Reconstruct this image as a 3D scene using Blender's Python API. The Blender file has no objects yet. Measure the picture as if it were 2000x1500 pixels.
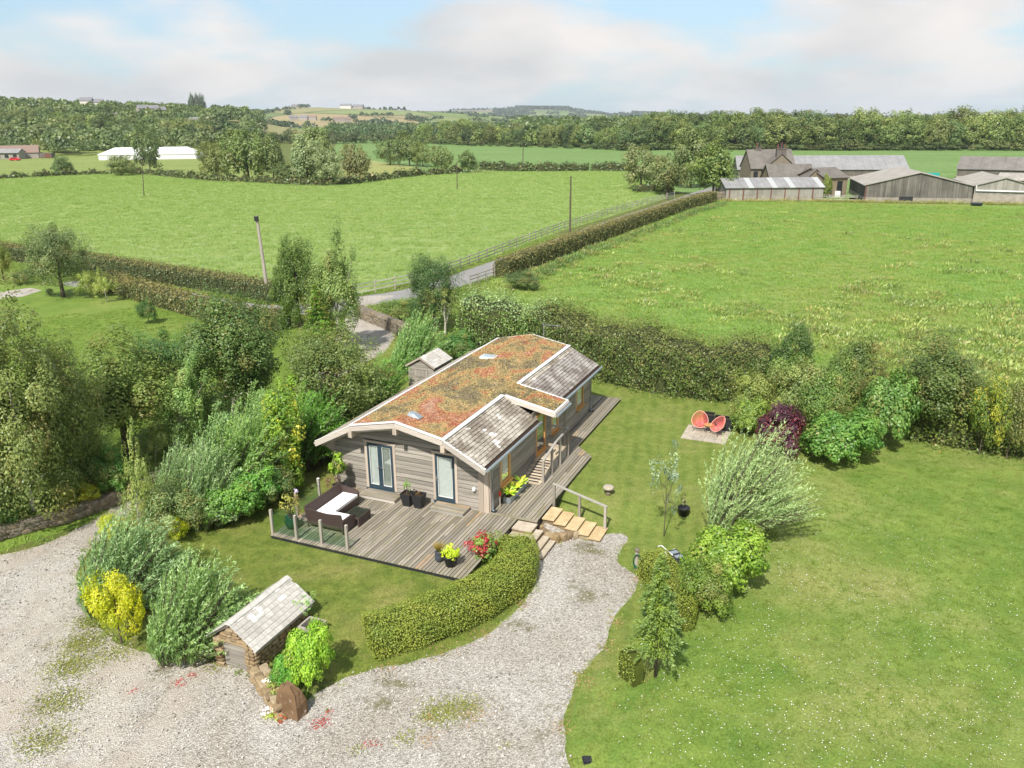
import bpy, math, random
import numpy as np
from mathutils import Vector, Matrix, Euler
from mathutils.geometry import delaunay_2d_cdt

SC = bpy.context.scene
COL = SC.collection
R_ = math.radians

# ---------------------------------------------------------------- camera, world, sun, exposure
CF, CP, CR, CH = 1582.56, .3168, -.0105, 14.9504      # focal length in photo pixels, pitch, roll, height above the deck
_fw = np.array([0, math.cos(CP), -math.sin(CP)]); _up = np.array([0, math.sin(CP), math.cos(CP)]); _rt = np.array([1., 0, 0])
_RT = _rt*math.cos(CR)+_up*math.sin(CR); _UP = -_rt*math.sin(CR)+_up*math.cos(CR)
cam_d = bpy.data.cameras.new('camera'); cam = bpy.data.objects.new('camera', cam_d); COL.objects.link(cam)
cam_d.sensor_width = 36; cam_d.lens = 36*CF/2000; cam_d.clip_start = .3; cam_d.clip_end = 40000
cm = Matrix(((_RT[0], _UP[0], -_fw[0], 0), (_RT[1], _UP[1], -_fw[1], 0), (_RT[2], _UP[2], -_fw[2], CH), (0, 0, 0, 1)))
cam.matrix_world = cm
SC.camera = cam

TH = -.4087                                            # heading of the chalet
HO = np.array([-.9545, 29.1548, 0.])
UA = np.array([math.cos(TH), math.sin(TH), 0]); VA = np.array([-math.sin(TH), math.cos(TH), 0])

SUN_EL = R_(50)
_ld = -.05*UA+VA; _ld = _ld/np.linalg.norm(_ld)         # horizontal direction the light travels
sd = bpy.data.lights.new('sun', 'SUN'); sd.energy = 2.9; sd.angle = R_(1.3); sd.color = (1, .955, .87)
so = bpy.data.objects.new('sun', sd); COL.objects.link(so)
_dir = Vector((_ld[0]*math.cos(SUN_EL), _ld[1]*math.cos(SUN_EL), -math.sin(SUN_EL)))
so.rotation_euler = _dir.to_track_quat('-Z', 'Y').to_euler(); so.location = (-20, -30, 60)

W = bpy.data.worlds.new('World'); SC.world = W; W.use_nodes = True
def build_world():
    nt = W.node_tree; nt.nodes.clear(); n = nt.nodes; l = nt.links
    out = n.new('ShaderNodeOutputWorld'); bg = n.new('ShaderNodeBackground'); bg.inputs['Strength'].default_value = .094
    sky = n.new('ShaderNodeTexSky'); sky.sky_type = 'NISHITA'; sky.sun_disc = False
    sky.sun_elevation = SUN_EL; sky.sun_rotation = math.atan2(-_ld[0], -_ld[1]); sky.air_density = 1.0; sky.dust_density = .6; sky.ozone_density = 1.5; sky.altitude = 100
    geo = n.new('ShaderNodeTexCoord'); sep = n.new('ShaderNodeSeparateXYZ'); l.new(geo.outputs['Generated'], sep.inputs[0])
    # cloud deck: direction projected onto a level sheet
    zz = n.new('ShaderNodeMath'); zz.operation = 'ADD'; zz.inputs[1].default_value = .30; l.new(sep.outputs['Z'], zz.inputs[0])
    zm = n.new('ShaderNodeMath'); zm.operation = 'MAXIMUM'; zm.inputs[1].default_value = .12; l.new(zz.outputs[0], zm.inputs[0])
    dx = n.new('ShaderNodeMath'); dx.operation = 'DIVIDE'; l.new(sep.outputs['X'], dx.inputs[0]); l.new(zm.outputs[0], dx.inputs[1])
    dy = n.new('ShaderNodeMath'); dy.operation = 'DIVIDE'; l.new(sep.outputs['Y'], dy.inputs[0]); l.new(zm.outputs[0], dy.inputs[1])
    cmb = n.new('ShaderNodeCombineXYZ'); l.new(dx.outputs[0], cmb.inputs[0]); l.new(dy.outputs[0], cmb.inputs[1])
    mp = n.new('ShaderNodeMapping'); mp.inputs['Location'].default_value = CLOUD_OFF; l.new(cmb.outputs[0], mp.inputs[0])
    ns = n.new('ShaderNodeTexNoise'); ns.inputs['Scale'].default_value = 1.15; ns.inputs['Detail'].default_value = 8; ns.inputs['Roughness'].default_value = .48; ns.inputs['Distortion'].default_value = .2; l.new(mp.outputs[0], ns.inputs['Vector'])
    cr = n.new('ShaderNodeValToRGB'); cr.color_ramp.elements[0].position = .41; cr.color_ramp.elements[1].position = .53; l.new(ns.outputs['Fac'], cr.inputs[0])
    cr.color_ramp.interpolation = 'EASE'
    # cloud tone: grey bases, warm white lit parts
    n2 = n.new('ShaderNodeTexNoise'); n2.inputs['Scale'].default_value = 1.7; n2.inputs['Detail'].default_value = 5; l.new(mp.outputs[0], n2.inputs['Vector'])
    ct = n.new('ShaderNodeValToRGB'); e = ct.color_ramp.elements; e[0].position = .35; e[0].color = (3.45, 3.4, 3.4, 1); e[1].position = .62; e[1].color = (4.85, 4.55, 4.35, 1); l.new(n2.outputs['Fac'], ct.inputs[0])
    # thin veil that keeps the open sky pale towards the horizon
    vm = n.new('ShaderNodeMapRange'); vm.inputs['From Min'].default_value = 0; vm.inputs['From Max'].default_value = .16; vm.inputs['To Min'].default_value = .8; vm.inputs['To Max'].default_value = .45; l.new(sep.outputs['Z'], vm.inputs[0])
    veil = n.new('ShaderNodeMix'); veil.data_type = 'RGBA'; l.new(vm.outputs[0], veil.inputs['Factor']); l.new(sky.outputs[0], veil.inputs['A']); veil.inputs['B'].default_value = (1.75, 2.6, 3.25, 1)
    mx = n.new('ShaderNodeMix'); mx.data_type = 'RGBA'; cf = n.new('ShaderNodeMath'); cf.operation = 'MULTIPLY'; cf.inputs[1].default_value = .95; l.new(cr.outputs['Color'], cf.inputs[0]); l.new(cf.outputs[0], mx.inputs['Factor'])
    l.new(veil.outputs['Result'], mx.inputs['A']); l.new(ct.outputs['Color'], mx.inputs['B'])
    l.new(mx.outputs['Result'], bg.inputs['Color']); l.new(bg.outputs[0], out.inputs['Surface'])
CLOUD_OFF = (15.3, 1.1, 4)
build_world()
vs = SC.view_settings; vs.view_transform = 'Standard'; vs.look = 'None'; vs.gamma = 1; vs.use_curve_mapping = False; vs.exposure = 1.1
HAZE = 8.5e-5
SC.cycles.max_bounces = 8; SC.cycles.transparent_max_bounces = 12; SC.cycles.volume_bounces = 0

# ---------------------------------------------------------------- finding places on the ground
def ray(px, py): return _fw+_RT*((px-1000)/CF)+_UP*((750-py)/CF)
def at_z(px, py, z):
    d = ray(px, py); return np.array([0, 0, CH])+d*((z-CH)/d[2])
def project(p):
    p = np.asarray(p, float)-np.array([0, 0, CH]); k = p@_fw
    return 1000+CF*(p@_RT)/k, 750-CF*(p@_UP)/k
def loc(u, v, z=0): return HO+UA*u+VA*v+np.array([0, 0, z])
def az_point(px, dist, py=231):
    d = ray(px, py); k = dist/math.hypot(d[0], d[1]); return np.array([0, 0, CH])+d*k
def spline(pts, n=6, closed=False):
    P = [np.asarray(p, float) for p in pts]; out = []
    m = len(P)
    for i in range(m if closed else m-1):
        p0 = P[(i-1) % m] if (closed or i > 0) else P[i]; p1 = P[i]; p2 = P[(i+1) % m]; p3 = P[(i+2) % m] if (closed or i+2 < m) else p2
        for k in range(n):
            t = k/n; out.append(.5*((2*p1)+(-p0+p2)*t+(2*p0-5*p1+4*p2-p3)*t*t+(-p0+3*p1-3*p2+p3)*t**3))
    if not closed: out.append(P[-1])
    return out
def seg_dist(X, Y, poly):
    A = np.asarray([q[:2] for q in poly]); E = np.roll(A, -1, 0)-A; L2 = (E*E).sum(1)+1e-12; out = np.empty(len(X))
    for i in range(0, len(X), 4000):
        dx = X[i:i+4000, None]-A[:, 0]; dy = Y[i:i+4000, None]-A[:, 1]; t = np.minimum(np.maximum((dx*E[:, 0]+dy*E[:, 1])/L2, 0), 1); out[i:i+4000] = np.sqrt(((dx-t*E[:, 0])**2+(dy-t*E[:, 1])**2).min(1))
    return out
def inside(X, Y, poly):
    A = np.asarray([q[:2] for q in poly]); B = np.roll(A, 1, 0); dy = B[:, 1]-A[:, 1]+1e-12; k = (B[:, 0]-A[:, 0])/dy; out = np.empty(len(X), bool)
    for i in range(0, len(X), 4000):
        y = Y[i:i+4000, None]; hit = ((A[:, 1] > y) != (B[:, 1] > y)) & (X[i:i+4000, None] < k*(y-A[:, 1])+A[:, 0]); out[i:i+4000] = (hit.sum(1) % 2) == 1
    return out
GZ, LZ = -.65, -.15
gravel_px = [(1000, 1070), (1016, 1088), (1045, 1112), (1040, 1152), (1012, 1190), (960, 1232), (885, 1270), (800, 1292), (715, 1312), (655, 1334), (600, 1368), (570, 1402), (535, 1352), (505, 1322),
             (425, 1290), (340, 1286), (255, 1266), (205, 1238), (165, 1180), (150, 1120), (178, 1072), (225, 1030), (290, 968), (375, 910), (480, 858), (600, 780), (705, 722), (757, 694), (773, 656), (728, 632), (704, 618), (738, 600), (770, 588),
             (694, 594), (674, 640), (636, 700), (550, 770), (430, 850), (330, 915), (240, 978), (165, 1026), (80, 1064), (-60, 1098), (-500, 1200), (-900, 1500), (-700, 2400), (900, 2600), (1250, 1700), (1122, 1512), (1104, 1448), (1108, 1378),
             (1140, 1312), (1180, 1258), (1202, 1200), (1234, 1162), (1246, 1128), (1206, 1096), (1226, 1046), (1186, 1044), (1150, 1056), (1125, 1046), (1105, 1052), (1085, 1058), (1050, 1010)]
gp = []
for i, p in enumerate(gravel_px):
    gp.append(at_z(p[0], p[1], GZ)[:2])
GRAVEL = spline(gp, 4, True)
_rg = random.Random(5)
GRAVEL = [p+np.array([_rg.uniform(-.05, .05), _rg.uniform(-.05, .05)]) for p in GRAVEL]
# far relief: tables of skyline heights (photo column, photo row) at a distance
def layer(D, start, tab, fall=1.5):
    xs, zs = [], []
    for px, py in tab:
        p = az_point(px, D, py); xs.append(math.atan2(p[0], p[1])); zs.append(p[2])
    return D, start, np.array(xs), np.array(zs), fall
LAYERS = [layer(850, 440, [(-900, 214), (0, 214), (200, 221), (350, 226), (480, 231), (540, 246), (600, 258)]),
          layer(2200, 1050, [(200, 228), (400, 221), (480, 217), (560, 211), (620, 210), (700, 213), (760, 215), (850, 219), (950, 226), (1080, 235)]),
          layer(5200, 3000, [(-800, 222), (300, 222), (700, 217), (850, 217), (950, 215), (1010, 212), (1110, 213), (1180, 221), (1300, 227), (1500, 231), (2000, 236), (2900, 240)]),
          layer(9500, 7000, [(1000, 232), (1700, 240), (1800, 236), (1850, 224), (1920, 218), (2000, 219), (2500, 222), (3000, 230)])]
def ground(X, Y):
    X = np.asarray(X, float); Y = np.asarray(Y, float)
    near = np.hypot(X, Y) < 75
    d = np.full(X.shape, 50.)
    if near.any():
        xn, yn = X[near], Y[near]; dd = seg_dist(xn, yn, GRAVEL); dd[inside(xn, yn, GRAVEL)] = 0; d[near] = dd
    t = np.clip(d/2.6, 0, 1); s = t*t*(3-2*t)
    k = np.clip((Y-44)/12, 0, 1)                       # the drive climbs to the lane
    z = LZ-(LZ-GZ)*(1-s)*(1-k)
    D = np.hypot(X, Y); A = np.arctan2(X, Y)
    for Dm, st, xs, zs, fall in LAYERS:
        top = np.interp(A, xs, zs); t = np.clip((D-st)/(Dm-st), 0, 1); up = t*t*(3-2*t)
        t2 = np.clip((D-Dm)/(Dm*.6), 0, 1); z = np.where(D > st, np.maximum(z, LZ+(top-LZ)*up*(1-.45*t2)), z)
    z = z+np.where(D > 70, .25*np.sin(X*.05)*np.sin(Y*.043)*np.clip((D-70)/60, 0, 1), 0)
    return z
def gz(x, y): return float(ground(np.array([x]), np.array([y]))[0])
def P(px, py):
    z = LZ
    for _ in range(7):
        p = at_z(px, py, z); z = gz(p[0], p[1])
    p[2] = z; return p
def height_to(p, py):                                  # height above p that reaches photo row py
    lo, hi = 0., 80.
    for _ in range(40):
        m = (lo+hi)/2
        if project(p+np.array([0, 0, m]))[1] > py: lo = m
        else: hi = m
    return lo
def px_size(p): return (np.asarray(p)-np.array([0, 0, CH]))@_fw/CF     # metres per photo pixel at p

# ---------------------------------------------------------------- naming and linking
def tag(o, label, cat, group=None):
    o['label'] = label; o['category'] = cat
    if group: o['group'] = group
    return o
def thing(name, label, cat, p=(0, 0, 0), rz=0., group=None):
    o = bpy.data.objects.new(name, None); COL.objects.link(o); o.empty_display_size = .3
    o.location = tuple(float(x) for x in p); o.rotation_euler = (0, 0, rz)
    return tag(o, label, cat, group)
def link(name, me, parent=None):
    o = bpy.data.objects.new(name, me); COL.objects.link(o)
    if parent: o.parent = parent
    return o
def part_empty(name, parent, p=(0, 0, 0), rz=0):
    o = bpy.data.objects.new(name, None); COL.objects.link(o); o.parent = parent; o.location = p; o.rotation_euler = (0, 0, rz); o.empty_display_size = .2
    return o
class MB:
    def __init__(s): s.v = []; s.f = []; s.mi = []; s.m = 0
    def add(s, vs, fs):
        b = len(s.v); s.v += [tuple(map(float, q)) for q in vs]; s.f += [tuple(i+b for i in f) for f in fs]; s.mi += [s.m]*len(fs); return s
    def box(s, c, d, rz=0., rot=None):
        x, y, z = d[0]/2, d[1]/2, d[2]/2
        vs = [(-x, -y, -z), (x, -y, -z), (x, y, -z), (-x, y, -z), (-x, -y, z), (x, -y, z), (x, y, z), (-x, y, z)]
        M = rot if rot is not None else Matrix.Rotation(rz, 3, 'Z')
        return s.add([M@Vector(q)+Vector(c) for q in vs], [(0, 3, 2, 1), (4, 5, 6, 7), (0, 1, 5, 4), (1, 2, 6, 5), (2, 3, 7, 6), (3, 0, 4, 7)])
    def bounds(s, a, b): return s.box([(a[i]+b[i])/2 for i in range(3)], [b[i]-a[i] for i in range(3)])
    def tube(s, pts, rad, n=6, caps=True):
        pts = [Vector(p) for p in pts]
        if not hasattr(rad, '__len__'): rad = [rad]*len(pts)
        vs = []; ref = Vector((0, 0, 1)); fs = []
        for i, p in enumerate(pts):
            t = (pts[min(i+1, len(pts)-1)]-pts[max(i-1, 0)]).normalized()
            a = t.cross(ref)
            if a.length < .05: a = t.cross(Vector((1, 0, 0)))
            a.normalize(); b = t.cross(a)
            for k in range(n):
                w = 2*math.pi*k/n; vs.append(p+(a*math.cos(w)+b*math.sin(w))*rad[i])
        for i in range(len(pts)-1):
            for k in range(n):
                fs.append((i*n+k, i*n+(k+1) % n, (i+1)*n+(k+1) % n, (i+1)*n+k))
        if caps: fs += [tuple(range(n-1, -1, -1)), tuple(range((len(pts)-1)*n, len(pts)*n))]
        return s.add(vs, fs)
    def lathe(s, prof, c=(0, 0, 0), n=14):
        vs = []; fs = []
        for r, z in prof:
            for k in range(n): w = 2*math.pi*k/n; vs.append((c[0]+r*math.cos(w), c[1]+r*math.sin(w), c[2]+z))
        for i in range(len(prof)-1):
            for k in range(n): fs.append((i*n+k, i*n+(k+1) % n, (i+1)*n+(k+1) % n, (i+1)*n+k))
        fs += [tuple(range(n-1, -1, -1)), tuple(range((len(prof)-1)*n, len(prof)*n))]
        return s.add(vs, fs)
    def prism(s, poly, a, b, axis='y'):                # poly in the plane across the axis, extruded from a to b
        k = len(poly)
        def pt(q, w): return {'y': (q[0], w, q[1]), 'x': (w, q[0], q[1]), 'z': (q[0], q[1], w)}[axis]
        return s.add([pt(q, a) for q in poly]+[pt(q, b) for q in poly], [tuple(range(k)), tuple(range(2*k-1, k-1, -1))]+[(i, i+k, (i+1) % k+k, (i+1) % k) for i in range(k)])
    def mesh(s, name, mat, smooth=False):
        me = bpy.data.meshes.new(name); me.from_pydata(s.v, [], s.f)
        for m in (mat if isinstance(mat, (list, tuple)) else [mat]): me.materials.append(m)
        if s.m: me.polygons.foreach_set('material_index', s.mi)
        import bmesh
        bm = bmesh.new(); bm.from_mesh(me); bmesh.ops.recalc_face_normals(bm, faces=bm.faces); bm.to_mesh(me); bm.free()
        if smooth: me.polygons.foreach_set('use_smooth', [True]*len(me.polygons))
        return me
    def obj(s, name, mat, parent=None, smooth=False): return link(name, s.mesh(name, mat, smooth), parent)

# ---------------------------------------------------------------- materials
class NT:
    def __init__(s, name):
        s.mat = bpy.data.materials.new(name); s.mat.use_nodes = True; s.t = s.mat.node_tree; s.t.nodes.clear()
        s.out = s.t.nodes.new('ShaderNodeOutputMaterial')
    def n(s, typ, ins=None, **kw):
        q = s.t.nodes.new('ShaderNode'+typ)
        for k, v in kw.items(): setattr(q, k, v)
        for k, v in (ins or {}).items(): s.put(q.inputs[k], v)
        return q
    def put(s, sock, v):
        if isinstance(v, bpy.types.NodeSocket): s.t.links.new(v, sock)
        elif isinstance(v, bpy.types.Node): s.t.links.new(v.outputs[0], sock)
        else:
            if isinstance(v, (tuple, list)) and len(v) == 3 and sock.type == 'RGBA': v = (*v, 1)
            sock.default_value = v
    def mix(s, f, a, b, mode='MIX'):
        q = s.t.nodes.new('ShaderNodeMix'); q.data_type = 'RGBA'; q.blend_type = mode
        s.put(q.inputs['Factor'], f); s.put(q.inputs['A'], a); s.put(q.inputs['B'], b); return q.outputs['Result']
    def math(s, op, a, b=0.):
        q = s.t.nodes.new('ShaderNodeMath'); q.operation = op; s.put(q.inputs[0], a); s.put(q.inputs[1], b); return q.outputs[0]
    def ramp(s, f, stops, interp='LINEAR'):
        q = s.t.nodes.new('ShaderNodeValToRGB'); e = q.color_ramp.elements; q.color_ramp.interpolation = interp
        while len(e) < len(stops): e.new(.5)
        for el, (p, c) in zip(e, stops): el.position = p; el.color = (*c, 1) if hasattr(c, '__len__') else (c, c, c, 1)
        s.put(q.inputs[0], f); return q.outputs['Color']
    def noise(s, vec, scale, detail=4, rough=.55, dist=0.):
        q = s.t.nodes.new('ShaderNodeTexNoise'); s.put(q.inputs['Vector'], vec); q.inputs['Scale'].default_value = scale; q.inputs['Detail'].default_value = detail
        q.inputs['Roughness'].default_value = rough; q.inputs['Distortion'].default_value = dist; return q.outputs['Fac']
    def mapping(s, vec, scale=(1, 1, 1), rot=(0, 0, 0), off=(0, 0, 0)):
        q = s.t.nodes.new('ShaderNodeMapping'); s.put(q.inputs['Vector'], vec); q.inputs['Scale'].default_value = scale; q.inputs['Rotation'].default_value = rot; q.inputs['Location'].default_value = off; return q.outputs[0]
    def bump(s, h, strength=.4, dist=.02):
        q = s.t.nodes.new('ShaderNodeBump'); s.put(q.inputs['Height'], h); q.inputs['Strength'].default_value = strength; q.inputs['Distance'].default_value = dist; return q.outputs[0]
    def pbr(s, col, rough=.8, spec=.3, normal=None, **kw):
        q = s.t.nodes.new('ShaderNodeBsdfPrincipled'); s.put(q.inputs['Base Color'], col); s.put(q.inputs['Roughness'], rough); s.put(q.inputs['Specular IOR Level'], spec)
        if normal is not None: s.put(q.inputs['Normal'], normal)
        for k, v in kw.items(): s.put(q.inputs[k.replace('_', ' ')], v)
        s.t.links.new(q.outputs[0], s.out.inputs['Surface']); return q
    def pos(s): return s.n('NewGeometry').outputs['Position']
    def obj_co(s): return s.n('TexCoord').outputs['Object']
    def rnd(s): return s.n('ObjectInfo').outputs['Random']
    def ocol(s): return s.n('ObjectInfo').outputs['Color']

def plain(name, col, rough=.6, spec=.4, var=.12, scale=6., bump=.15, metal=0.):
    k = NT(name); v = k.obj_co(); f = k.noise(v, scale, 5)
    c = k.mix(f, tuple(x*(1-var) for x in col), tuple(min(1, x*(1+var)) for x in col))
    k.pbr(c, rough, spec, k.bump(k.noise(v, scale*6, 4), bump, .01), Metallic=metal); return k.mat
def wood(name, c1, c2, axis='y', stripe=26., moss=None, rough=.85, wear=None):
    """weathered timber: grain along one axis, each board its own tone"""
    k = NT(name); v = k.obj_co(); r = k.rnd()
    sc = {'x': (.7, stripe, stripe), 'y': (stripe, .7, stripe), 'z': (stripe, stripe, .7)}[axis]
    off = k.n('CombineXYZ', {0: k.math('MULTIPLY', r, 37.), 1: k.math('MULTIPLY', r, 91.), 2: k.math('MULTIPLY', r, 17.)}).outputs[0]
    vv = k.n('VectorMath', {0: k.mapping(v, sc), 1: off}).outputs[0]
    g = k.noise(vv, 1.0, 6, .65); blot = k.noise(k.n('VectorMath', {0: v, 1: off}).outputs[0], 2.2, 3)
    c = k.mix(k.ramp(g, [(.3, 0.), (.7, 1.)]), c1, c2)
    tone = k.n('HueSaturation', {'Color': c, 'Value': k.math('MULTIPLY_ADD', r, .5), 'Saturation': .9})
    tone.inputs['Value'].default_value = 1
    q = k.math('MULTIPLY', r, .55); q = k.math('ADD', q, .74); k.put(tone.inputs['Value'], q); c = tone.outputs[0]
    if wear is not None:                               # a few boards newer and warmer than the rest
        r2 = k.math('FRACT', k.math('MULTIPLY', r, 13.7)); c = k.mix(k.ramp(r2, [(.95, 0.), (.965, .7)]), c, wear)
    if moss is not None: c = k.mix(k.ramp(blot, [(.48, 0.), (.72, .7)]), c, moss)
    k.pbr(c, rough, .25, k.bump(g, .5, .01)); return k.mat
def grass_mat(name, c1, c2, dry, patch=.35, streak=None, stripes=None, drycut=(.58, .75), bumpd=.08, fine=18., bare=None):
    k = NT(name); v = k.pos()
    big = k.noise(v, patch, 4, .6); mid = k.noise(v, patch*5.3, 4, .65); fi = k.noise(v, fine, 5, .75)
    c = k.mix(k.ramp(mid, [(.35, 0.), (.66, 1.)]), c1, c2)
    c = k.mix(k.ramp(big, [(drycut[0], 0.), (drycut[1], .8)]), c, dry)
    mid2 = k.noise(v, patch*2.4, 5, .7); c = k.mix(k.ramp(mid2, [(.56, 0.), (.74, .55)]), c, dry)
    if streak is not None:
        sv = k.mapping(v, streak[0], (0, 0, streak[1])); st = k.noise(sv, 1., 5, .6, .6); c = k.mix(k.ramp(st, [(.36, 0.), (.64, 1.)]), c, streak[2])
    if stripes is not None:
        wv = k.n('TexWave', {'Vector': k.mapping(v, (1, 1, 1), (0, 0, stripes[0])), 'Scale': stripes[1], 'Distortion': 2.2, 'Detail': 2.}, wave_type='BANDS').outputs['Fac']
        c = k.mix(k.math('MULTIPLY', wv, stripes[2]), c, stripes[3])
    if bare is not None:
        bv = k.noise(v, .8, 5, .6); c = k.mix(k.ramp(bv, [(.70, 0.), (.78, .8)]), c, bare)
    val = k.ramp(fi, [(.25, .5), (.75, 1.35)]); c = k.mix(1., c, val, 'MULTIPLY')
    h = k.math('ADD', fi, k.math('MULTIPLY', mid, .8)); k.pbr(c, .85, .2, k.bump(h, .7, bumpd)); return k.mat
def leaf_mat(name, alt, trans=.3, gloss=.42, va=2.0, vb=1.35):
    """leaves: object colour, each leaf its own shade, a share of them in the second colour"""
    k = NT(name); var = k.n('Attribute', attribute_name='var').outputs['Fac']; al = k.n('Attribute', attribute_name='alt').outputs['Fac']
    base = k.ocol(); base = k.mix(al, base, alt)
    hs = k.n('HueSaturation', {'Color': base, 'Hue': k.math('ADD', k.math('MULTIPLY', var, -.045), .522), 'Value': k.math('ADD', k.math('MULTIPLY', var, va), vb), 'Saturation': 1.0}).outputs[0]
    p = k.pbr(hs, .42, gloss); tr = k.n('BsdfTranslucent', {'Color': k.mix(1., hs, (1.25, 1.3, .6), 'MULTIPLY')})
    m = k.n('MixShader', {0: trans, 1: p.outputs[0], 2: tr.outputs[0]}); k.t.links.new(m.outputs[0], k.out.inputs['Surface']); return k.mat
def stone_mat(name, cols, scale=3., lichen=(.42, .42, .36)):
    k = NT(name); v = k.obj_co(); r = k.rnd(); f = k.noise(v, scale, 6, .65)
    c = k.ramp(r, [(i/max(1, len(cols)-1), c) for i, c in enumerate(cols)])
    c = k.mix(k.ramp(f, [(.3, 0.), (.75, 1.)]), k.mix(1., c, (.6, .57, .52), 'MULTIPLY'), c)
    c = k.mix(k.ramp(k.noise(v, scale*4, 4), [(.6, 0.), (.7, .5)]), c, lichen)
    k.pbr(c, .9, .2, k.bump(k.noise(v, scale*5, 6, .7), .6, .03)); return k.mat

M = {}
M['leaf'] = leaf_mat('leaf_green', (.125, .105, .035))
M['leaf_far'] = leaf_mat('leaf_far_tree', (.12, .11, .04), va=1.5, vb=1.2)
M['leaf_box'] = leaf_mat('leaf_box_hedge', (.15, .11, .03), va=.75, vb=1.45)
M['leaf_pale'] = leaf_mat('leaf_pale_underside', (.23, .30, .16), .25)
M['leaf_yellow'] = leaf_mat('leaf_yellow_tip', (.30, .27, .03), .35)
M['leaf_red'] = leaf_mat('leaf_red_tip', (.11, .014, .02), .2)
M['leaf_tip'] = leaf_mat('needle_blue_tip', (.085, .13, .04), .2)
def bark(name, c1, c2, spots=None):
    k = NT(name); v = k.obj_co(); f = k.noise(k.mapping(v, (9, 9, 2)), 1., 5, .65); c = k.mix(k.ramp(f, [(.35, 0.), (.65, 1.)]), c1, c2)
    if spots: c = k.mix(k.ramp(k.noise(k.mapping(v, (5, 5, 14)), 1., 3), [(.58, 0.), (.64, 1.)]), c, spots)
    k.pbr(c, .9, .2, k.bump(f, .6, .03)); return k.mat
M['bark'] = bark('bark_brown', (.07, .055, .042), (.16, .13, .10))
M['bark_white'] = bark('bark_birch', (.42, .38, .33), (.62, .58, .52), (.07, .06, .05))
M['twig'] = bark('hedge_wood', (.045, .05, .022), (.075, .085, .03))
M['wall_board'] = wood('weathered_cladding', (.165, .145, .12), (.375, .34, .295), 'x', 30)
M['side_board'] = wood('weathered_side_cladding', (.165, .145, .12), (.375, .34, .295), 'y', 30)
M['trim'] = wood('pale_trim_timber', (.34, .27, .21), (.50, .42, .34), 'z', 24)
M['fascia'] = wood('weathered_fascia', (.42, .36, .31), (.58, .52, .46), 'x', 20)
M['plank'] = wood('deck_plank', (.14, .118, .085), (.40, .352, .28), 'y', 26, (.19, .175, .085), wear=(.42, .29, .18))
M['post'] = wood('grey_post', (.24, .21, .17), (.43, .39, .33), 'z', 22)
M['rail'] = wood('grey_rail', (.30, .28, .24), (.5, .47, .42), 'x', 20)
M['orange'] = wood('oiled_oak', (.50, .22, .035), (.68, .33, .06), 'z', 16, rough=.5)
M['white'] = plain('pale_metal_edge', (.74, .74, .73), .45, .4, .06)
M['anthracite'] = plain('anthracite_frame', (.03, .055, .075), .4, .5, .1)
M['zinc'] = plain('galvanised_steel', (.40, .46, .50), .35, .5, .1, metal=.6)
M['dark'] = plain('dark_plastic', (.022, .024, .028), .5, .4, .2)
M['chrome'] = plain('bright_metal', (.7, .7, .7), .2, .5, .05, metal=1.)
M['rubber'] = plain('rubber_strip', (.018, .014, .03), .7, .3, .2)
# ---------------------------------------------------------------- ground materials
M['lawn'] = grass_mat('mown_lawn', (.12, .185, .03), (.205, .26, .055), (.31, .295, .105), .28, stripes=(R_(12), .55, .42, (.245, .285, .065)), drycut=(.5, .72), fine=16)
M['front_lawn'] = grass_mat('front_lawn', (.11, .16, .025), (.20, .24, .045), (.30, .28, .09), .35, drycut=(.48, .7), fine=16)
M['paddock'] = grass_mat('paddock_grass', (.125, .215, .034), (.215, .295, .058), (.33, .325, .115), .13, drycut=(.49, .68), fine=13, bare=(.26, .19, .11))
M['left_lawn'] = grass_mat('side_garden_lawn', (.13, .21, .03), (.18, .265, .045), (.25, .285, .075), .12, drycut=(.55, .75), fine=11)
M['hay'] = grass_mat('hay_field', (.19, .295, .07), (.255, .35, .105), (.30, .37, .125), .035, streak=((.035, .30, 1), R_(-12), (.30, .385, .14)), drycut=(.5, .7), fine=3.2, bumpd=.3)
M['meadow'] = grass_mat('rough_meadow', (.15, .265, .045), (.23, .34, .08), (.29, .30, .085), .05, drycut=(.46, .66), fine=3.4, bumpd=.3)
M['cricket'] = grass_mat('sports_field', (.17, .225, .05), (.215, .265, .065), (.27, .28, .085), .02, streak=((.01, .12, 1), R_(4), (.23, .28, .075)), fine=1.2)
M['far_grass'] = grass_mat('far_pasture', (.12, .215, .055), (.155, .25, .07), (.19, .26, .09), .012, streak=((.008, .09, 1), R_(8), (.165, .26, .08)), fine=.8)
M['yellow_field'] = grass_mat('cut_field', (.25, .275, .075), (.28, .30, .09), (.32, .28, .12), .02, streak=((.01, .14, 1), R_(10), (.31, .31, .12)), fine=1.2)
M['verge'] = grass_mat('rough_verge', (.09, .125, .025), (.15, .17, .045), (.25, .20, .10), .3, fine=8)
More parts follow.
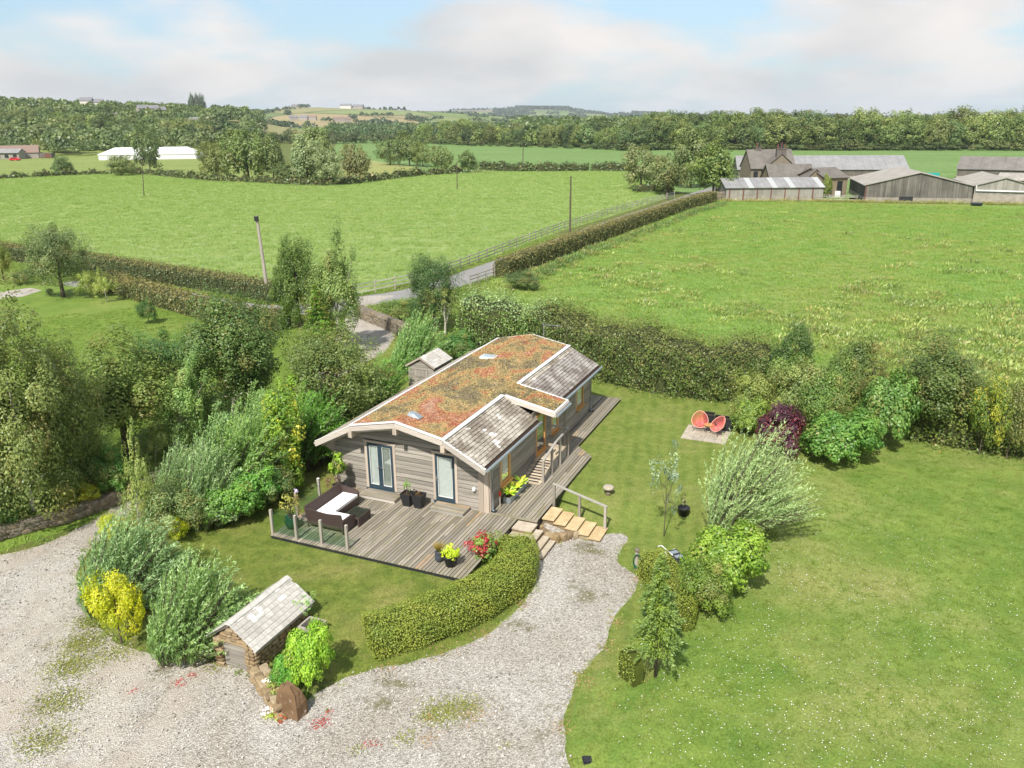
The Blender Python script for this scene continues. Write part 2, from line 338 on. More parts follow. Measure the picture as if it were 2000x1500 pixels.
def gravel_mat():
    k = NT('limestone_gravel'); v = k.pos()
    cell = k.n('TexVoronoi', {'Vector': v, 'Scale': 24.}); st = k.n('SeparateColor', {0: cell.outputs['Color']}).outputs[0]
    cell2 = k.n('TexVoronoi', {'Vector': v, 'Scale': 55.}); s2 = k.n('SeparateColor', {0: cell2.outputs['Color']}).outputs[1]
    c = k.ramp(st, [(0, (.17, .15, .125)), (.2, (.30, .275, .245)), (.6, (.49, .46, .42)), (1, (.66, .64, .60))])
    c = k.mix(.35, c, k.ramp(s2, [(0, (.15, .13, .11)), (.6, (.47, .445, .41)), (1, (.64, .62, .58))]))
    big = k.noise(v, .22, 5, .6, .4); c = k.mix(k.ramp(big, [(.38, 0.), (.62, .7)]), c, k.mix(1., c, (.74, .69, .62), 'MULTIPLY'))
    # worn earth track towards the lane and old moss in the corners
    sep = k.n('SeparateXYZ', {0: v}); left = k.n('MapRange', {'Value': sep.outputs[0], 'From Min': -7.6, 'From Max': -10.2}).outputs[0]
    nz = k.noise(v, .55, 6, .62, .6); m1 = k.math('MULTIPLY', left, k.ramp(nz, [(.46, 0.), (.60, 1.)])); c = k.mix(k.math('MULTIPLY', m1, .6), c, (.37, .31, .25)); tr = k.noise(k.mapping(v, (1.3, .13, 1), (0, 0, R_(28))), 1., 3, .5, .5); c = k.mix(k.math('MULTIPLY', left, k.ramp(tr, [(.42, 0.), (.60, .4)])), c, (.50, .45, .385))
    moss = k.ramp(k.noise(v, .42, 7, .7, .3), [(.585, 0.), (.66, .85)]); mo = k.mix(k.noise(v, 1.3, 4), (.10, .085, .055), (.20, .19, .075)); c = k.mix(moss, c, mo)
    h = k.math('ADD', cell.outputs['Distance'], k.math('MULTIPLY', k.noise(v, 30., 3), .5)); k.pbr(c, .9, .2, k.bump(h, .9, .035)); return k.mat
M['gravel'] = gravel_mat()
def asphalt():
    k = NT('lane_asphalt'); v = k.pos(); c = k.mix(k.noise(v, .6, 5), (.20, .195, .19), (.27, .262, .255)); c = k.mix(k.ramp(k.noise(v, 30., 4), [(.4, 0.), (.7, .4)]), c, (.34, .33, .31)); k.pbr(c, .9, .25, k.bump(k.noise(v, 40., 3), .4, .02)); return k.mat
M['asphalt'] = asphalt()
def hill_mat():
    k = NT('patchwork_hills'); v = k.pos()
    ce = k.n('TexVoronoi', {'Vector': k.mapping(v, (.0042, .0024, 0), (0, 0, .35)), 'Scale': 1., 'Randomness': .85}); r = k.n('SeparateColor', {0: ce.outputs['Color']}).outputs[0]
    c = k.ramp(r, [(0, (.16, .225, .07)), (.22, (.21, .255, .10)), (.4, (.12, .205, .06)), (.55, (.26, .25, .12)), (.68, (.33, .265, .14)), (.8, (.15, .23, .065)), (1, (.20, .22, .10))], 'CONSTANT')
    ed = k.n('TexVoronoi', {'Vector': k.mapping(v, (.0042, .0024, 0), (0, 0, .35)), 'Scale': 1., 'Randomness': .85}, feature='DISTANCE_TO_EDGE').outputs['Distance']
    c = k.mix(k.ramp(ed, [(.012, .8), (.03, 0.)]), c, (.05, .075, .03)); c = k.mix(k.ramp(k.noise(v, .004, 4), [(.4, 0.), (.7, .45)]), c, (.20, .20, .10))
    hz = k.n('SeparateXYZ', {0: v}).outputs[1]; moor = k.n('MapRange', {'Value': hz, 'From Min': 4300., 'From Max': 4900.}).outputs[0]; c = k.mix(moor, c, k.mix(k.noise(v, .002, 4), (.12, .10, .07), (.20, .17, .11)))
    k.pbr(c, .95, .1); return k.mat
M['hill'] = hill_mat()

# ---------------------------------------------------------------- the ground: one sheet cut into its surfaces
def px_poly(pts, sub=5, closed=True): return [P(*p)[:2] if not isinstance(p, np.ndarray) else p[:2] for p in pts]
lane_c = spline([P(150, 548), P(330, 578), P(470, 603), P(600, 604), P(715, 587), P(815, 571), P(900, 545), P(968, 521), P(1100, 473), P(1190, 440), P(1250, 419), P(1325, 394), P(1372, 377), P(1415, 364)], 4)
def ribbon(c, w):
    L, Rr = [], []
    for i, p in enumerate(c):
        t = c[min(i+1, len(c)-1)]-c[max(i-1, 0)]; t = t[:2]/np.linalg.norm(t[:2]); nrm = np.array([-t[1], t[0]]); L.append(p[:2]+nrm*w/2); Rr.append(p[:2]-nrm*w/2)
    return L+Rr[::-1]
LANE = ribbon(lane_c, 3.9)
hedge_line = [P(838, 640), P(900, 690), P(1010, 700), P(1160, 735), P(1300, 768), P(1440, 782), P(1560, 800), P(1700, 845), P(1800, 862), P(1900, 880), P(2010, 893), P(2300, 945)]
GARDEN = px_poly([(640, 700), (838, 650), (900, 688), (1010, 692), (1160, 730), (1300, 763), (1440, 778), (1560, 800), (1640, 860), (1580, 905), (1500, 985), (1440, 1060), (1370, 1190), (1320, 1250), (1262, 1330), (1215, 1330), (1180, 1290), (1240, 1130), (1225, 1040), (1100, 1010), (980, 1000), (720, 900)])
FRONT = px_poly([(1016, 1088), (1040, 1152), (960, 1232), (800, 1292), (655, 1334), (570, 1300), (500, 1240), (340, 1250), (205, 1238), (150, 1120), (225, 1030), (375, 910), (480, 858), (600, 780), (690, 720), (720, 900), (980, 1000)])
PADDOCK = px_poly([(1640, 858), (1800, 858), (2010, 890), (2400, 960)])+[np.array([40., 12.]), np.array([30., -30.]), np.array([-2., -30.])]+px_poly([(1135, 1530), (1104, 1448), (1140, 1312), (1200, 1300), (1262, 1335), (1330, 1255), (1375, 1195), (1450, 1065), (1510, 985), (1585, 905)])
MEADOW = px_poly([(900, 610), (960, 545), (1000, 530), (1100, 490), (1250, 430), (1400, 388), (1700, 396), (2100, 400), (2700, 410), (2700, 800), (2300, 945), (2010, 893), (1800, 862), (1640, 830), (1440, 782), (1160, 735), (1010, 700), (880, 690)])
LEFTLAWN = px_poly([(-400, 560), (0, 555), (150, 560), (330, 600), (450, 630), (560, 640), (690, 640), (640, 700), (550, 770), (430, 850), (330, 915), (240, 978), (165, 1026), (-60, 1098), (-600, 1230), (-900, 900)])
HAY = px_poly([(-500, 395), (0, 350), (110, 344), (250, 336), (420, 355), (560, 356), (700, 356), (770, 346), (850, 342), (960, 336), (1150, 334), (1230, 336), (1290, 372), (1300, 388), (1100, 450), (960, 502), (880, 528), (705, 574), (560, 572), (350, 548), (180, 520), (-300, 466)])
CRICKET = px_poly([(-500, 395), (0, 349), (110, 343), (250, 335), (420, 352), (560, 352), (640, 345), (560, 318), (390, 312), (385, 291), (190, 291), (-200, 291), (-700, 310)])
YELLOW = px_poly([(560, 356), (700, 356), (770, 346), (850, 342), (800, 325), (730, 314), (650, 312), (640, 340)])
UPPER = px_poly([(640, 310), (660, 274), (740, 272), (830, 276), (1000, 281), (1100, 285), (1230, 291), (1500, 291), (2000, 292), (2700, 292), (2700, 408), (2000, 396), (1700, 392), (1400, 385), (1290, 370), (1230, 335), (960, 335), (850, 341), (800, 325), (730, 314)])
REGIONS = [('gravel_drive', 'gravel', GRAVEL), ('lane', 'asphalt', LANE), ('garden_path', 'gravel', px_poly([(-120, 600), (0, 584), (45, 579), (82, 567), (60, 562), (0, 570), (-120, 580)])), ('garden_lawn', 'lawn', GARDEN), ('front_lawn', 'front_lawn', FRONT), ('paddock', 'paddock', PADDOCK), ('meadow', 'meadow', MEADOW), ('side_garden_lawn', 'left_lawn', LEFTLAWN),
           ('hay_field', 'hay', HAY), ('cricket_field', 'cricket', CRICKET), ('cut_field', 'yellow_field', YELLOW), ('upper_field', 'far_grass', UPPER)]
SURF = {}
def build_ground():
    pts = []; rg = np.random.RandomState(3)
    r = 9.
    while r < 11500:
        da = max(R_(.55), min(R_(4), 1.0/r)) if r < 100 else R_(.75)
        ang = np.arange(R_(-62), R_(62), da)+rg.uniform(0, da)
        rr = r*(1+rg.uniform(-.006, .006, ang.shape)); pts += list(zip(rr*np.sin(ang), rr*np.cos(ang)))
        r *= 1.026 if r > 30 else 1+.7/r
    for r in (40, 120, 400, 1500, 6000, 12000):
        for a in np.arange(R_(66), R_(296), R_(9)): pts.append((r*math.sin(a), r*math.cos(a)))
    pts += [(0, 0), (-6, -4), (6, -4), (0, -12)]
    n0 = len(pts); edges = []
    for nm, m, poly in REGIONS:
        q = []
        for i in range(len(poly)):                     # shorten long sides so they follow the ground
            a, b = np.asarray(poly[i]), np.asarray(poly[(i+1) % len(poly)]); L = np.linalg.norm(b-a); k = max(1, int(L/max(1., .02*np.linalg.norm(a))))
            q += [a+(b-a)*j/k for j in range(k)]
        b0 = len(pts); pts += [tuple(p) for p in q]; edges += [(b0+i, b0+(i+1) % len(q)) for i in range(len(q))]
    vs, _e, fs, *_ = delaunay_2d_cdt([Vector((float(x), float(y))) for x, y in pts], edges, [], 0, 1e-4)
    V = np.array([(v.x, v.y) for v in vs]); F = np.array([tuple(f) for f in fs])
    Z = ground(V[:, 0], V[:, 1]); C = V[F].mean(1)
    which = np.full(len(F), -1)
    for i, (nm, m, poly) in enumerate(REGIONS):
        h = inside(C[:, 0], C[:, 1], [tuple(p) for p in poly]) & (which < 0); which[h] = i
    gap = (which < 0) & (np.hypot(C[:, 0], C[:, 1]) < 60) & (C[:, 0] > -3) & (C[:, 1] < 40); which[gap] = [r[0] for r in REGIONS].index('garden_lawn')
    far = (np.hypot(C[:, 0], C[:, 1]) > 640) & (which < 0)
    which[far] = -2
    for i in list(range(len(REGIONS)))+[-1, -2]:
        sel = F[which == i]
        if not len(sel): continue
        used = np.unique(sel); remap = np.zeros(len(V), int); remap[used] = np.arange(len(used))
        nm, m = {-1: ('ground', 'verge'), -2: ('hills', 'hill')}.get(i) or REGIONS[i][:2]
        me = bpy.data.meshes.new(nm); vv = np.column_stack([V[used], Z[used]]); ff = remap[sel]
        me.from_pydata(vv.tolist(), [], ff.tolist()); me.materials.append(M[m]); me.polygons.foreach_set('use_smooth', [True]*len(ff))
        o = link(nm, me); o['kind'] = 'structure'; SURF[nm] = o
build_ground()

# ---------------------------------------------------------------- foliage generators (numpy, one mesh per kind, shared by its copies)
def leaf_mesh(name, Pn, axis, nrm, L, Wd, var, alt, mats):
    n = len(Pn); axis = axis/np.linalg.norm(axis, axis=1, keepdims=True).clip(1e-6)
    side = np.cross(nrm, axis); side = side/np.linalg.norm(side, axis=1, keepdims=True).clip(1e-6)
    up = np.cross(axis, side); L = np.broadcast_to(L, (n,))[:, None]; Wd = np.broadcast_to(Wd, (n,))[:, None]
    v = np.empty((n, 4, 3)); v[:, 0] = Pn-axis*L*.5; v[:, 1] = Pn+side*Wd*.5+up*Wd*.12; v[:, 2] = Pn+axis*L*.5; v[:, 3] = Pn-side*Wd*.5+up*Wd*.12
    me = bpy.data.meshes.new(name); me.vertices.add(n*4); me.vertices.foreach_set('co', v.ravel()); me.loops.add(n*4); me.loops.foreach_set('vertex_index', np.arange(n*4, dtype=np.int32))
    me.polygons.add(n); me.polygons.foreach_set('loop_start', np.arange(0, n*4, 4, dtype=np.int32)); me.polygons.foreach_set('loop_total', np.full(n, 4, np.int32))
    me.update(calc_edges=True)
    a = me.attributes.new('var', 'FLOAT', 'FACE'); a.data.foreach_set('value', np.clip(var, 0, 1).astype(np.float32))
    b = me.attributes.new('alt', 'FLOAT', 'FACE'); b.data.foreach_set('value', np.clip(alt, 0, 1).astype(np.float32))
    me.materials.append(mats); return me
def unit(rs, n):
    d = rs.normal(size=(n, 3)); return d/np.linalg.norm(d, axis=1, keepdims=True)
def crown_leaves(rs, c, R, nclump, nleaf, rc=.3, low=-.75, rag=.28, droop=.2, shell=.5):
    """leaf places gathered in clumps through an uneven crown; c centre, R (x, y, z) half sizes"""
    d = unit(rs, nclump*3); d = d[d[:, 2] > low][:nclump]; ph = rs.uniform(0, 6.28, 6)
    e = 1+rag*(np.sin(d[:, 0]*3.1+ph[0])*np.sin(d[:, 1]*2.7+ph[1])+.6*np.sin(d[:, 2]*4+ph[2]+d[:, 0]*2))+rs.uniform(-.5, .5, len(d))*rag*.8
    f = (shell+(1-shell)*rs.uniform(0, 1, len(d)))**.6
    R = np.asarray(R, float); cc = d*(e*f)[:, None]*R*(1-rc*.6)
    k = rs.randint(0, len(cc), nleaf); q = unit(rs, nleaf); rr = rs.uniform(.35, 1.05, nleaf)**.5
    sz = rs.uniform(.6, 1.25, len(cc)); p = cc[k]+q*(rr*sz[k])[:, None]*R*rc
    out = p/R; out = out/np.linalg.norm(out, axis=1, keepdims=True).clip(1e-6)
    nrm = q*.55+out*.5+unit(rs, nleaf)*.55+np.array([0, 0, .35]); nrm /= np.linalg.norm(nrm, axis=1, keepdims=True)
    ax = unit(rs, nleaf)-np.array([0, 0, droop]); ax -= nrm*(ax*nrm).sum(1, keepdims=True)
    cv = rs.uniform(0, 1, len(cc)); var = .62*cv[k]+.38*rs.uniform(0, 1, nleaf); ca = rs.uniform(0, 1, len(cc))
    return p+np.asarray(c), ax, nrm, var, ca[k], cc+np.asarray(c)
class Proto: pass
PROTO = {}
def trunk_mesh(name, rs, h, r, tips, lean=(0, 0), mat='bark', limbs=9, top=.7, fork=.3):
    mb = MB(); zt = h*top
    path = [(lean[0]*t*t*h+rs.normal()*.03*h*t*.5, lean[1]*t*t*h, zt*t) for t in (0, .12, .35, .6, .82, 1.)]
    path[0] = (0, 0, -.3); mb.tube(path, [r*1.25, r, r*.82, r*.6, r*.4, r*.16], 7)
    if len(tips):
        for i in rs.choice(len(tips), min(limbs, len(tips)), False):
            t = rs.uniform(fork, .92); k = min(4, int(t*5)); a = np.array(path[k])*(1-(t*5-k))+np.array(path[k+1])*(t*5-k); b = tips[i]; mid = (a+b)/2+np.array([0, 0, -.05*h])
            mb.tube([a, mid, b], [r*.4, r*.25, r*.09], 5, False)
    return mb.mesh(name, M[mat], True)
def proto_broad(key, seed, w, h, nclump, nleaf, leaf, aspect=.62, base=.18, rc=.3, rag=.28, mat='leaf', bark='bark', altp=.12, r=None, lean=(0, 0), limbs=9, droop=.2, low=-.75, shell=.5, taper=0.):
    rs = np.random.RandomState(seed); zc = h*(base+(1-base)*.48); Rz = h*(1-base)*.52
    p, ax, nr, var, ca, cl = crown_leaves(rs, (0, 0, 0), (w/2, w/2, Rz), nclump, nleaf, rc, low, rag, droop, shell)
    if taper:                                          # narrower towards the top
        for q in (p, cl):
            f = 1-taper*np.clip(q[:, 2]/Rz, -1, 1); q[:, 0] *= f; q[:, 1] *= f
    for q in (p, cl):
        t = np.clip((q[:, 2]+zc)/h, 0, 1.2); q[:, 0] += lean[0]*t*t*h; q[:, 1] += lean[1]*t*t*h; q[:, 2] += zc
    keep = p[:, 2] > .05; p, ax, nr, var, ca = p[keep], ax[keep], nr[keep], var[keep], ca[keep]
    n = len(p); L = leaf*rs.uniform(.7, 1.35, n); alt = np.where(ca > 1-altp, rs.uniform(.2, .9, n), np.where(rs.uniform(0, 1, n) < altp*.5, .7, 0))
    o = Proto(); o.w, o.h = w, h; o.leaf = leaf_mesh(key+'_crown', p, ax, nr, L, L*aspect, var, alt, M[mat]); o.trunk = trunk_mesh(key+'_trunk', rs, h, r or h*.022, cl, lean, bark, limbs); o.parts = ('crown', 'trunk'); PROTO[key] = o
def proto_stems(key, seed, w, h, nst, per, leaf, aspect=.2, lean=(.2, 0.), spread=.35, mat='leaf_pale', altp=.35, arch=.15, start=.2, hang=0., upright=.0, dome=.42):
    """many arching shoots from a small stool with narrow leaves all along (willow, bamboo, grass-like shrubs)"""
    rs = np.random.RandomState(seed); mb = MB(); Ps, As, Ns, V_, A_ = [], [], [], [], []
    for i in range(nst):
        a = rs.uniform(0, 6.28); q = math.sqrt(rs.uniform(0, 1)); b = np.array([math.cos(a)*q*w*.5*spread, math.sin(a)*q*w*.5*spread, 0])
        out = np.array([math.cos(a), math.sin(a), 0])*q*w*.5*(1-spread); H = h*(1-dome*q*q*(1-upright))*rs.uniform(.6, 1.08)*(1+q*.22*math.sin(3*a+seed)+q*.14*math.sin(5*a+seed*2))
        tip = b+out*rs.uniform(.75, 1.1)+np.array([lean[0]*h*rs.uniform(.6, 1.3), lean[1]*h, H]); cp = b+out*.25+np.array([0, 0, H*(.62+arch)])
        t = np.sort(rs.uniform(start, 1., per))[:, None]; c = b*(1-t)**2+2*cp*t*(1-t)+tip*t*t; tg = 2*(cp-b)*(1-t)+2*(tip-cp)*t; tg /= np.linalg.norm(tg, axis=1, keepdims=True)
        sd = unit(rs, per); sd -= tg*(sd*tg).sum(1, keepdims=True); ax = tg*.75+sd*.75-np.array([0, 0, hang]); L0 = leaf
        Ps.append(c+sd*leaf*.35); As.append(ax); Ns.append(np.cross(ax, np.cross(np.array([0, 0, 1.]), ax))+unit(rs, per)*.6); v0 = rs.uniform(0, 1); V_.append(.45*v0+.55*rs.uniform(0, 1, per)); A_.append(np.where(rs.uniform(0, 1, per) < altp, rs.uniform(.3, 1, per), 0.)*(.4+.6*t[:, 0]))
        if i % 4 == 0: mb.tube([b, (b+2*cp+tip)/4, tip], [h*.007, h*.005, h*.002], 4, False)
    p = np.concatenate(Ps); n = len(p); L = leaf*rs.uniform(.7, 1.4, n); o = Proto(); o.w, o.h = w, h
    ok = p[:, 2] > .02
    o.leaf = leaf_mesh(key+'_foliage', p[ok], np.concatenate(As)[ok], np.concatenate(Ns)[ok], L[ok], L[ok]*aspect, np.concatenate(V_)[ok], np.concatenate(A_)[ok], M[mat]); o.trunk = mb.mesh(key+'_stems', M['bark'], True); o.parts = ('foliage', 'stems'); PROTO[key] = o
def proto_conifer(key, seed, w, h, tiers, per, leaf, aspect=.3, base=.14, mat='leaf_tip', droop=.12, bark='bark', fill=70, up=.0):
    rs = np.random.RandomState(seed); Ps, As, Ns, V_, A_ = [], [], [], [], []; mb = MB(); mb.tube([(0, 0, -.3), (0, 0, h*.5), (0, 0, h*.99)], [h*.02, h*.013, h*.003], 7)
    for i in range(tiers):
        t = i/(tiers-1); z = h*(base+(1-base)*t**.9); R = w*.5*(1-t)**.85*rs.uniform(.88, 1.1)+w*.03
        for k in range(max(4, int(per*(1-t*.5)))):
            a = rs.uniform(0, 6.28); L = R*rs.uniform(.7, 1.08); tip = np.array([math.cos(a)*L, math.sin(a)*L, z-droop*L+up*L]); b = np.array([0, 0, z]); s = rs.uniform(.12, 1., fill)[:, None]
            c = b+(tip-b)*s; c[:, 2] += .18*L*(s[:, 0]*(1-s[:, 0]))*2; lat = np.array([-math.sin(a), math.cos(a), 0]); wd = (1-s[:, 0])*L*.42*np.clip(s[:, 0]*5, 0, 1)
            o_ = rs.uniform(-1, 1, fill)*wd; c = c+lat*o_[:, None]+np.array([0, 0, -1.])*(np.abs(o_)*.25)[:, None]+rs.normal(size=(fill, 3))*leaf*.25
            ax = (tip-b)/L+lat*np.sign(o_)[:, None]*.8; Ps.append(c); As.append(ax+rs.normal(size=(fill, 3))*.25); Ns.append(np.array([0, 0, 1.])+rs.normal(size=(fill, 3))*.45)
            V_.append(rs.uniform(0, 1, fill)*.6+.4*rs.uniform()); A_.append(np.where(s[:, 0] > .72, rs.uniform(.2, 1, fill), 0.))
            if k % 2 == 0: mb.tube([b, tip], [h*.004, h*.001], 4, False)
    p = np.concatenate(Ps); n = len(p); L = leaf*rs.uniform(.7, 1.3, n); o = Proto(); o.w, o.h = w, h
    o.leaf = leaf_mesh(key+'_crown', p, np.concatenate(As), np.concatenate(Ns), L, L*aspect, np.concatenate(V_), np.concatenate(A_), M[mat]); o.trunk = mb.mesh(key+'_trunk', M[bark], True); o.parts = ('crown', 'trunk'); PROTO[key] = o
# garden and lane trees
proto_broad('tree_a', 11, 5.2, 8, 150, 27000, .125, base=.10, rag=.30, altp=.08, rc=.23, shell=.4)
proto_broad('tree_b', 12, 5.0, 8, 120, 24000, .13, base=.12, rag=.38, altp=.10, rc=.25, shell=.4)
proto_broad('tree_big', 13, 6.0, 9, 190, 36000, .13, base=.14, rag=.30, altp=.1, rc=.21, bark='bark_white', shell=.4)
proto_broad('birch', 14, 3.8, 9, 150, 19000, .12, base=.12, rag=.36, bark='bark_white', altp=.12, rc=.2, droop=1.2, taper=.3, r=.09, shell=.35)
proto_broad('birch_broad', 24, 6.5, 8.5, 230, 42000, .125, base=.02, rag=.36, bark='bark_white', altp=.14, rc=.19, droop=.9, r=.11, shell=.35, low=-.9)
proto_broad('birch_loose', 15, 3.0, 6, 60, 5200, .11, base=.12, rag=.5, bark='bark_white', altp=.2, rc=.2, droop=1.2, taper=.3, r=.05, shell=.3)
proto_broad('birch_bare', 26, 2.4, 6, 40, 2600, .11, base=.42, rag=.5, bark='bark_white', altp=.25, rc=.2, droop=1., r=.085, shell=.5, limbs=14)
proto_broad('yew', 16, 3.4, 6.5, 150, 22000, .13, base=.0, rag=.2, rc=.2, altp=.04, taper=.12, droop=-.8, aspect=.4, shell=.45)
proto_broad('bush_a', 17, 3.0, 2.6, 80, 15000, .085, base=.0, rag=.28, rc=.28, altp=.08, low=-.5, r=.05)
proto_broad('bush_b', 18, 3.0, 2.8, 70, 14000, .09, base=.0, rag=.36, rc=.28, altp=.2, low=-.5, r=.05, aspect=.5)
proto_broad('bush_leafy', 19, 2.6, 2.2, 100, 11000, .105, base=.0, rag=.24, rc=.24, altp=.05, low=-.5, r=.04, aspect=.7, droop=0)
proto_broad('tall_leafy', 25, 2.4, 3.8, 130, 15000, .11, base=.0, rag=.32, rc=.22, altp=.12, low=-.8, r=.04, aspect=.6, droop=0, mat='leaf_yellow')
proto_broad('bush_yellow', 20, 2.2, 2.4, 50, 8000, .095, base=.0, rag=.42, rc=.28, mat='leaf_yellow', altp=.3, low=-.5, r=.04, aspect=.4)
proto_broad('bush_red', 21, 2.2, 2.2, 60, 9000, .08, base=.0, rag=.3, rc=.28, mat='leaf_red', altp=.2, low=-.5, r=.04)
proto_broad('sapling', 22, 1.5, 3.6, 30, 620, .095, base=.3, rag=.5, rc=.17, altp=.3, mat='leaf_pale', r=.022, limbs=18, shell=.8, aspect=.45)
proto_stems('willow_big', 31, 5.0, 5.0, 560, 70, .16, .18, (.30, .10), .36, altp=.25, arch=.1, start=.08, dome=.55)
proto_stems('willow', 32, 4.0, 3.0, 480, 60, .12, .24, (.20, .08), .62, altp=.32, arch=.16, start=.06, dome=.74)
proto_stems('feathery', 33, 2.4, 3.4, 210, 66, .13, .22, (.16, .06), .5, mat='leaf_pale', altp=.15, arch=.15, upright=.35)
proto_stems('golden', 34, 2.2, 2.0, 240, 44, .13, .22, (.10, .0), .5, mat='leaf_yellow', altp=.3, arch=.2, start=.03, hang=.35, dome=.5)
proto_conifer('fir', 41, 3.6, 5.2, 18, 13, .165, .36, base=.25, fill=95, droop=.10)
proto_conifer('larch', 42, 2.8, 4.6, 12, 8, .13, .25, base=.25, droop=.25, fill=60, mat='leaf')
proto_conifer('young_spruce', 43, 3.2, 4.0, 16, 13, .14, .34, base=.03, fill=90, mat='leaf')
# far trees: bigger leaf clumps, fewer of them
for i in range(5): proto_broad('oak%d' % i, 50+i, 12.5, 14, 120, 6500, .50, base=.03, rag=.26, rc=.21, altp=.06, aspect=.75, limbs=5, low=-.85, shell=.45, mat='leaf_far')
for i in range(3): proto_broad('far%d' % i, 60+i, 12.5, 14, 46, 1100, 1.05, base=.0, rag=.28, rc=.26, altp=.06, aspect=.8, limbs=2, low=-.9, mat='leaf_far')

def put(key, name, label, cat, p, h, w=None, col=(.08, .11, .03), rot=None, tilt=(0, 0), group=None, sy=None):
    """one more plant of a kind: its own empty and parts, mesh data shared"""
    o = PROTO[key]; t = bpy.data.objects.new(name, None); COL.objects.link(t); t.empty_display_size = .3; tag(t, label, cat, group)
    t.location = [float(q) for q in p]; t.rotation_euler = (tilt[1], tilt[0], rot if rot is not None else _rp.uniform(-.5, .5))
    s = h/o.h; sw = (w or o.w*s)/o.w; t.scale = (sw, sy or sw, s)
    for nm, me in zip(o.parts, (o.leaf, o.trunk)):
        c = link(nm, me, t)
        if nm in ('crown', 'foliage'): c.color = (*col, 1)
    return t
_rp = random.Random(77)
def put_px(key, name, label, cat, bx, by, ty, wpx, col, rot=None, tilt=(0, 0), group=None, hs=1.):
    p = P(bx, by); h = height_to(p, ty)*hs; w = wpx*px_size(p+np.array([0, 0, h*.6]))
    return put(key, name, label, cat, p, h, w, col, rot, tilt, group)
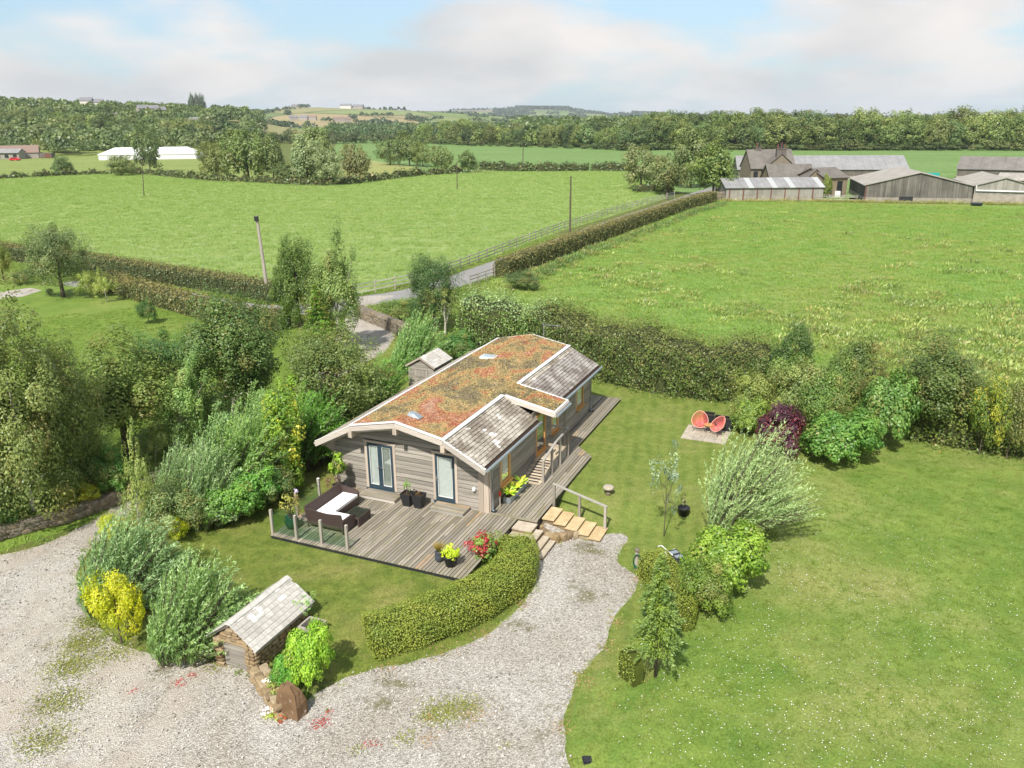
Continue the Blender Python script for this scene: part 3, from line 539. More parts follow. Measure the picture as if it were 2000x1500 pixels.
# hedges: leaves over a rounded wall of twigs
def hedge(name, label, cat, line, w, h, leaf, dens, col, mat='leaf', group=None, rough=.12, topalt=0., alt=.1, core=None, aspect=.65, seed=1, topvar=.0, round_=.35, z_of=None):
    rs = np.random.RandomState(seed); pts = [np.asarray(p, float) for p in line]; dense = []
    for a, b in zip(pts[:-1], pts[1:]):
        k = max(1, int(np.linalg.norm((b-a)[:2])/.4)); dense += [a+(b-a)*j/k for j in range(k)]
    dense.append(pts[-1]); D = np.array(dense)[:, :2]; n = len(D); T = np.gradient(D, axis=0); T /= np.linalg.norm(T, axis=1, keepdims=True); Nn = np.column_stack([-T[:, 1], T[:, 0]])
    G = ground(D[:, 0], D[:, 1]); seg = np.linalg.norm(np.diff(D, axis=0), axis=1); S = np.concatenate([[0], np.cumsum(seg)]); tot = S[-1]
    hv = h*(1+topvar*(np.sin(S*.9+seed)+.7*np.sin(S*2.3+seed*2)+.5*np.sin(S*.33)))
    prof = []                                          # cross section: up one side, over, down the other
    for t in np.linspace(0, 1, 13):
        a = math.pi*t; x = -math.cos(a); y = math.sin(a); e = max(.25, round_); X = np.sign(x)*abs(x)**e; Y = abs(y)**e; prof.append((X*.5, Y))
    prof = np.array(prof)
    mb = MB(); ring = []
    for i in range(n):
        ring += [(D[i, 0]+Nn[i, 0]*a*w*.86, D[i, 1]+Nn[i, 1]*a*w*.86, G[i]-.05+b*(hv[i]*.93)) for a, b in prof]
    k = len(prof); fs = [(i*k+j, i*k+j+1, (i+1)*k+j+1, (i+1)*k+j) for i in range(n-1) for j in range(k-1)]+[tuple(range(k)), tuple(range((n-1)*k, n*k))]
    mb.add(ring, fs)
    per = w+2*h; N = int(dens*per*tot); s = rs.uniform(0, tot, N); i = np.clip(np.searchsorted(S, s)-1, 0, n-2); f = ((s-S[i])/seg[i])[:, None]; c = D[i]*(1-f)+D[i+1]*f; nn = Nn[i]*(1-f)+Nn[i+1]*f; tt = T[i]
    # share of leaves by arc length of the profile
    pl = np.column_stack([prof[:, 0]*w, prof[:, 1]*h]); ds = np.linalg.norm(np.diff(pl, axis=0), axis=1); cs = np.concatenate([[0], np.cumsum(ds)]); u = rs.uniform(0, cs[-1], N); j = np.clip(np.searchsorted(cs, u)-1, 0, len(ds)-1); g = (u-cs[j])/ds[j]
    a = prof[j, 0]*(1-g)+prof[j+1, 0]*g; b = prof[j, 1]*(1-g)+prof[j+1, 1]*g; d2 = pl[j+1]-pl[j]; on = np.column_stack([-d2[:, 1], d2[:, 0]]); on /= np.linalg.norm(on, axis=1, keepdims=True)
    gh = (G[i]*(1-f[:, 0])+G[i+1]*f[:, 0]); hh = hv[i]*(1-f[:, 0])+hv[i+1]*f[:, 0]
    cl = np.sin(s*2.1+u*1.7+seed)*np.sin(s*.83-u*2.9+seed*1.3)+.6*np.sin(s*5.3+u*4.1); off = rough*(cl*.6+rs.normal(size=N)*.6)
    p = np.column_stack([c+nn*(a*w)[:, None], gh+b*hh]); o3 = np.column_stack([nn*on[:, :1], on[:, 1]]); p = p+o3*off[:, None]
    e = rs.uniform(0, 1, N) < (w*h/(per*tot))          # close the two ends as well
    if e.any():
        m = e.sum(); en = rs.randint(0, 2, m); q = en*(n-1); aa = rs.uniform(-.5, .5, m)*w; bb = rs.uniform(0, 1, m); p[e] = np.column_stack([D[q]+Nn[q]*aa[:, None]+T[q]*((en*2-1)*abs(rough)*rs.uniform(0, 1, m))[:, None], G[q]+bb*hv[q]]); o3[e] = np.column_stack([T[q]*(en*2-1)[:, None], np.zeros(m)])
    nr = o3*.8+unit(rs, N)*.7+np.array([0, 0, .25]); ax = unit(rs, N); ax -= nr*((ax*nr).sum(1)/(nr*nr).sum(1))[:, None]
    var = np.clip(.5+.22*cl+rs.uniform(-.35, .35, N), 0, 1); al = np.where(rs.uniform(0, 1, N) < alt, rs.uniform(.3, .9, N), 0.)
    if topalt: al = np.maximum(al, np.where(b > .86, topalt*rs.uniform(.3, 1.2, N), 0))
    base = (D[0][0], D[0][1], G[0]); t = thing(name, label, cat, base, 0, group); B = np.array(base)
    L = leaf*rs.uniform(.7, 1.35, N); me = leaf_mesh(name+'_foliage', p-B, ax, nr, L, L*aspect, var, al, M[mat]); fo = link('foliage', me, t); fo.color = (*col, 1)
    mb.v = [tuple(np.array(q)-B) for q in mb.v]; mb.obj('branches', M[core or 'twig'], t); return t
# ---------------------------------------------------------------- more materials
def sedum_ramp(k, v):
    a = k.noise(k.mapping(v, (1, .55, 1)), .8, 6, .6, .5); b = k.noise(v, 3.2, 5, .7); q = k.math('ADD', k.math('MULTIPLY', a, .70), k.math('MULTIPLY', b, .30)); q = k.math('ADD', q, k.n('MapRange', {'Value': k.n('SeparateXYZ', {0: v}).outputs[1], 'From Min': 0., 'From Max': 5., 'To Min': -.055, 'To Max': .0}).outputs[0])
    c = k.ramp(q, [(.30, (.52, .34, .24)), (.37, (.47, .25, .16)), (.42, (.44, .19, .10)), (.46, (.47, .31, .14)), (.50, (.40, .31, .14)), (.54, (.27, .22, .115)), (.58, (.20, .165, .105)), (.62, (.28, .24, .12)), (.66, (.30, .27, .11)), (.72, (.48, .35, .17))])
    r = k.noise(k.mapping(v, (1.4, .6, 1), off=(4, 7, 0)), 1.0, 4, .6); c = k.mix(k.ramp(r, [(.61, 0.), (.68, .7)]), c, (.44, .11, .07))
    p = k.noise(v, 9., 3, .7); c = k.mix(k.ramp(p, [(.60, 0.), (.68, .75)]), c, (.72, .55, .48)); return c
def sedum_mat(name, leaf):
    k = NT(name); v = k.obj_co(); c = sedum_ramp(k, v)
    if leaf:
        var = k.n('Attribute', attribute_name='var').outputs['Fac']; c = k.n('HueSaturation', {'Color': c, 'Hue': k.math('ADD', k.math('MULTIPLY', var, .05), .475), 'Value': k.math('ADD', k.math('MULTIPLY', var, .8), .65)}).outputs[0]
    f = k.noise(v, 28., 5, .7); c = k.mix(1., c, k.ramp(f, [(.3, .6), (.7, 1.25)]), 'MULTIPLY'); k.pbr(c, .95, .1, k.bump(f, .8, .04)); return k.mat
M['sedum'] = sedum_mat('sedum_mat_roof', False); M['sedum_leaf'] = sedum_mat('sedum_sprigs', True)
def slate_mat(name, c1, c2, mossy, pale):
    k = NT(name); v = k.obj_co(); r = k.rnd(); w = k.pos(); f = k.noise(v, 9., 5, .65)
    c = k.mix(r, c1, c2); c = k.mix(k.ramp(f, [(.3, 0.), (.7, .6)]), c, tuple(x*.62 for x in c1))
    big = k.noise(w, .95, 4, .65, .4); c = k.mix(k.ramp(big, [(.46, 0.), (.60, mossy)]), c, (.115, .085, .06))
    c = k.mix(k.ramp(k.noise(w, 2.6, 5, .7), [(.55, 0.), (.68, mossy)]), c, (.15, .135, .07))
    r2 = k.math('FRACT', k.math('MULTIPLY', r, 29.3)); c = k.mix(k.math('MULTIPLY', k.ramp(r2, [(.4, 0.), (.45, .9)]), k.ramp(k.noise(k.mapping(w, off=(13, 5, 2)), .85, 3, .5), [(.60, 0.), (.63, 1.)])), c, pale)
    k.pbr(c, .85, .25, k.bump(f, .4, .02)); return k.mat
M['slate'] = slate_mat('mossy_slate', (.42, .375, .315), (.62, .57, .495), .64, (.76, .73, .70))
M['hut_slate'] = slate_mat('stone_slate', (.50, .475, .43), (.68, .655, .61), .14, (.74, .72, .68))
M['sandstone'] = stone_mat('sandstone', [(.34, .235, .12), (.44, .33, .20), (.27, .20, .13), (.40, .30, .17), (.48, .40, .28)], 3.)
M['drystone'] = stone_mat('dry_stone', [(.24, .20, .155), (.34, .285, .21), (.19, .165, .135), (.30, .27, .22)], 3., (.25, .27, .16))
M['boulder'] = stone_mat('rust_brown_boulder', [(.20, .125, .07), (.23, .15, .085)], 2.2, (.52, .50, .46))
M['slab_new'] = stone_mat('buff_paving', [(.66, .50, .28), (.70, .55, .33)], 2., (.66, .52, .32))
M['slab_old'] = stone_mat('worn_paving', [(.60, .50, .36), (.56, .50, .41), (.62, .53, .42)], 3., (.5, .47, .38))
M['patio'] = stone_mat('pale_patio', [(.50, .44, .36), (.56, .50, .42), (.46, .42, .36)], 3., (.55, .5, .42))
M['pane_blue'] = plain('sky_lit_glass', (.30, .38, .44), .15, .6, .05)
M['zinc_dull'] = plain('dull_steel', (.22, .23, .24), .6, .3)
M['wicker'] = plain('brown_wicker', (.075, .05, .045), .6, .4, .35, 40, .6)
M['cushion'] = plain('white_cushion', (.80, .79, .78), .9, .1, .04, 5, .2)
M['soil'] = plain('potting_soil', (.05, .035, .025), .95, .1, .4, 20, .5)
M['red'] = plain('red_plastic', (.62, .06, .03), .5, .4)
M['coral'] = plain('coral_cord', (.78, .19, .17), .6, .3, .1, 30); M['coral_rim'] = plain('pale_coral_rim', (.85, .42, .33), .5, .3, .05)
M['green_glaze'] = plain('green_glaze', (.006, .075, .055), .12, .6, .2, 3, .0)
M['hose'] = plain('green_hose', (.02, .12, .06), .4, .4); M['whitebox'] = plain('white_plastic', (.75, .75, .73), .5, .4, .04)
M['pebble'] = stone_mat('mixed_pebbles', [(.36, .31, .26), (.5, .46, .4), (.28, .24, .21)], 5.)
def glass(name, tint, mixf, rough=.03):
    k = NT(name); t = k.n('BsdfTransparent', {'Color': (*tint, 1)}); g = k.n('BsdfGlossy', {'Color': (.9, .95, 1, 1), 'Roughness': rough}); fr = k.math('MULTIPLY', k.math('POWER', k.n('LayerWeight', {'Blend': .5}).outputs['Facing'], 3.), .5)
    m = k.n('MixShader', {0: k.math('ADD', fr, mixf), 1: t.outputs[0], 2: g.outputs[0]}); k.t.links.new(m.outputs[0], k.out.inputs['Surface']); return k.mat
M['glass_panel'] = glass('balustrade_glass', (.80, .90, .84), .04)
M['pane'] = glass('window_glass', (.90, .93, .92), .12)
M['blind'] = plain('pale_curtain', (.80, .79, .78), .9, .1, .1, 3); M['curtain'] = plain('grey_curtain', (.46, .47, .43), .9, .1, .15, 3); M['room'] = plain('dim_room', (.10, .105, .10), .9, .1)
def LU(px, py, z=0):
    d = at_z(px, py, z)-HO; return float(d@UA), float(d@VA)
def LT(name, label, cat, u, v, z=0., rz=0., group=None): return thing(name, label, cat, loc(u, v, z), TH+rz, group)

# ---------------------------------------------------------------- the chalet
HW, HL, OG, OE, EZ, BR, BZ, RZ = 7.31, 12.93, .865, .27, 2.237, 1.538, 3.184, 3.615
def roof_z(u):
    return float(np.interp(u, [-HW-OE, -HW+BR, -HW/2, -BR, OE], [EZ, BZ, RZ, BZ, EZ]))
def chalet():
    t = LT('chalet', 'single storey timber chalet with an orange sedum roof and mossy slate eaves', 'house', 0, 0)
    # body behind the cladding
    b = MB(); b.prism([(-HW+.03, -.35), (-.03, -.35), (-.03, roof_z(-.03)-.16), (-BR, BZ-.16), (-HW/2, RZ-.16), (-HW+BR, BZ-.16), (-HW+.03, roof_z(-.03)-.16)], .03, HL-.03)
    b.obj('wall_core', M['room'], t)
    doors = [(-5.69, -4.22), (-2.47, -1.37)]
    f = part_empty('front_wall', t); z = -.05; i = 0; H = .186
    while z < 3.3:
        top = z+H
        zl = min(top, 3.5)
        def ulim(zz):                                  # where the roof underside cuts this course
            if zz <= roof_z(-.0)-.17: return 0.
            us = np.linspace(0, -HW/2, 200); zs = np.array([roof_z(x)-.17 for x in us]); k = np.argmax(zs >= zz); return float(us[k]) if zs.max() >= zz else -HW/2-1.
        a = ulim(zl); x0, x1 = -HW-a, a
        if x1-x0 < .3: break
        spans = [(x0, x1)]
        if z < 2.29:
            cut = []; cur = x0
            for d0, d1 in doors: cut.append((cur, d0)); cur = d1
            cut.append((cur, min(x1, -.44))); spans = cut
        for (p, q) in spans:
            if q-p < .05: continue
            m = MB(); m.box(((p+q)/2, -.004-.006*(i % 2), z+H/2), (q-p, .03, H-.02), rot=Matrix.Rotation(R_(-7), 3, 'X')); m.obj('cladding_board', M['wall_board'], f)
        z += H; i += 1
    s = part_empty('side_wall', t); z = -.05; i = 0
    wins = [(1.03, 2.05, .66, 2.02), (4.95, 6.12, .46, 2.5), (6.92, 7.86, .76, 2.02), (10.5, 11.62, .76, 2.02)]
    while z < 2.2:
        ops = [w for w in wins if w[2] < z+H-.02 and w[3] > z+.02]; cur = .02
        for w in ops+[(HL, HL, 0, 0)]:
            if w[0]-cur > .05: m = MB(); m.box((-.0+.006*(i % 2), (cur+w[0])/2, z+H/2), (.03, w[0]-cur, H-.02), rot=Matrix.Rotation(R_(-7), 3, 'Y')); m.obj('cladding_board', M['side_board'], s)
            cur = w[1]
        z += H; i += 1
    m = MB(); m.box((.0, 5.53, 2.5), (.03, 1.9, .28)); m.obj('cladding_board', M['side_board'], s)
    for u in (-.33, -.10):
        m = MB(); m.box((u, -.03, 1.1), (.215, .045, 2.36)); m.obj('corner_board', M['trim'], t)
    m = MB(); m.box((.035, .07, 1.05), (.03, .14, 2.3)); m.obj('corner_board', M['trim'], t)
    m = MB(); m.box((-HW+.07, -.03, 1.1), (.14, .045, 2.36)); m.obj('corner_board', M['trim'], t)
    # french doors and the single door
    def leaf_door(u0, u1, z0, z1, hinge, curtain):
        d = part_empty('door', t); fw = .105; m = MB()
        m.bounds((u0, -.06, z0), (u0+fw, .0, z1)); m.bounds((u1-fw, -.06, z0), (u1, .0, z1)); m.bounds((u0+fw, -.06, z0), (u1-fw, .0, z0+.17)); m.bounds((u0+fw, -.06, z1-fw), (u1-fw, .0, z1)); m.obj('door_frame', M['anthracite'], d)
        m = MB(); bw = .02; a0, a1, b0, b1 = u0+fw, u1-fw, z0+.17, z1-fw
        m.bounds((a0, -.05, b0), (a0+bw, -.01, b1)); m.bounds((a1-bw, -.05, b0), (a1, -.01, b1)); m.bounds((a0+bw, -.05, b0), (a1-bw, -.01, b0+bw)); m.bounds((a0+bw, -.05, b1-bw), (a1-bw, -.01, b1)); m.obj('glazing_bead', M['white'], d)
        m = MB(); m.bounds((a0+bw, -.035, b0+bw), (a1-bw, -.025, b1-bw)); m.obj('pane', M['pane'], d)
        m = MB(); nfold = 9; w = (a1-a0)/nfold
        vs, fs = [], []
        for k in range(nfold*2+1):
            x = a0+(a1-a0)*k/(nfold*2); y = .005+.014*(k % 2); vs += [(x, y, b0), (x, y, b1)]
        fs = [(2*k, 2*k+2, 2*k+3, 2*k+1) for k in range(nfold*2)]; m.add(vs, fs); m.obj('curtain', M[curtain], d)
        hx = u1-.055 if hinge == 'l' else u0+.055; m = MB(); zz = z0+.98
        m.box((hx, -.068, zz), (.035, .016, .22)); m.tube([(hx, -.07, zz+.03), (hx, -.115, zz+.03), (hx+(.0-.10 if hinge == 'l' else .10), -.115, zz+.03)], .011, 6); m.obj('handle', M['chrome'], d)
    leaf_door(-5.57, -4.957, .16, 2.19, 'l', 'blind'); leaf_door(-4.953, -4.34, .16, 2.19, 'r', 'curtain')
    leaf_door(-2.36, -1.48, .16, 2.19, 'r', 'blind')
    for d0, d1 in doors:
        for a, bb in (((d0, -.05, .10), (d0+.115, -.0, 2.21)), ((d1-.115, -.05, .10), (d1, -.0, 2.21)), ((d0-.04, -.06, 2.21), (d1+.04, -.0, 2.31))):
            m = MB(); m.bounds(a, bb); m.obj('door_trim', M['trim'], t)
        m = MB(); m.bounds((d0+.02, -.12, .085), (d1-.02, .0, .155)); m.obj('threshold', M['anthracite'], t)
    # side windows in oiled oak
    def side_window(v0, v1, z0, z1, kind='window'):
        w = part_empty(kind, t); fw = .085; X0, X1 = -.02, .055
        def bb(n, a, b_, mt): m = MB(); m.bounds(a, b_); m.obj(n, mt, w)
        m = MB(); m.bounds((X0, v0, z0), (X1, v0+fw, z1)); m.bounds((X0, v1-fw, z0), (X1, v1, z1)); m.bounds((X0, v0+fw, z1-fw), (X1, v1-fw, z1)); m.bounds((X0, v0+fw, z0), (X1, v1-fw, z0+fw)); m.obj('frame', M['orange'], w)
        bb('sill', (-.0, v0-.05, z0-.07), (.16, v1+.05, z0-.004), M['orange'])
        bb('pane', (.012, v0+fw, z0+fw), (.02, v1-fw, z1-fw), M['pane'])
        bb('blind', (-.035, v0+fw, z0+fw+(.0 if kind == 'window' else .7)), (-.028, v1-fw, z1-fw), M['blind'] if kind == 'window' else M['curtain'])
        bb('jamb', (-.02, v0-.10, z0-.02), (.045, v0-.004, z1+.05), M['trim']); bb('jamb', (-.02, v1+.004, z0-.02), (.045, v1+.10, z1+.05), M['trim'])
    side_window(1.05, 2.03, .70, 1.98); side_window(6.94, 7.84, .80, 1.98); side_window(10.52, 11.6, .80, 1.98); side_window(4.97, 6.10, .50, 2.36, 'entrance_door')
    # roof: boarded slabs, sedum blanket, slates
    r = part_empty('roof', t); v0, v1 = -OG, HL+OG; th = .13
    up = [(-HW+BR, BZ), (-HW/2, RZ), (-BR, BZ)]
    m = MB(); m.prism([(a, z-.03) for a, z in up]+[(a, z-th-.03) for a, z in up[::-1]], v0+.02, v1-.02)
    sl = (BZ-RZ)/(HW/2-BR); ue = .97; ze = BZ+sl*(ue+BR); D0, D1 = 4.86, 6.66
    m.prism([(-BR-.0, BZ-.032), (ue, ze-.032), (ue, ze-th), (-BR, BZ-th)], D0, D1)
    m.obj('roof_boarding', M['fascia'], r); m = MB(); m.prism([(-BR+.003, BZ-.06), (OE, EZ-.03), (OE, EZ-.03-.10), (-BR+.003, BZ-.18)], v0+.03, D0-.005); m.prism([(-BR+.003, BZ-.06), (OE, EZ-.03), (OE, EZ-.13), (-BR+.003, BZ-.18)], D1+.005, v1-.03)
    m.obj('slate_boarding', M['soil'], r)
    m = MB(); m.prism([(-HW+BR-.003, BZ-.02), (-HW-OE, EZ), (-HW-OE, EZ-.12), (-HW+BR-.003, BZ-.15)], v0+.02, v1-.02); m.obj('far_slope', M['slate'], r)
    # sedum sheet with a lumpy surface and sprigs
    rs = np.random.RandomState(4)
    def sheet(name, u0, u1, va, vb, fz, nu, nv):
        vs, fs = [], []
        for a in range(nu+1):
            for c in range(nv+1):
                u = u0+(u1-u0)*a/nu; v = va+(vb-va)*c/nv; vs.append((u, v, fz(u)+.02+rs.uniform(0, .035)))
        fs = [(a*(nv+1)+c, (a+1)*(nv+1)+c, (a+1)*(nv+1)+c+1, a*(nv+1)+c+1) for a in range(nu) for c in range(nv)]
        q = MB(); q.add(vs, fs); return q.obj(name, M['sedum'], r, True)
    fz = lambda u: RZ+sl*abs(u+HW/2)
    sheet('sedum_blanket', -HW+BR+.1, -BR-.1, v0+.13, v1-.08, fz, 46, 130); sheet('sedum_blanket', -BR-.1, ue-.10, D0+.13, D1-.10, fz, 24, 18)
    n = 21000; uu = rs.uniform(-HW+BR+.12, -BR-.1, n); vv = rs.uniform(v0+.14, v1-.1, n); n2 = 3000; uu = np.concatenate([uu, rs.uniform(-BR-.1, ue-.12, n2)]); vv = np.concatenate([vv, rs.uniform(D0+.15, D1-.12, n2)]); n += n2
    z = RZ+sl*np.abs(uu+HW/2)+.05+rs.uniform(0, .035, n)
    ax = unit(rs, n)*np.array([1, 1, .6]); nr = unit(rs, n)*.7+np.array([0, 0, 1.]); L = rs.uniform(.03, .075, n)
    me = leaf_mesh('sedum_sprigs', np.column_stack([uu, vv, z]), ax, nr, L, L*.7, rs.uniform(0, 1, n), np.zeros(n), M['sedum_leaf']); o = link('sedum_sprigs', me, r); o['kind'] = 'stuff'
    # slates, course by course
    sm = []
    for k in range(4):
        q = MB(); e = [rs.uniform(-.012, .012) for _ in range(4)]; q.add([(-.15, 0, 0), (.15, 0, 0), (.15+e[0], -.142+e[1], 0), (-.15+e[2], -.142+e[3], 0), (-.15, 0, .016), (.15, 0, .016), (.15+e[0], -.142+e[1], .024), (-.15+e[2], -.142+e[3], .024)], [(3, 2, 1, 0), (4, 5, 6, 7), (0, 1, 5, 4), (1, 2, 6, 5), (2, 3, 7, 6), (3, 0, 4, 7)]); sm.append(q.mesh('slate', M['slate']))
    ang = math.atan2(BZ-EZ, OE+BR); cnt = 0; rest = MB(); slope = math.hypot(OE+BR, BZ-EZ)
    for va, vb in ((v0+.03, D0-.02), (D1+.02, v1-.03)):
        k = round((vb-va)/.285); wv = (vb-va)/k; rows = int(slope/.158)
        for ri in range(rows):
            dd = .03+ri*.158; off = (ri % 2)*.5*wv
            for c in range(k+1):
                vc = va+c*wv+off-(0 if ri % 2 else -wv/2)
                if ri % 2: vc = va+c*wv
                lo, hi = max(va, vc-wv/2+.011), min(vb, vc+wv/2-.011)
                if hi-lo < .05: continue
                dist = dd+.012; u = -BR+math.cos(ang)*dist; zz = BZ-math.sin(ang)*dist+.005
                M4 = Matrix.Translation((u, (lo+hi)/2, zz))@Matrix.Rotation(ang-R_(2.6), 4, 'Y')@Matrix.Rotation(R_(90+rs.uniform(-2, 2)), 4, 'Z')
                sx = (hi-lo)/.30
                if cnt < 300:
                    o = link('slate', sm[rs.randint(4)], r); o.matrix_local = M4@Matrix.Diagonal((sx, 1, 1, 1)); cnt += 1
                else:
                    src = sm[rs.randint(4)]; T = M4@Matrix.Diagonal((sx, 1, 1, 1)); rest.add([T@vx.co for vx in src.vertices], [tuple(p.vertices) for p in src.polygons])
    k = NT('mossy_slate_field'); o = rest.obj('slate_courses', M['slate_field'], r); o['kind'] = 'stuff'
    # pale metal edges and timber fascias
    def along(name, pts, w, hgt, mat, dz=0.):
        for a, b_ in zip(pts[:-1], pts[1:]):
            a, b_ = Vector(a), Vector(b_); d = b_-a; q = MB(); rot = d.to_track_quat('X', 'Z').to_matrix(); q.box((a+b_)/2+Vector((0, 0, dz)), (d.length, w, hgt), rot=rot); q.obj(name, mat, r)
    fp = [(-HW-OE, EZ), (-HW+BR, BZ), (-HW/2, RZ), (-BR, BZ), (OE, EZ)]
    along('metal_edge', [(a, v0+.045, z+.03) for a, z in fp[1:4]], .11, .05, M['white']); along('metal_edge', [(a, v1-.03, z+.02) for a, z in fp[1:4]], .07, .05, M['white'])
    along('metal_edge', [(-BR+.02, v0, BZ+.035), (-BR+.02, D0-.0, BZ+.035)], .20, .045, M['white']); along('metal_edge', [(-BR+.02, D1, BZ+.035), (-BR+.02, v1, BZ+.035)], .20, .045, M['white'])
    along('metal_edge', [(-HW+BR, v0, BZ+.03), (-HW+BR, v1, BZ+.03)], .08, .045, M['white'])
    along('metal_edge', [(-BR+.12, D0+.05, BZ+.018), (ue, D0+.05, ze+.032)], .13, .045, M['white']); along('metal_edge', [(-BR+.12, D1-.04, BZ+.018), (ue, D1-.04, ze+.032)], .08, .045, M['white']); along('metal_edge', [(ue-.04, D0+.12, ze+.038), (ue-.04, D1-.085, ze+.038)], .09, .045, M['white'])
    along('fascia', [(a, v0+.006, z-.13) for a, z in fp], .04, .19, M['fascia']); along('bargeboard', [(a+.0, v0+.20, z-.27) for a, z in [(-HW-.1, EZ+.1)]+fp[1:4]+[(.1, EZ+.1)]], .05, .16, M['fascia'])
    along('verge_strip', [(a, v0+.04, z+.012) for a, z in fp[3:]], .10, .03, M['white']); along('verge_strip', [(a, v0+.04, z+.012) for a, z in fp[:2]], .06, .03, M['white'])
    along('fascia', [(-BR+.1, D0-.006, BZ-.10), (ue, D0-.006, ze-.085)], .04, .20, M['fascia']); along('fascia', [(ue+.022, D0, ze-.085), (ue+.022, D1, ze-.085)], .04, .17, M['fascia'])
    for u in (-HW+BR, -HW/2, -BR): m = MB(); m.bounds((u-.09, v0-.035, roof_z(u)-.50), (u+.09, .0, roof_z(u)-.225)); m.obj('purlin', M['trim'], r)
    m = MB(); m.add([(-HW-.02, -.02, 2.05), (-HW-.02, -.62, 2.05), (-HW-.02, -.02, 1.5), (-HW+.12, -.02, 2.05), (-HW+.12, -.62, 2.05), (-HW+.12, -.02, 1.5)], [(0, 1, 2), (5, 4, 3), (0, 3, 4, 1), (1, 4, 5, 2), (2, 5, 3, 0)]); m.obj('eaves_bracket', M['fascia'], r)
    for a, bq in ((v0+.02, D0-.02), (D1+.02, v1)):
        m = MB(); m.tube([(OE+.07, a, EZ-.03), (OE+.07, bq, EZ-.05)], .062, 8); m.obj('gutter', M['zinc'], r)
    m = MB(); m.tube([(ue+.10, D0+.02, ze-.12), (ue+.10, D1, ze-.12)], .055, 8); m.obj('gutter', M['zinc'], r)
    for v in (.16, HL-.15):
        m = MB(); m.tube([(OE+.07, v, EZ-.08), (OE+.05, v, EZ-.2), (.08, v, EZ-.42), (.08, v, .06), (.15, v, .0)], .038, 8); m.obj('downpipe', M['zinc'], t); m = MB(); m.box((.12, v-.02, .02), (.26, .24, .03)); m.obj('drain_cover', M['dark'], t)
    m = MB(); m.tube([(.9, D0-.02, ze-.13), (.9, D0-.02, ze-.13)], .01, 4)
    # post that carries the porch, vents, wall lamp
    m = MB(); m.box((.82, 6.6, (.45+ze-.15)/2), (.10, .10, ze-.60)); m.obj('porch_post', M['post'], t)
    u, v = -3.31, .16; m = MB(); zr = fz(u)+.02; m.add([(u-.32, v-.22, zr), (u+.30, v-.16, zr), (u+.30, v+.16, zr), (u-.32, v+.22, zr), (u-.20, v-.12, zr+.20), (u+.02, v-.10, zr+.17), (u+.02, v+.10, zr+.17), (u-.20, v+.12, zr+.20)], [(0, 1, 5, 4), (1, 2, 6, 5), (2, 3, 7, 6), (3, 0, 4, 7), (4, 5, 6, 7)]); m.obj('roof_vent', M['zinc'], r)
    u, v = -4.07, 8.93; m = MB(); m.box((u, v, fz(u)+.08), (.80, .55, .10)); m.obj('rooflight', M['white'], r); m = MB(); m.box((u, v, fz(u)+.145), (.62, .40, .03)); m.obj('rooflight_glass', M['pane_blue'], r)
    m = MB(); m.lathe([(.02, 0), (.07, .01), (.08, .09), (.05, .15), (.0, .16)], (-.62, -.09, .88), 10); m.obj('wall_lamp', M['whitebox'], t)
    return t
def _field():
    k = NT('mossy_slate_rows'); v = k.pos(); ce = k.n('TexVoronoi', {'Vector': v, 'Scale': 4.5}); r = k.n('SeparateColor', {0: ce.outputs['Color']}).outputs[0]
    c = k.mix(r, (.27, .245, .225), (.46, .43, .40)); c = k.mix(k.ramp(k.noise(v, 1.1, 4, .6), [(.44, 0.), (.6, .7)]), c, (.13, .10, .085)); c = k.mix(k.ramp(k.noise(v, 3.1, 5, .7), [(.54, 0.), (.68, .5)]), c, (.16, .15, .08)); k.pbr(c, .85, .25, k.bump(k.noise(v, 20, 4), .4, .02)); return k.mat
M['slate_field'] = _field()
chalet()
t = thing('aerial', 'slim grey television aerial standing beyond the chalet ridge', 'aerial', loc(-3.2, 14.3, 0), TH)
m = MB(); m.tube([(0, 0, -.3), (0, 0, 4.3)], .02, 6); m.obj('mast', M['zinc_dull'], t); m = MB(); m.tube([(-.1, 0, 4.1), (1.0, .1, 4.08)], .015, 5)
for k in range(7): m.tube([(.1+k*.14, 0, 3.96), (.1+k*.14, 0, 4.2)], .006, 4)
m.obj('boom', M['zinc_dull'], t)

# ---------------------------------------------------------------- decks
def deck_thing(name, label): return LT(name, label, 'deck', 0, 0)
_rd = np.random.RandomState(9); PLK = {}
def plank(t, u, va, vb, z=0., w=.132, axis='v'):
    # mesh shared by length class, scaled along the board
    key = axis
    if key not in PLK:
        q = MB(); q.box((0, 0, 0), (.132, 1., .028)); PLK[key] = q.mesh('plank', M['plank'])
    o = link('plank', PLK[key], t); o.location = (u, (va+vb)/2, z-.014+_rd.uniform(-.004, .003)); o.scale = (w/.132, vb-va-.006, 1); o.rotation_euler = (0, _rd.uniform(-.012, .012), _rd.uniform(-.001, .001)); return o
d = deck_thing('terrace_deck', 'wide weathered plank terrace across the chalet front with glass balustrade posts')
n = 59; wu = (1.26+6.96)/n
for i in range(n):
    u = -6.96+(i+.5)*wu; end = -.03; cuts = sorted([-4.81, end]+([_rd.uniform(-3.9, -1.)] if i % 3 else [_rd.uniform(-4., -2.8), _rd.uniform(-2.2, -.9)]))
    cuts = [c for c in cuts if c <= end]
    for a, b in zip(cuts[:-1], cuts[1:]): plank(d, u, a, b, 0, wu-.020)
m = MB(); m.bounds((-6.94, -4.79, -.34), (1.24, -.05, -.034)); m.obj('frame', M['dark'], d)
w = deck_thing('walkway_deck', 'long narrow plank walkway along the shaded side of the chalet')
n = 14; wu = 1.98/n
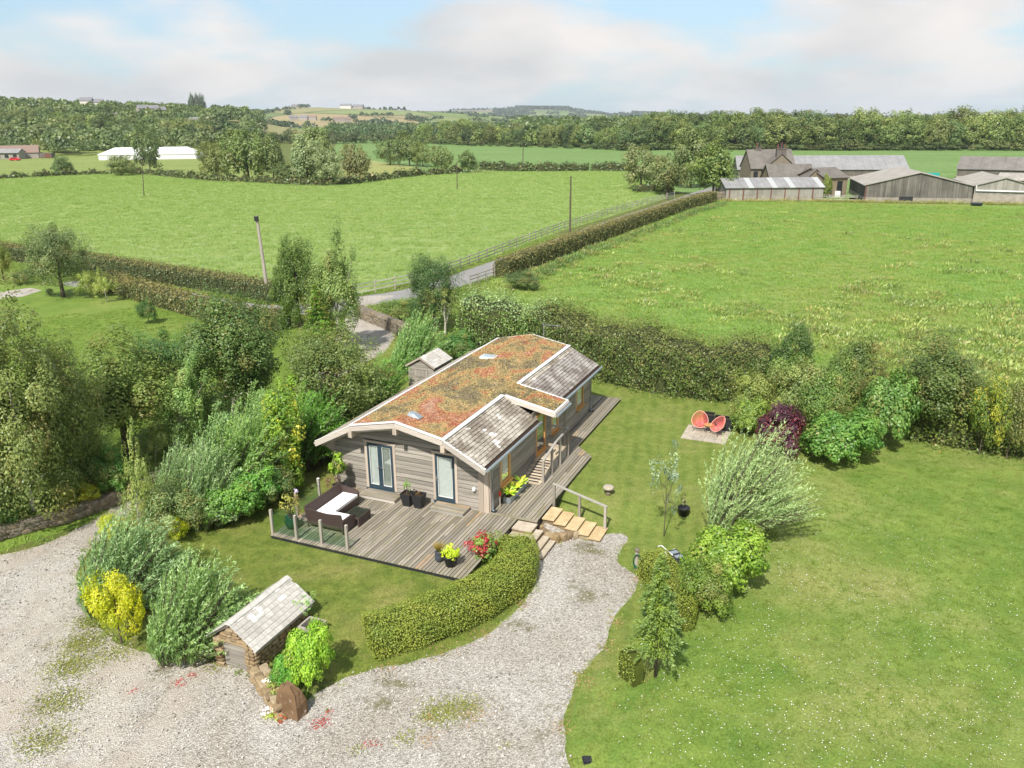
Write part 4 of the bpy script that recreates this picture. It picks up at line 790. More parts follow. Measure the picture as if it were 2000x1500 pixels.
for i in range(n):
    u = .06+(i+.5)*wu
    if u < 1.02: cuts = [.06, _rd.uniform(4, 6.5), _rd.uniform(9, 11), 15.33]
    else: cuts = [.06, _rd.uniform(2.5, 4.8), 6.82]
    for a, b in zip(cuts[:-1], cuts[1:]): plank(w, u, a, b, .004, wu-.022)
    if u >= 1.02: plank(w, u, 6.84, 7.95-(u-1.0)*1.02, .004, wu-.022)
for i in range(6): plank(w, -.9+(i+.5)*.15, 12.98, 15.33, .004, .138)
o = plank(w, 1.03, -.5, .5, .012); o.location = (1.03, -.01, -.0); o.rotation_euler = (0, 0, R_(90)); o.scale = (1, 2.06, 1)
m = MB(); m.bounds((.06, .08, -.36), (2.03, 6.8, -.03)); m.bounds((.06, 6.8, -.36), (1.0, 15.31, -.03)); m.bounds((-.9, 13.0, -.36), (.06, 15.31, -.03)); m.obj('frame', M['dark'], w)
def door_step(u0, u1, label):
    s = LT('door_step', label, 'step', (u0+u1)/2, -.42, .0); hw = (u1-u0)/2
    for i in range(4): q = plank(s, 0, -hw, hw, 0); q.location = (0, -.27+i*.17, .135); q.rotation_euler = (0, 0, R_(90)); q.scale = (1.24, 2*hw, 1)
    m = MB(); m.bounds((-hw+.03, -.33, 0), (hw-.03, .33, .118)); m.obj('step_frame', M['rail'], s)
door_step(-5.56, -3.91, 'low timber step under the double french doors'); door_step(-2.28, -.79, 'low timber step under the single glazed door')
# terrace posts and glass
posts = [(-6.95, -4.65, 'tall weathered deck post on the outer corner of the terrace'), (-5.8, -4.69, 'weathered deck post in front of the green glazed pot'), (-4.7, -4.64, 'weathered deck post behind the wicker sofa back'), (-3.58, -4.62, 'weathered deck post at the open end of the glass balustrade'), (-6.97, -1.64, 'weathered deck post with a bright cap beside the leafy potted shrub'), (-7.0, -3.08, 'weathered deck post wrapped by a climbing plant beside the green pot')]
for i, (u, v, lb) in enumerate(posts):
    t = LT('deck_post', lb, 'post', u, v, 0, group='posts of the terrace balustrade'); m = MB(); m.box((0, 0, .49), (.095, .095, 1.0)); m.obj('shaft', M['post'], t); m = MB(); m.add([(-.05, -.05, .99), (.05, -.05, .99), (.05, .05, .99), (-.05, .05, .99), (0, 0, 1.03)], [(0, 1, 4), (1, 2, 4), (2, 3, 4), (3, 0, 4)]); m.obj('cap', M['whitebox'] if i == 4 else M['post'], t)
def gpanel(a, b, lb):
    t = LT('glass_panel', lb, 'glass panel', (a[0]+b[0])/2, (a[1]+b[1])/2, .0, math.atan2(b[1]-a[1], b[0]-a[0]), 'glass panels of the terrace balustrade'); L = math.hypot(b[0]-a[0], b[1]-a[1])-.12; m = MB(); m.box((0, 0, .47), (L, .01, .76)); m.obj('pane', M['glass_panel'], t)
    m = MB(); m.box((-L/2, 0, .3), (.05, .03, .06)); m.box((L/2, 0, .3), (.05, .03, .06)); m.box((-L/2, 0, .7), (.05, .03, .06)); m.box((L/2, 0, .7), (.05, .03, .06)); m.obj('clamp', M['chrome'], t)
gpanel(posts[0], posts[1], 'clear glass panel between the outer corner post and the next post'); gpanel(posts[1], posts[2], 'clear glass panel along the terrace edge behind the sofa corner'); gpanel(posts[2], posts[3], 'clear glass panel at the open end of the balustrade'); gpanel(posts[0], posts[5], 'clear glass panel beside the green glazed pot'); gpanel(posts[5], posts[4], 'clear glass panel along the terrace side behind the long sofa back')
# ---------------------------------------------------------------- wicker sofa, table
def sofa():
    t = LT('corner_sofa', 'dark brown wicker corner sofa with white seat cushions', 'sofa', -6.0, -3.75, 0)
    def back(name, p0, p1, lean, dip):
        p0, p1 = np.array(p0), np.array(p1); m = MB(); n = 14; rows = []
        for i in range(n+1):
            s = i/n; b = p0+(p1-p0)*s; h = .86-.13*dip*math.sin(math.pi*min(1, s*1.0))**2*(s) ; nb = np.array(lean)
            for z, th in ((.30, .0), (h, .0)):
                off = nb*(z-.30)*.22; rows.append((b[0]+off[0], b[1]+off[1], z)); off2 = off-nb*.05; rows.append((b[0]+off2[0], b[1]+off2[1], z))
        fs = []
        for i in range(n):
            a = i*4; c = a+4
            fs += [(a, c, c+2, a+2), (a+1, a+3, c+3, c+1), (a+2, c+2, c+3, a+3), (a, a+1, c+1, c)]
        fs += [(0, 2, 3, 1), (n*4, n*4+1, n*4+3, n*4+2)]; m.add(rows, fs); m.obj(name, M['wicker'], t)
    back('backrest', (0, 0), (0, 2.42), (-1, 0), .2); back('backrest', (0, 0), (1.66, 0), (0, -1), .9)
    m = MB(); m.bounds((.0, 0, .16), (.78, 2.4, .36)); m.bounds((.78, 0, .16), (1.64, .74, .36)); m.obj('seat_base', M['wicker'], t)
    m = MB(); m.bounds((.06, .76, .37), (.76, 2.33, .47)); m.obj('cushion', M['cushion'], t); m = MB(); m.bounds((.06, .07, .37), (1.58, .74, .47)); m.obj('cushion', M['cushion'], t)
    m = MB(); m.prism([(-.1, .1), (.74, .1), (.78, .55), (.60, .66), (-.12, .74)], 2.36, 2.44, 'y'); m.obj('armrest', M['wicker'], t)
    m = MB(); m.prism([(-.1, .1), (.70, .1), (.74, .52), (.58, .60), (-.12, .60)], 1.62, 1.70, 'x'); m.obj('armrest', M['wicker'], t)
    for x, y in ((.02, .02), (.74, 2.36), (.02, 2.36), (1.62, .02), (1.62, .70), (.76, .78)): m = MB(); m.tube([(x, y, 0), (x, y, .2)], [.025, .035], 6); m.obj('leg', M['wicker'], t)
sofa()
u, v = LU(697, 1000, .4); t = LT('coffee_table', 'low dark wicker coffee table with a glass top beside the sofa', 'table', u, v, 0)
m = MB(); m.bounds((-.36, -.42, .33), (.36, .42, .40)); m.obj('frame', M['wicker'], t); m = MB(); m.bounds((-.33, -.39, .402), (.33, .39, .412)); m.obj('glass_top', M['glass_panel'], t)
for x in (-.32, .32):
    for y in (-.38, .38): m = MB(); m.bounds((x-.03, y-.03, 0), (x+.03, y+.03, .33)); m.obj('leg', M['wicker'], t)
m = MB(); m.bounds((.30, -.36, .06), (.345, .36, .33)); m.obj('side_panel', M['wicker'], t)
# ---------------------------------------------------------------- pots and plants on the decks
def leaves_at(name, parent, c, R, nl, leaf, col, mat='leaf', seed=1, asp=.6, rag=.3, ncl=14, altp=.1, droop=.2):
    rs = np.random.RandomState(seed); p, ax, nr, var, ca, cl = crown_leaves(rs, c, R, ncl, nl, .34, -.8, rag, droop); L = leaf*rs.uniform(.7, 1.3, nl); alt = np.where(ca > 1-altp, rs.uniform(.3, .9, nl), 0)
    o = link(name, leaf_mesh(name, p, ax, nr, L, L*asp, var, alt, M[mat]), parent); o.color = (*col, 1); return cl
def stems_to(parent, pts, z0, r=.012, mat='bark'):
    m = MB()
    for q in pts: m.tube([(q[0]*.1, q[1]*.1, z0), (q[0]*.55, q[1]*.55, z0+(q[2]-z0)*.6), q], [r, r*.8, r*.3], 4, False)
    m.obj('stems', M[mat], parent, True)
def round_pot(parent, r0, r1, h, mat, rim=.02): m = MB(); m.lathe([(r0*.9, 0), (r0, .01), (r1, h-.04), (r1+rim, h-.04), (r1+rim, h), (r1-.02, h), (r1-.03, h-.06)], n=18); m.obj('pot', M[mat], parent, True); m = MB(); m.lathe([(.0, h-.07), (r1-.03, h-.065)], n=14); m.obj('soil', M['soil'], parent)
u, v = LU(665, 965); t = LT('potted_shrub', 'tall bright green shrub in a black pot at the chalet corner', 'potted plant', u, v); round_pot(t, .22, .32, .42, 'dark')
cl = leaves_at('foliage', t, (.05, 0, 1.35), (.38, .38, .55), 900, .12, (.12, .19, .02), seed=2, asp=.7, ncl=16); stems_to(t, cl[:8], .3); leaves_at('lower_foliage', t, (-.3, -.1, .6), (.35, .35, .4), 260, .07, (.12, .07, .05), seed=3, altp=.5)
u, v = LU(571, 1031); t = LT('green_pot_plant', 'sparse yellow green shrub in a shiny dark green glazed pot', 'potted plant', u, v); m = MB(); m.lathe([(.12, 0), (.2, .05), (.27, .22), (.27, .34), (.22, .45), (.24, .48), (.2, .48), (.18, .42)], n=20); m.obj('pot', M['green_glaze'], t, True)
cl = leaves_at('foliage', t, (-.05, 0, 1.0), (.42, .42, .42), 330, .075, (.20, .20, .045), seed=5, altp=.4, ncl=18); stems_to(t, cl, .4, .008)
u, v = LU(580, 1006); t = LT('climber', 'thin reddish climbing plant with mauve flowers on a deck post', 'climbing plant', u+.05, v); leaves_at('foliage', t, (.02, -.05, .62), (.16, .16, .5), 150, .07, (.13, .06, .05), seed=6, altp=.5, ncl=10); leaves_at('flowers', t, (.02, 0, 1.12), (.14, .14, .1), 30, .08, (.35, .30, .50), seed=7, ncl=6); stems_to(t, [(.05, .0, 1.0), (-.05, .05, .8)], 0., .01)
for px, py, lb, hh, sd in ((797, 986, 'tapered square dark planter with a young leafy plant by the wall', .55, 8), (819, 990, 'tapered square dark planter holding a bare reddish plant', .58, 9)):
    u, v = LU(px, py); t = LT('square_planter', lb, 'planter', u, v, 0, 0, 'tapered planters between the doors'); a, b = .15, .235; m = MB(); m.add([(-a, -a, 0), (a, -a, 0), (a, a, 0), (-a, a, 0), (-b, -b, hh), (b, -b, hh), (b, b, hh), (-b, b, hh), (-b+.03, -b+.03, hh), (b-.03, -b+.03, hh), (b-.03, b-.03, hh), (-b+.03, b-.03, hh), (-b+.04, -b+.04, hh-.08), (b-.04, -b+.04, hh-.08), (b-.04, b-.04, hh-.08), (-b+.04, b-.04, hh-.08)], [(3, 2, 1, 0)]+[(i, (i+1) % 4, (i+1) % 4+4, i+4) for i in range(4)]+[(i+4, (i+1) % 4+4, (i+1) % 4+8, i+8) for i in range(4)]+[(i+8, (i+1) % 4+8, (i+1) % 4+12, i+12) for i in range(4)]); m.obj('pot', M['dark'], t)
    m = MB(); m.bounds((-b+.04, -b+.04, hh-.1), (b-.04, b-.04, hh-.075)); m.obj('soil', M['soil'], t)
    if sd == 8: cl = leaves_at('foliage', t, (0, 0, hh+.28), (.16, .16, .3), 150, .085, (.12, .2, .05), seed=8, asp=.4, ncl=9); stems_to(t, cl[:5], hh-.1, .008)
    else: leaves_at('foliage', t, (0, 0, hh+.02), (.15, .15, .1), 60, .07, (.14, .09, .04), seed=9, asp=.4, ncl=7); stems_to(t, [(.05, .05, hh+.2), (-.08, .02, hh+.15)], hh-.1, .006)
u, v = LU(881, 1104); t = LT('lime_pot_plant', 'round black pot filled with a lime yellow leafy plant', 'potted plant', u, v); round_pot(t, .19, .27, .42, 'dark', .03); leaves_at('foliage', t, (0, 0, .52), (.36, .36, .24), 700, .085, (.26, .31, .02), 'leaf_yellow', 10, .6, .2, 18, .1)
u, v = LU(858, 1096); t = LT('grassy_pot_plant', 'slender slate blue pot holding a bronze tufted grass', 'potted plant', u, v); m = MB(); m.lathe([(.10, 0), (.155, .12), (.165, .24), (.13, .36), (.15, .38), (.12, .38), (.11, .33)], n=18); m.obj('pot', plain('slate_blue_pot', (.06, .07, .095), .4, .5), t, True)
rs = np.random.RandomState(12); n = 260; a = rs.uniform(0, 6.28, n); k = rs.uniform(.3, 1, n); ax = np.column_stack([np.cos(a)*k, np.sin(a)*k, np.full(n, 1.1)]); o = link('blades', leaf_mesh('bronze_blades', np.array([0, 0, .38])+ax*rs.uniform(.05, .22, (n, 1)), ax, unit(rs, n), .30, .02, rs.uniform(0, 1, n), rs.uniform(0, .6, n), M['leaf']), t); o.color = (.22, .17, .05, 1)
p = P(947, 1098); t = thing('red_tipped_shrub', 'small shrub with bright red young leaves between the deck and curved hedge', 'shrub', p, 0); cl = leaves_at('foliage', t, (0, 0, .55), (.62, .62, .55), 1500, .11, (.10, .15, .03), 'leaf_red', 13, .5, .3, 26, .0); leaves_at('red_leaves', t, (0, .05, .75), (.62, .62, .48), 900, .10, (.21, .02, .022), 'leaf_red', 14, .45, .4, 22, .2); stems_to(t, cl[:8], 0)
p = P(968, 1080); t = thing('blue_shrub', 'small blue grey shrub beside the red tipped shrub', 'shrub', p, 0); cl = leaves_at('foliage', t, (0, 0, .35), (.32, .32, .35), 420, .06, (.16, .25, .24), 'leaf_pale', 15, .4, .3, 14); stems_to(t, cl[:6], 0)
# hosta trough and small things along the side wall
t = LT('hosta_trough', 'long grey metal trough of yellow edged hostas against the side wall', 'planter', .33, 1.85); m = MB(); m.bounds((-.14, -.85, 0), (.14, .85, .05)); m.bounds((-.16, -.87, .05), (-.13, .87, .26)); m.bounds((.13, -.87, .05), (.16, .87, .26)); m.bounds((-.13, -.87, .05), (.13, -.84, .26)); m.bounds((-.13, .84, .05), (.13, .87, .26)); m.obj('trough', M['zinc'], t); m = MB(); m.bounds((-.13, -.84, .05), (.13, .84, .22)); m.obj('soil', M['soil'], t)
for yy, sd in ((-.62, 1), (-.05, 2), (.55, 3)):
    rs = np.random.RandomState(sd); n = 46; a = rs.uniform(0, 6.28, n); ax = np.column_stack([np.cos(a), np.sin(a), rs.uniform(.1, 1., n)]); c = np.array([.04, yy, .34])+ax*rs.uniform(.08, .28, (n, 1)); nr = np.column_stack([-np.cos(a)*.4, -np.sin(a)*.4, np.ones(n)]); o = link('hosta', leaf_mesh('hosta_leaves', c, ax, nr, .24*rs.uniform(.7, 1.2, n), .12, rs.uniform(0, 1, n), (rs.uniform(0, 1, n) < .5)*.8, M['leaf_yellow']), t); o.color = (.34, .46, .07, 1)
t = LT('tap_post', 'small grey standpipe with a red cover beside the downpipe', 'standpipe', .22, .55); m = MB(); m.tube([(0, 0, 0), (0, 0, .55)], .022, 6); m.obj('pipe', M['post'], t); m = MB(); m.box((0, 0, .62), (.08, .08, .2)); m.obj('cover', M['red'], t)
# ---------------------------------------------------------------- the ramp
def ramp():
    t = LT('access_ramp', 'timber ramp with black grip strips rising to the entrance door', 'ramp', 0, 0); z1 = .45
    v0, v1, v2 = 3.05, 4.95, 6.65; q = MB(); q.box((0, 0, 0), (.92, .139, .03)); me = q.mesh('ramp_board', M['plank_fresh'])
    sl = math.atan2(z1-.02, v1-v0); L = math.hypot(z1, v1-v0); n = int(L/.145)
    for i in range(n):
        s = (i+.5)/n; o = link('ramp_board', me, t); o.location = (.50, v0+(v1-v0)*s, .025+(z1-.03)*s); o.rotation_euler = (sl, 0, 0)
    n2 = 11
    for i in range(n2): o = link('ramp_board', me, t); o.location = (.50, v1+(i+.5)*(v2-v1)/n2, z1)
    q = MB(); q.box((0, 0, 0), (.62, .06, .012)); ms = q.mesh('grip_strip', M['rubber'])
    for i in range(9): s = (i+.9)/9.8; o = link('grip_strip', ms, t); o.location = (.54, v0+(v1-v0)*s, .047+(z1-.03)*s); o.rotation_euler = (sl, 0, R_(-1))
    for u in (.35, .58, .80): o = link('grip_strip', ms, t); o.location = (u, 5.75, z1+.021); o.rotation_euler = (0, 0, R_(90)); o.scale = (.9, 1, 1)
    m = MB(); m.prism([(v0+.05, 0), (v2-.03, 0), (v2-.03, z1-.02), (v1, z1-.02)], .90, .945, 'x'); m.obj('skirt_board', M['rail'], t)
    for v, zt in ((3.36, 1.02), (4.42, 1.22), (5.45, 1.30), (6.56, 1.36)): m = MB(); m.bounds((.955, v-.05, 0), (1.05, v+.05, zt)); m.obj('post', M['post'], t)
    for a, b in (((1.0, 3.31, 1.04), (1.0, 4.95, 1.33)), ((1.0, 4.95, 1.33), (1.0, 6.62, 1.385)), ((1.0, 6.58, 1.39), (.10, 6.58, 1.39))):
        a, b = Vector(a), Vector(b); m = MB(); m.box((a+b)/2, ((b-a).length, .11, .04), rot=(b-a).to_track_quat('X', 'Z').to_matrix()); m.obj('handrail', M['rail'], t)
M['plank_fresh'] = wood('ramp_board', (.36, .29, .2), (.52, .43, .3), 'x', 20)
ramp()
# ---------------------------------------------------------------- stone stairs with handrail
t = LT('buff_steps', 'flight of five clean buff paving slabs down to the gravel', 'steps', 0, 0)
for i in range(5):
    z = -.05-.12*i; a = 2.08+.475*i; e = _rd.uniform(-.02, .02); m = MB(); m.bounds((a, .43, z-.045), (a+.50, 1.53+e, z)); m.obj('slab', M['slab_new'], t); m = MB(); m.bounds((a+.02, .50, -.9), (a+.46, 1.47, z-.048)); m.obj('riser', M['sandstone'], t)
t = LT('stair_handrail', 'three post timber handrail beside the buff steps', 'handrail', 0, 0)
for u, v, z0, zt in ((2.10, 1.74, -.4, .82), (3.25, 1.58, -.6, .58), (4.38, 1.40, -.8, .47)): m = MB(); m.bounds((u-.05, v-.05, z0), (u+.05, v+.05, zt)); m.obj('post', M['post'], t)
a, b = Vector((2.05, 1.76, .86)), Vector((4.45, 1.39, .44)); m = MB(); m.box((a+b)/2, ((b-a).length, .11, .045), rot=(b-a).to_track_quat('X', 'Z').to_matrix()); m.obj('rail', M['rail'], t)
t = LT('corner_steps', 'worn pale stone steps wrapping the terrace corner beside the curved hedge', 'steps', 0, 0)
for k, (z, rects) in enumerate([(-.06, [((1.28, -.74), (2.10, -.06))]), (-.21, [((1.28, -1.02), (2.06, -.60)), ((2.07, -1.02), (2.40, -.22))]), (-.36, [((1.30, -1.36), (2.40, -1.0)), ((2.41, -1.36), (2.70, -.32))]), (-.51, [((1.5, -1.70), (2.62, -1.34)), ((2.63, -1.66), (2.93, -.28))])]):
    for (a0, b0), (a1, b1) in rects: m = MB(); m.bounds((a0, b0, z-.05), (a1-.006, b1, z)); m.obj('slab', M['slab_old'], t); m = MB(); m.bounds((a0, b0+.03, z-.3), (a1-.035, b1-.0, z-.052)); m.obj('riser', M['sandstone'], t)
def rock_mesh(name, seed, mat, sub=2, rough=.22, flat=1.):
    """a roughly squared block: cube pushed towards a rounded box, faces and corners uneven"""
    import bmesh
    bm = bmesh.new(); bmesh.ops.create_cube(bm, size=1.); bmesh.ops.subdivide_edges(bm, edges=bm.edges[:], cuts=2, use_grid_fill=True); rs = np.random.RandomState(seed); tl = rs.uniform(-.12, .12, (3, 3)); np.fill_diagonal(tl, 0)
    for v in bm.verts:
        c = np.array(v.co); n = (np.abs(c*2)**5).sum()**(1/5); c = c/max(n, 1e-6)*np.abs(c*2).max(); c = c+tl@c+rs.uniform(-.04, .04, 3); v.co = c*np.array([1, 1, flat])
    me = bpy.data.meshes.new(name); bm.to_mesh(me); bm.free(); me.materials.append(mat); return me
ROCKS = {k: [rock_mesh('stone', 100+i, M[k], 2) for i in range(5)] for k in ('sandstone', 'drystone')}
t = LT('stone_edging', 'ragged row of rough sandstone lumps edging the pebble bed between the steps', 'edging stones', 2.4, .1, GZ)
for i, (u, v, s) in enumerate([(1.72, 1.0, .3), (1.85, .72, .32), (2.02, .45, .3), (2.2, .2, .28), (2.4, .0, .34), (2.62, -.07, .36), (2.86, -.02, .34), (3.05, .15, .3), (3.25, .38, .34), (3.45, .52, .26)]):
    o = link('stone', ROCKS['sandstone'][i % 5], t); o.location = (u-2.4, v-.1, .12); o.scale = (s*1.3, s, .36); o.rotation_euler = (0, 0, i*1.3)
m = MB(); vs = [(1.75, 1.35, -.16), (2.1, .45, -.42), (2.5, .05, -.52), (2.95, .05, -.55), (3.45, .55, -.55), (2.9, .5, -.42), (2.2, .5, -.25)]; m.add([(a-2.4, b-.1, z-GZ) for a, b, z in vs], [(0, 1, 6), (1, 2, 6), (2, 5, 6), (2, 3, 5), (3, 4, 5)]); o = m.obj('pebble_bed', M['gravel'], t)
# ---------------------------------------------------------------- stone bin store, its low wall and the standing boulder
def bin_store():
    t = thing('stone_hut', 'small sandstone store with a pale stone slate roof and grey plank door', 'hut', loc(-3.3, -10.95, GZ), TH); rs = np.random.RandomState(21)
    w0, w1, D, zr, ze, zl = -.78, .76, 2.55, 1.66, .98, 1.02; rx = -.02
    m = MB(); m.prism([(w0+.09, -.1), (w1-.09, -.1), (w1-.09, ze-.14), (rx, zr-.22), (w0+.09, zl-.14)], .12, D-.1); m.obj('core', M['drystone'], t)
    def course(fn, L, H0, gap=None, top=None):
        z = -.05; 
        while z < H0:
            h = rs.uniform(.09, .15); x = 0
            while x < L-.02:
                l = min(rs.uniform(.16, .38), L-x)
                if l > .06 and not (gap and gap(x+l/2, z+h/2)) and (top is None or z+h*.8 < top(x+l/2)):
                    o = link('stone', ROCKS['sandstone'][rs.randint(5)], t); fn(o, x+l/2, z+h/2, l*1.0, h*1.0)
                x += l
            z += h
    dl, dr, dt = .34, 1.24, .92
    def front(o, x, z, l, h): o.location = (w0+x, .07, z); o.scale = (l*.95, .24, h*.95)
    course(front, w1-w0, zr, lambda x, z: dl < x < dr and z < dt+.1, lambda x: float(np.interp(w0+x, [w0, rx, w1], [zl-.05, zr-.12, ze-.05])))
    def side(o, y, z, l, h): o.location = (w1-.08, y, z); o.scale = (.24, l*.95, h*.95)
    course(side, D, ze-.1)
    def sidel(o, y, z, l, h): o.location = (w0+.08, y, z); o.scale = (.24, l*.95, h*.95)
    course(sidel, D*.5, zl-.1)
    m = MB(); m.bounds((w0+dl-.12, -.04, dt), (w0+dr+.1, .16, dt+.13)); m.obj('lintel', M['sandstone'], t)
    d = part_empty('door', t)
    for i in range(7): z = .06+i*.122; m = MB(); m.box((w0+(dl+dr)/2, .06-.004*(i % 2), z+.055), (dr-dl-.02, .03, .116)); m.obj('plank', M['wall_board'], d)
    # roof
    r = part_empty('roof', t)
    for (xa, za, xb, zb, nm) in ((rx, zr, w1+.16, ze-.04, 1), (rx, zr, w0-.12, zl-.02, 0)):
        m = MB(); m.prism([(xa, za-.03), (xb, zb-.03), (xb, zb-.09), (xa, za-.13)], -.02, D+.06); m.obj('roof_boarding', M['fascia'], r)
        L = math.hypot(xb-xa, zb-za); ang = math.atan2(za-zb, xb-xa); rows = 7 if nm else 5; g = L/rows
        for i in range(rows):
            y = -.12
            while y < D+.1:
                l = min(rs.uniform(.17, .36), D+.16-y)
                if l > .05:
                    m = MB(); m.box((0, 0, 0), (g*1.22, l-.012, .028)); o = m.obj('slate', M['hut_slate'], r); s = (i+.5)/rows; o.location = (xa+(xb-xa)*s, y+l/2, za+(zb-za)*s+.012+rs.uniform(0, .006)); o.rotation_euler = (0, ang-(.10 if nm else -.10), 0) if nm else (0, ang-math.pi+.10+math.pi, 0)
                    if not nm: o.rotation_euler = (0, math.atan2(za-zb, xb-xa)+.0, 0)
                y += l
    m = MB(); m.prism([(rx-.12, zr-.02), (rx+.12, zr-.02), (rx, zr+.06)], -.14, D+.1); m.obj('ridge', M['hut_slate'], r)
    m = MB(); m.bounds((w1+.03, -.06, ze-.13), (w1+.12, D+.06, ze-.06)); m.obj('eaves_board', M['fascia'], t)
bin_store()
t = thing('compost_frame', 'low weathered timber frame behind the stone hut', 'planter box', P(610, 1236), TH)
m = MB()
for a, b in (((-.3, -.3, 0), (.35, -.24, .34)), ((-.3, .26, 0), (.35, .32, .34)), ((-.3, -.24, 0), (-.24, .26, .34)), ((.29, -.24, 0), (.35, .26, .34))): m.bounds(a, b)
m.obj('frame', M['post'], t); m = MB(); m.bounds((-.23, -.23, 0), (.28, .25, .12)); m.obj('soil', M['soil'], t)
a, b = at_z(505, 1322, GZ), at_z(556, 1392, GZ); t = thing('low_stone_wall', 'low rubble wall with white flowers joining the hut to the boulder', 'wall', a, 0); rs = np.random.RandomState(31)
dv = b-a; L = np.linalg.norm(dv); e = dv/L; nn = np.array([-e[1], e[0], 0])
for ly in range(3):
    x = .0
    while x < L:
        l = rs.uniform(.14, .32)
        for sde in (-.14, .14): o = link('stone', ROCKS['sandstone'][rs.randint(5)], t); q = e*(x+l/2)+nn*(sde+rs.uniform(-.03, .03)); o.location = (q[0], q[1], .05+ly*.13); o.scale = (l*1.15, .26, .17); o.rotation_euler = (0, 0, math.atan2(e[1], e[0])+rs.uniform(-.1, .1))
        x += l
for k, (f, c, n) in enumerate(((.45, (.62, .58, .62), 90), (.6, (.16, .2, .05), 160), (.75, (.14, .18, .04), 140))): q = e*L*f; leaves_at('wall_flowers' if k == 0 else 'wall_plant', t, (q[0], q[1], .46), (.2, .2, .08), n, .05, c, seed=40+k, ncl=9)
p = at_z(572, 1392, GZ); t = thing('standing_boulder', 'tall rust brown standing stone at the end of the low wall', 'boulder', p, TH)
import bmesh
bm = bmesh.new(); rs = np.random.RandomState(8)
lv = [[(-.36, -.28), (.40, -.30), (.46, .26), (-.30, .34)], [(-.36, -.26), (.36, -.24), (.42, .22), (-.30, .30)], [(-.34, -.20), (.24, -.14), (.26, .16), (-.28, .24)], [(-.26, -.12), (.06, -.08), (.05, .10), (-.22, .14)]]
q = MB(); vs = []
for z, ring in zip((-.15, .50, .82, 1.0), lv):
    r2 = []
    for i in range(4):
        x0, y0 = ring[i]; x1, y1 = ring[(i+1) % 4]
        for k in range(4): f = k/4; r2.append((x0+(x1-x0)*f+rs.uniform(-.025, .025), y0+(y1-y0)*f+rs.uniform(-.025, .025), z+rs.uniform(-.03, .03)+(-.1*(x0+(x1-x0)*f) if z > .4 else 0)))
    vs += r2
fs = [(r*16+i, r*16+(i+1) % 16, (r+1)*16+(i+1) % 16, (r+1)*16+i) for r in range(3) for i in range(16)]+[tuple(range(48, 64))]
q.add([(x*.88, y*.88, z*.9) for x, y, z in vs], fs); q.obj('stone', M['boulder'], t)
p = at_z(538, 1402, GZ); t = thing('stonecrop_clump', 'mat of red and green stonecrop with white flowers at the boulder foot', 'plant', p, 0); leaves_at('foliage', t, (0, 0, .06), (.34, .26, .08), 500, .05, (.20, .25, .05), seed=50, ncl=14); leaves_at('red_leaves', t, (.2, -.05, .06), (.2, .2, .07), 200, .05, (.24, .06, .035), seed=51, ncl=8); leaves_at('flowers', t, (-.22, .12, .14), (.26, .2, .08), 90, .05, (.75, .66, .72), seed=52, ncl=10)
# ---------------------------------------------------------------- garden shed behind the chalet
def shed():
    t = LT('garden_shed', 'small weathered apex garden shed with felt shingle roof beyond the chalet eaves', 'shed', -9.5, 11.5, LZ); w, D, ez, rz = .82, 2.0, 1.98, 2.46
    m = MB(); m.prism([(-w+.03, -.1), (w-.03, -.1), (w-.03, ez-.05), (0, rz-.08), (-w+.03, ez-.05)], .03, D-.02); m.obj('core', M['room'], t)
    for i in range(19):
        z = i*.125; k = w if z < ez-.1 else w*(rz-z-.12)/(rz-ez); k = max(.05, min(w, k))
        for a, b in ([(-k, -.42), (.42, k)] if z < 1.75 else [(-k, k)]):
            if b-a < .06 or z > rz-.15: continue
            m = MB(); m.box(((a+b)/2, 0, z+.06), (b-a, .024, .115), rot=Matrix.Rotation(R_(-6), 3, 'X')); m.obj('board', M['wall_board'], t)
        if z < ez-.1: m = MB(); m.box((w, D/2, z+.06), (.024, D, .115), rot=Matrix.Rotation(R_(-6), 3, 'Y')); m.obj('board', M['side_board'], t)
    d = part_empty('door', t)
    for i in range(6): m = MB(); m.box((-.34+i*.137, -.02, .88), (.128, .022, 1.70)); m.obj('plank', M['post'], d)
    for z in (.35, 1.35): m = MB(); m.box((0, -.038, z), (.78, .018, .09)); m.obj('ledge', M['post'], d)
    r = part_empty('roof', t)
    for s in (1, -1):
        L = math.hypot(w+.1, rz-ez+.06); ang = math.atan2(rz-ez+.06, w+.1); rows = 6
        for i in range(rows):
            n = 9; f = (i+.5)/rows
            for k in range(n): m = MB(); m.box((0, 0, 0), (L/rows*1.15, (D+.2)/n-.008, .014)); o = m.obj('shingle', M['hut_slate'], r); o.location = (s*(w+.1)*f, -.1+(k+.5)*(D+.2)/n, rz+.03-(rz-ez+.06)*f); o.rotation_euler = (0, s*(ang-.05), 0)
        m = MB(); m.box((s*(w+.1)/2, -.12, (rz+ez)/2-.04), (L, .02, .10), rot=Matrix.Rotation(s*ang, 3, 'Y')); m.obj('bargeboard', M['trim'], t)
shed()
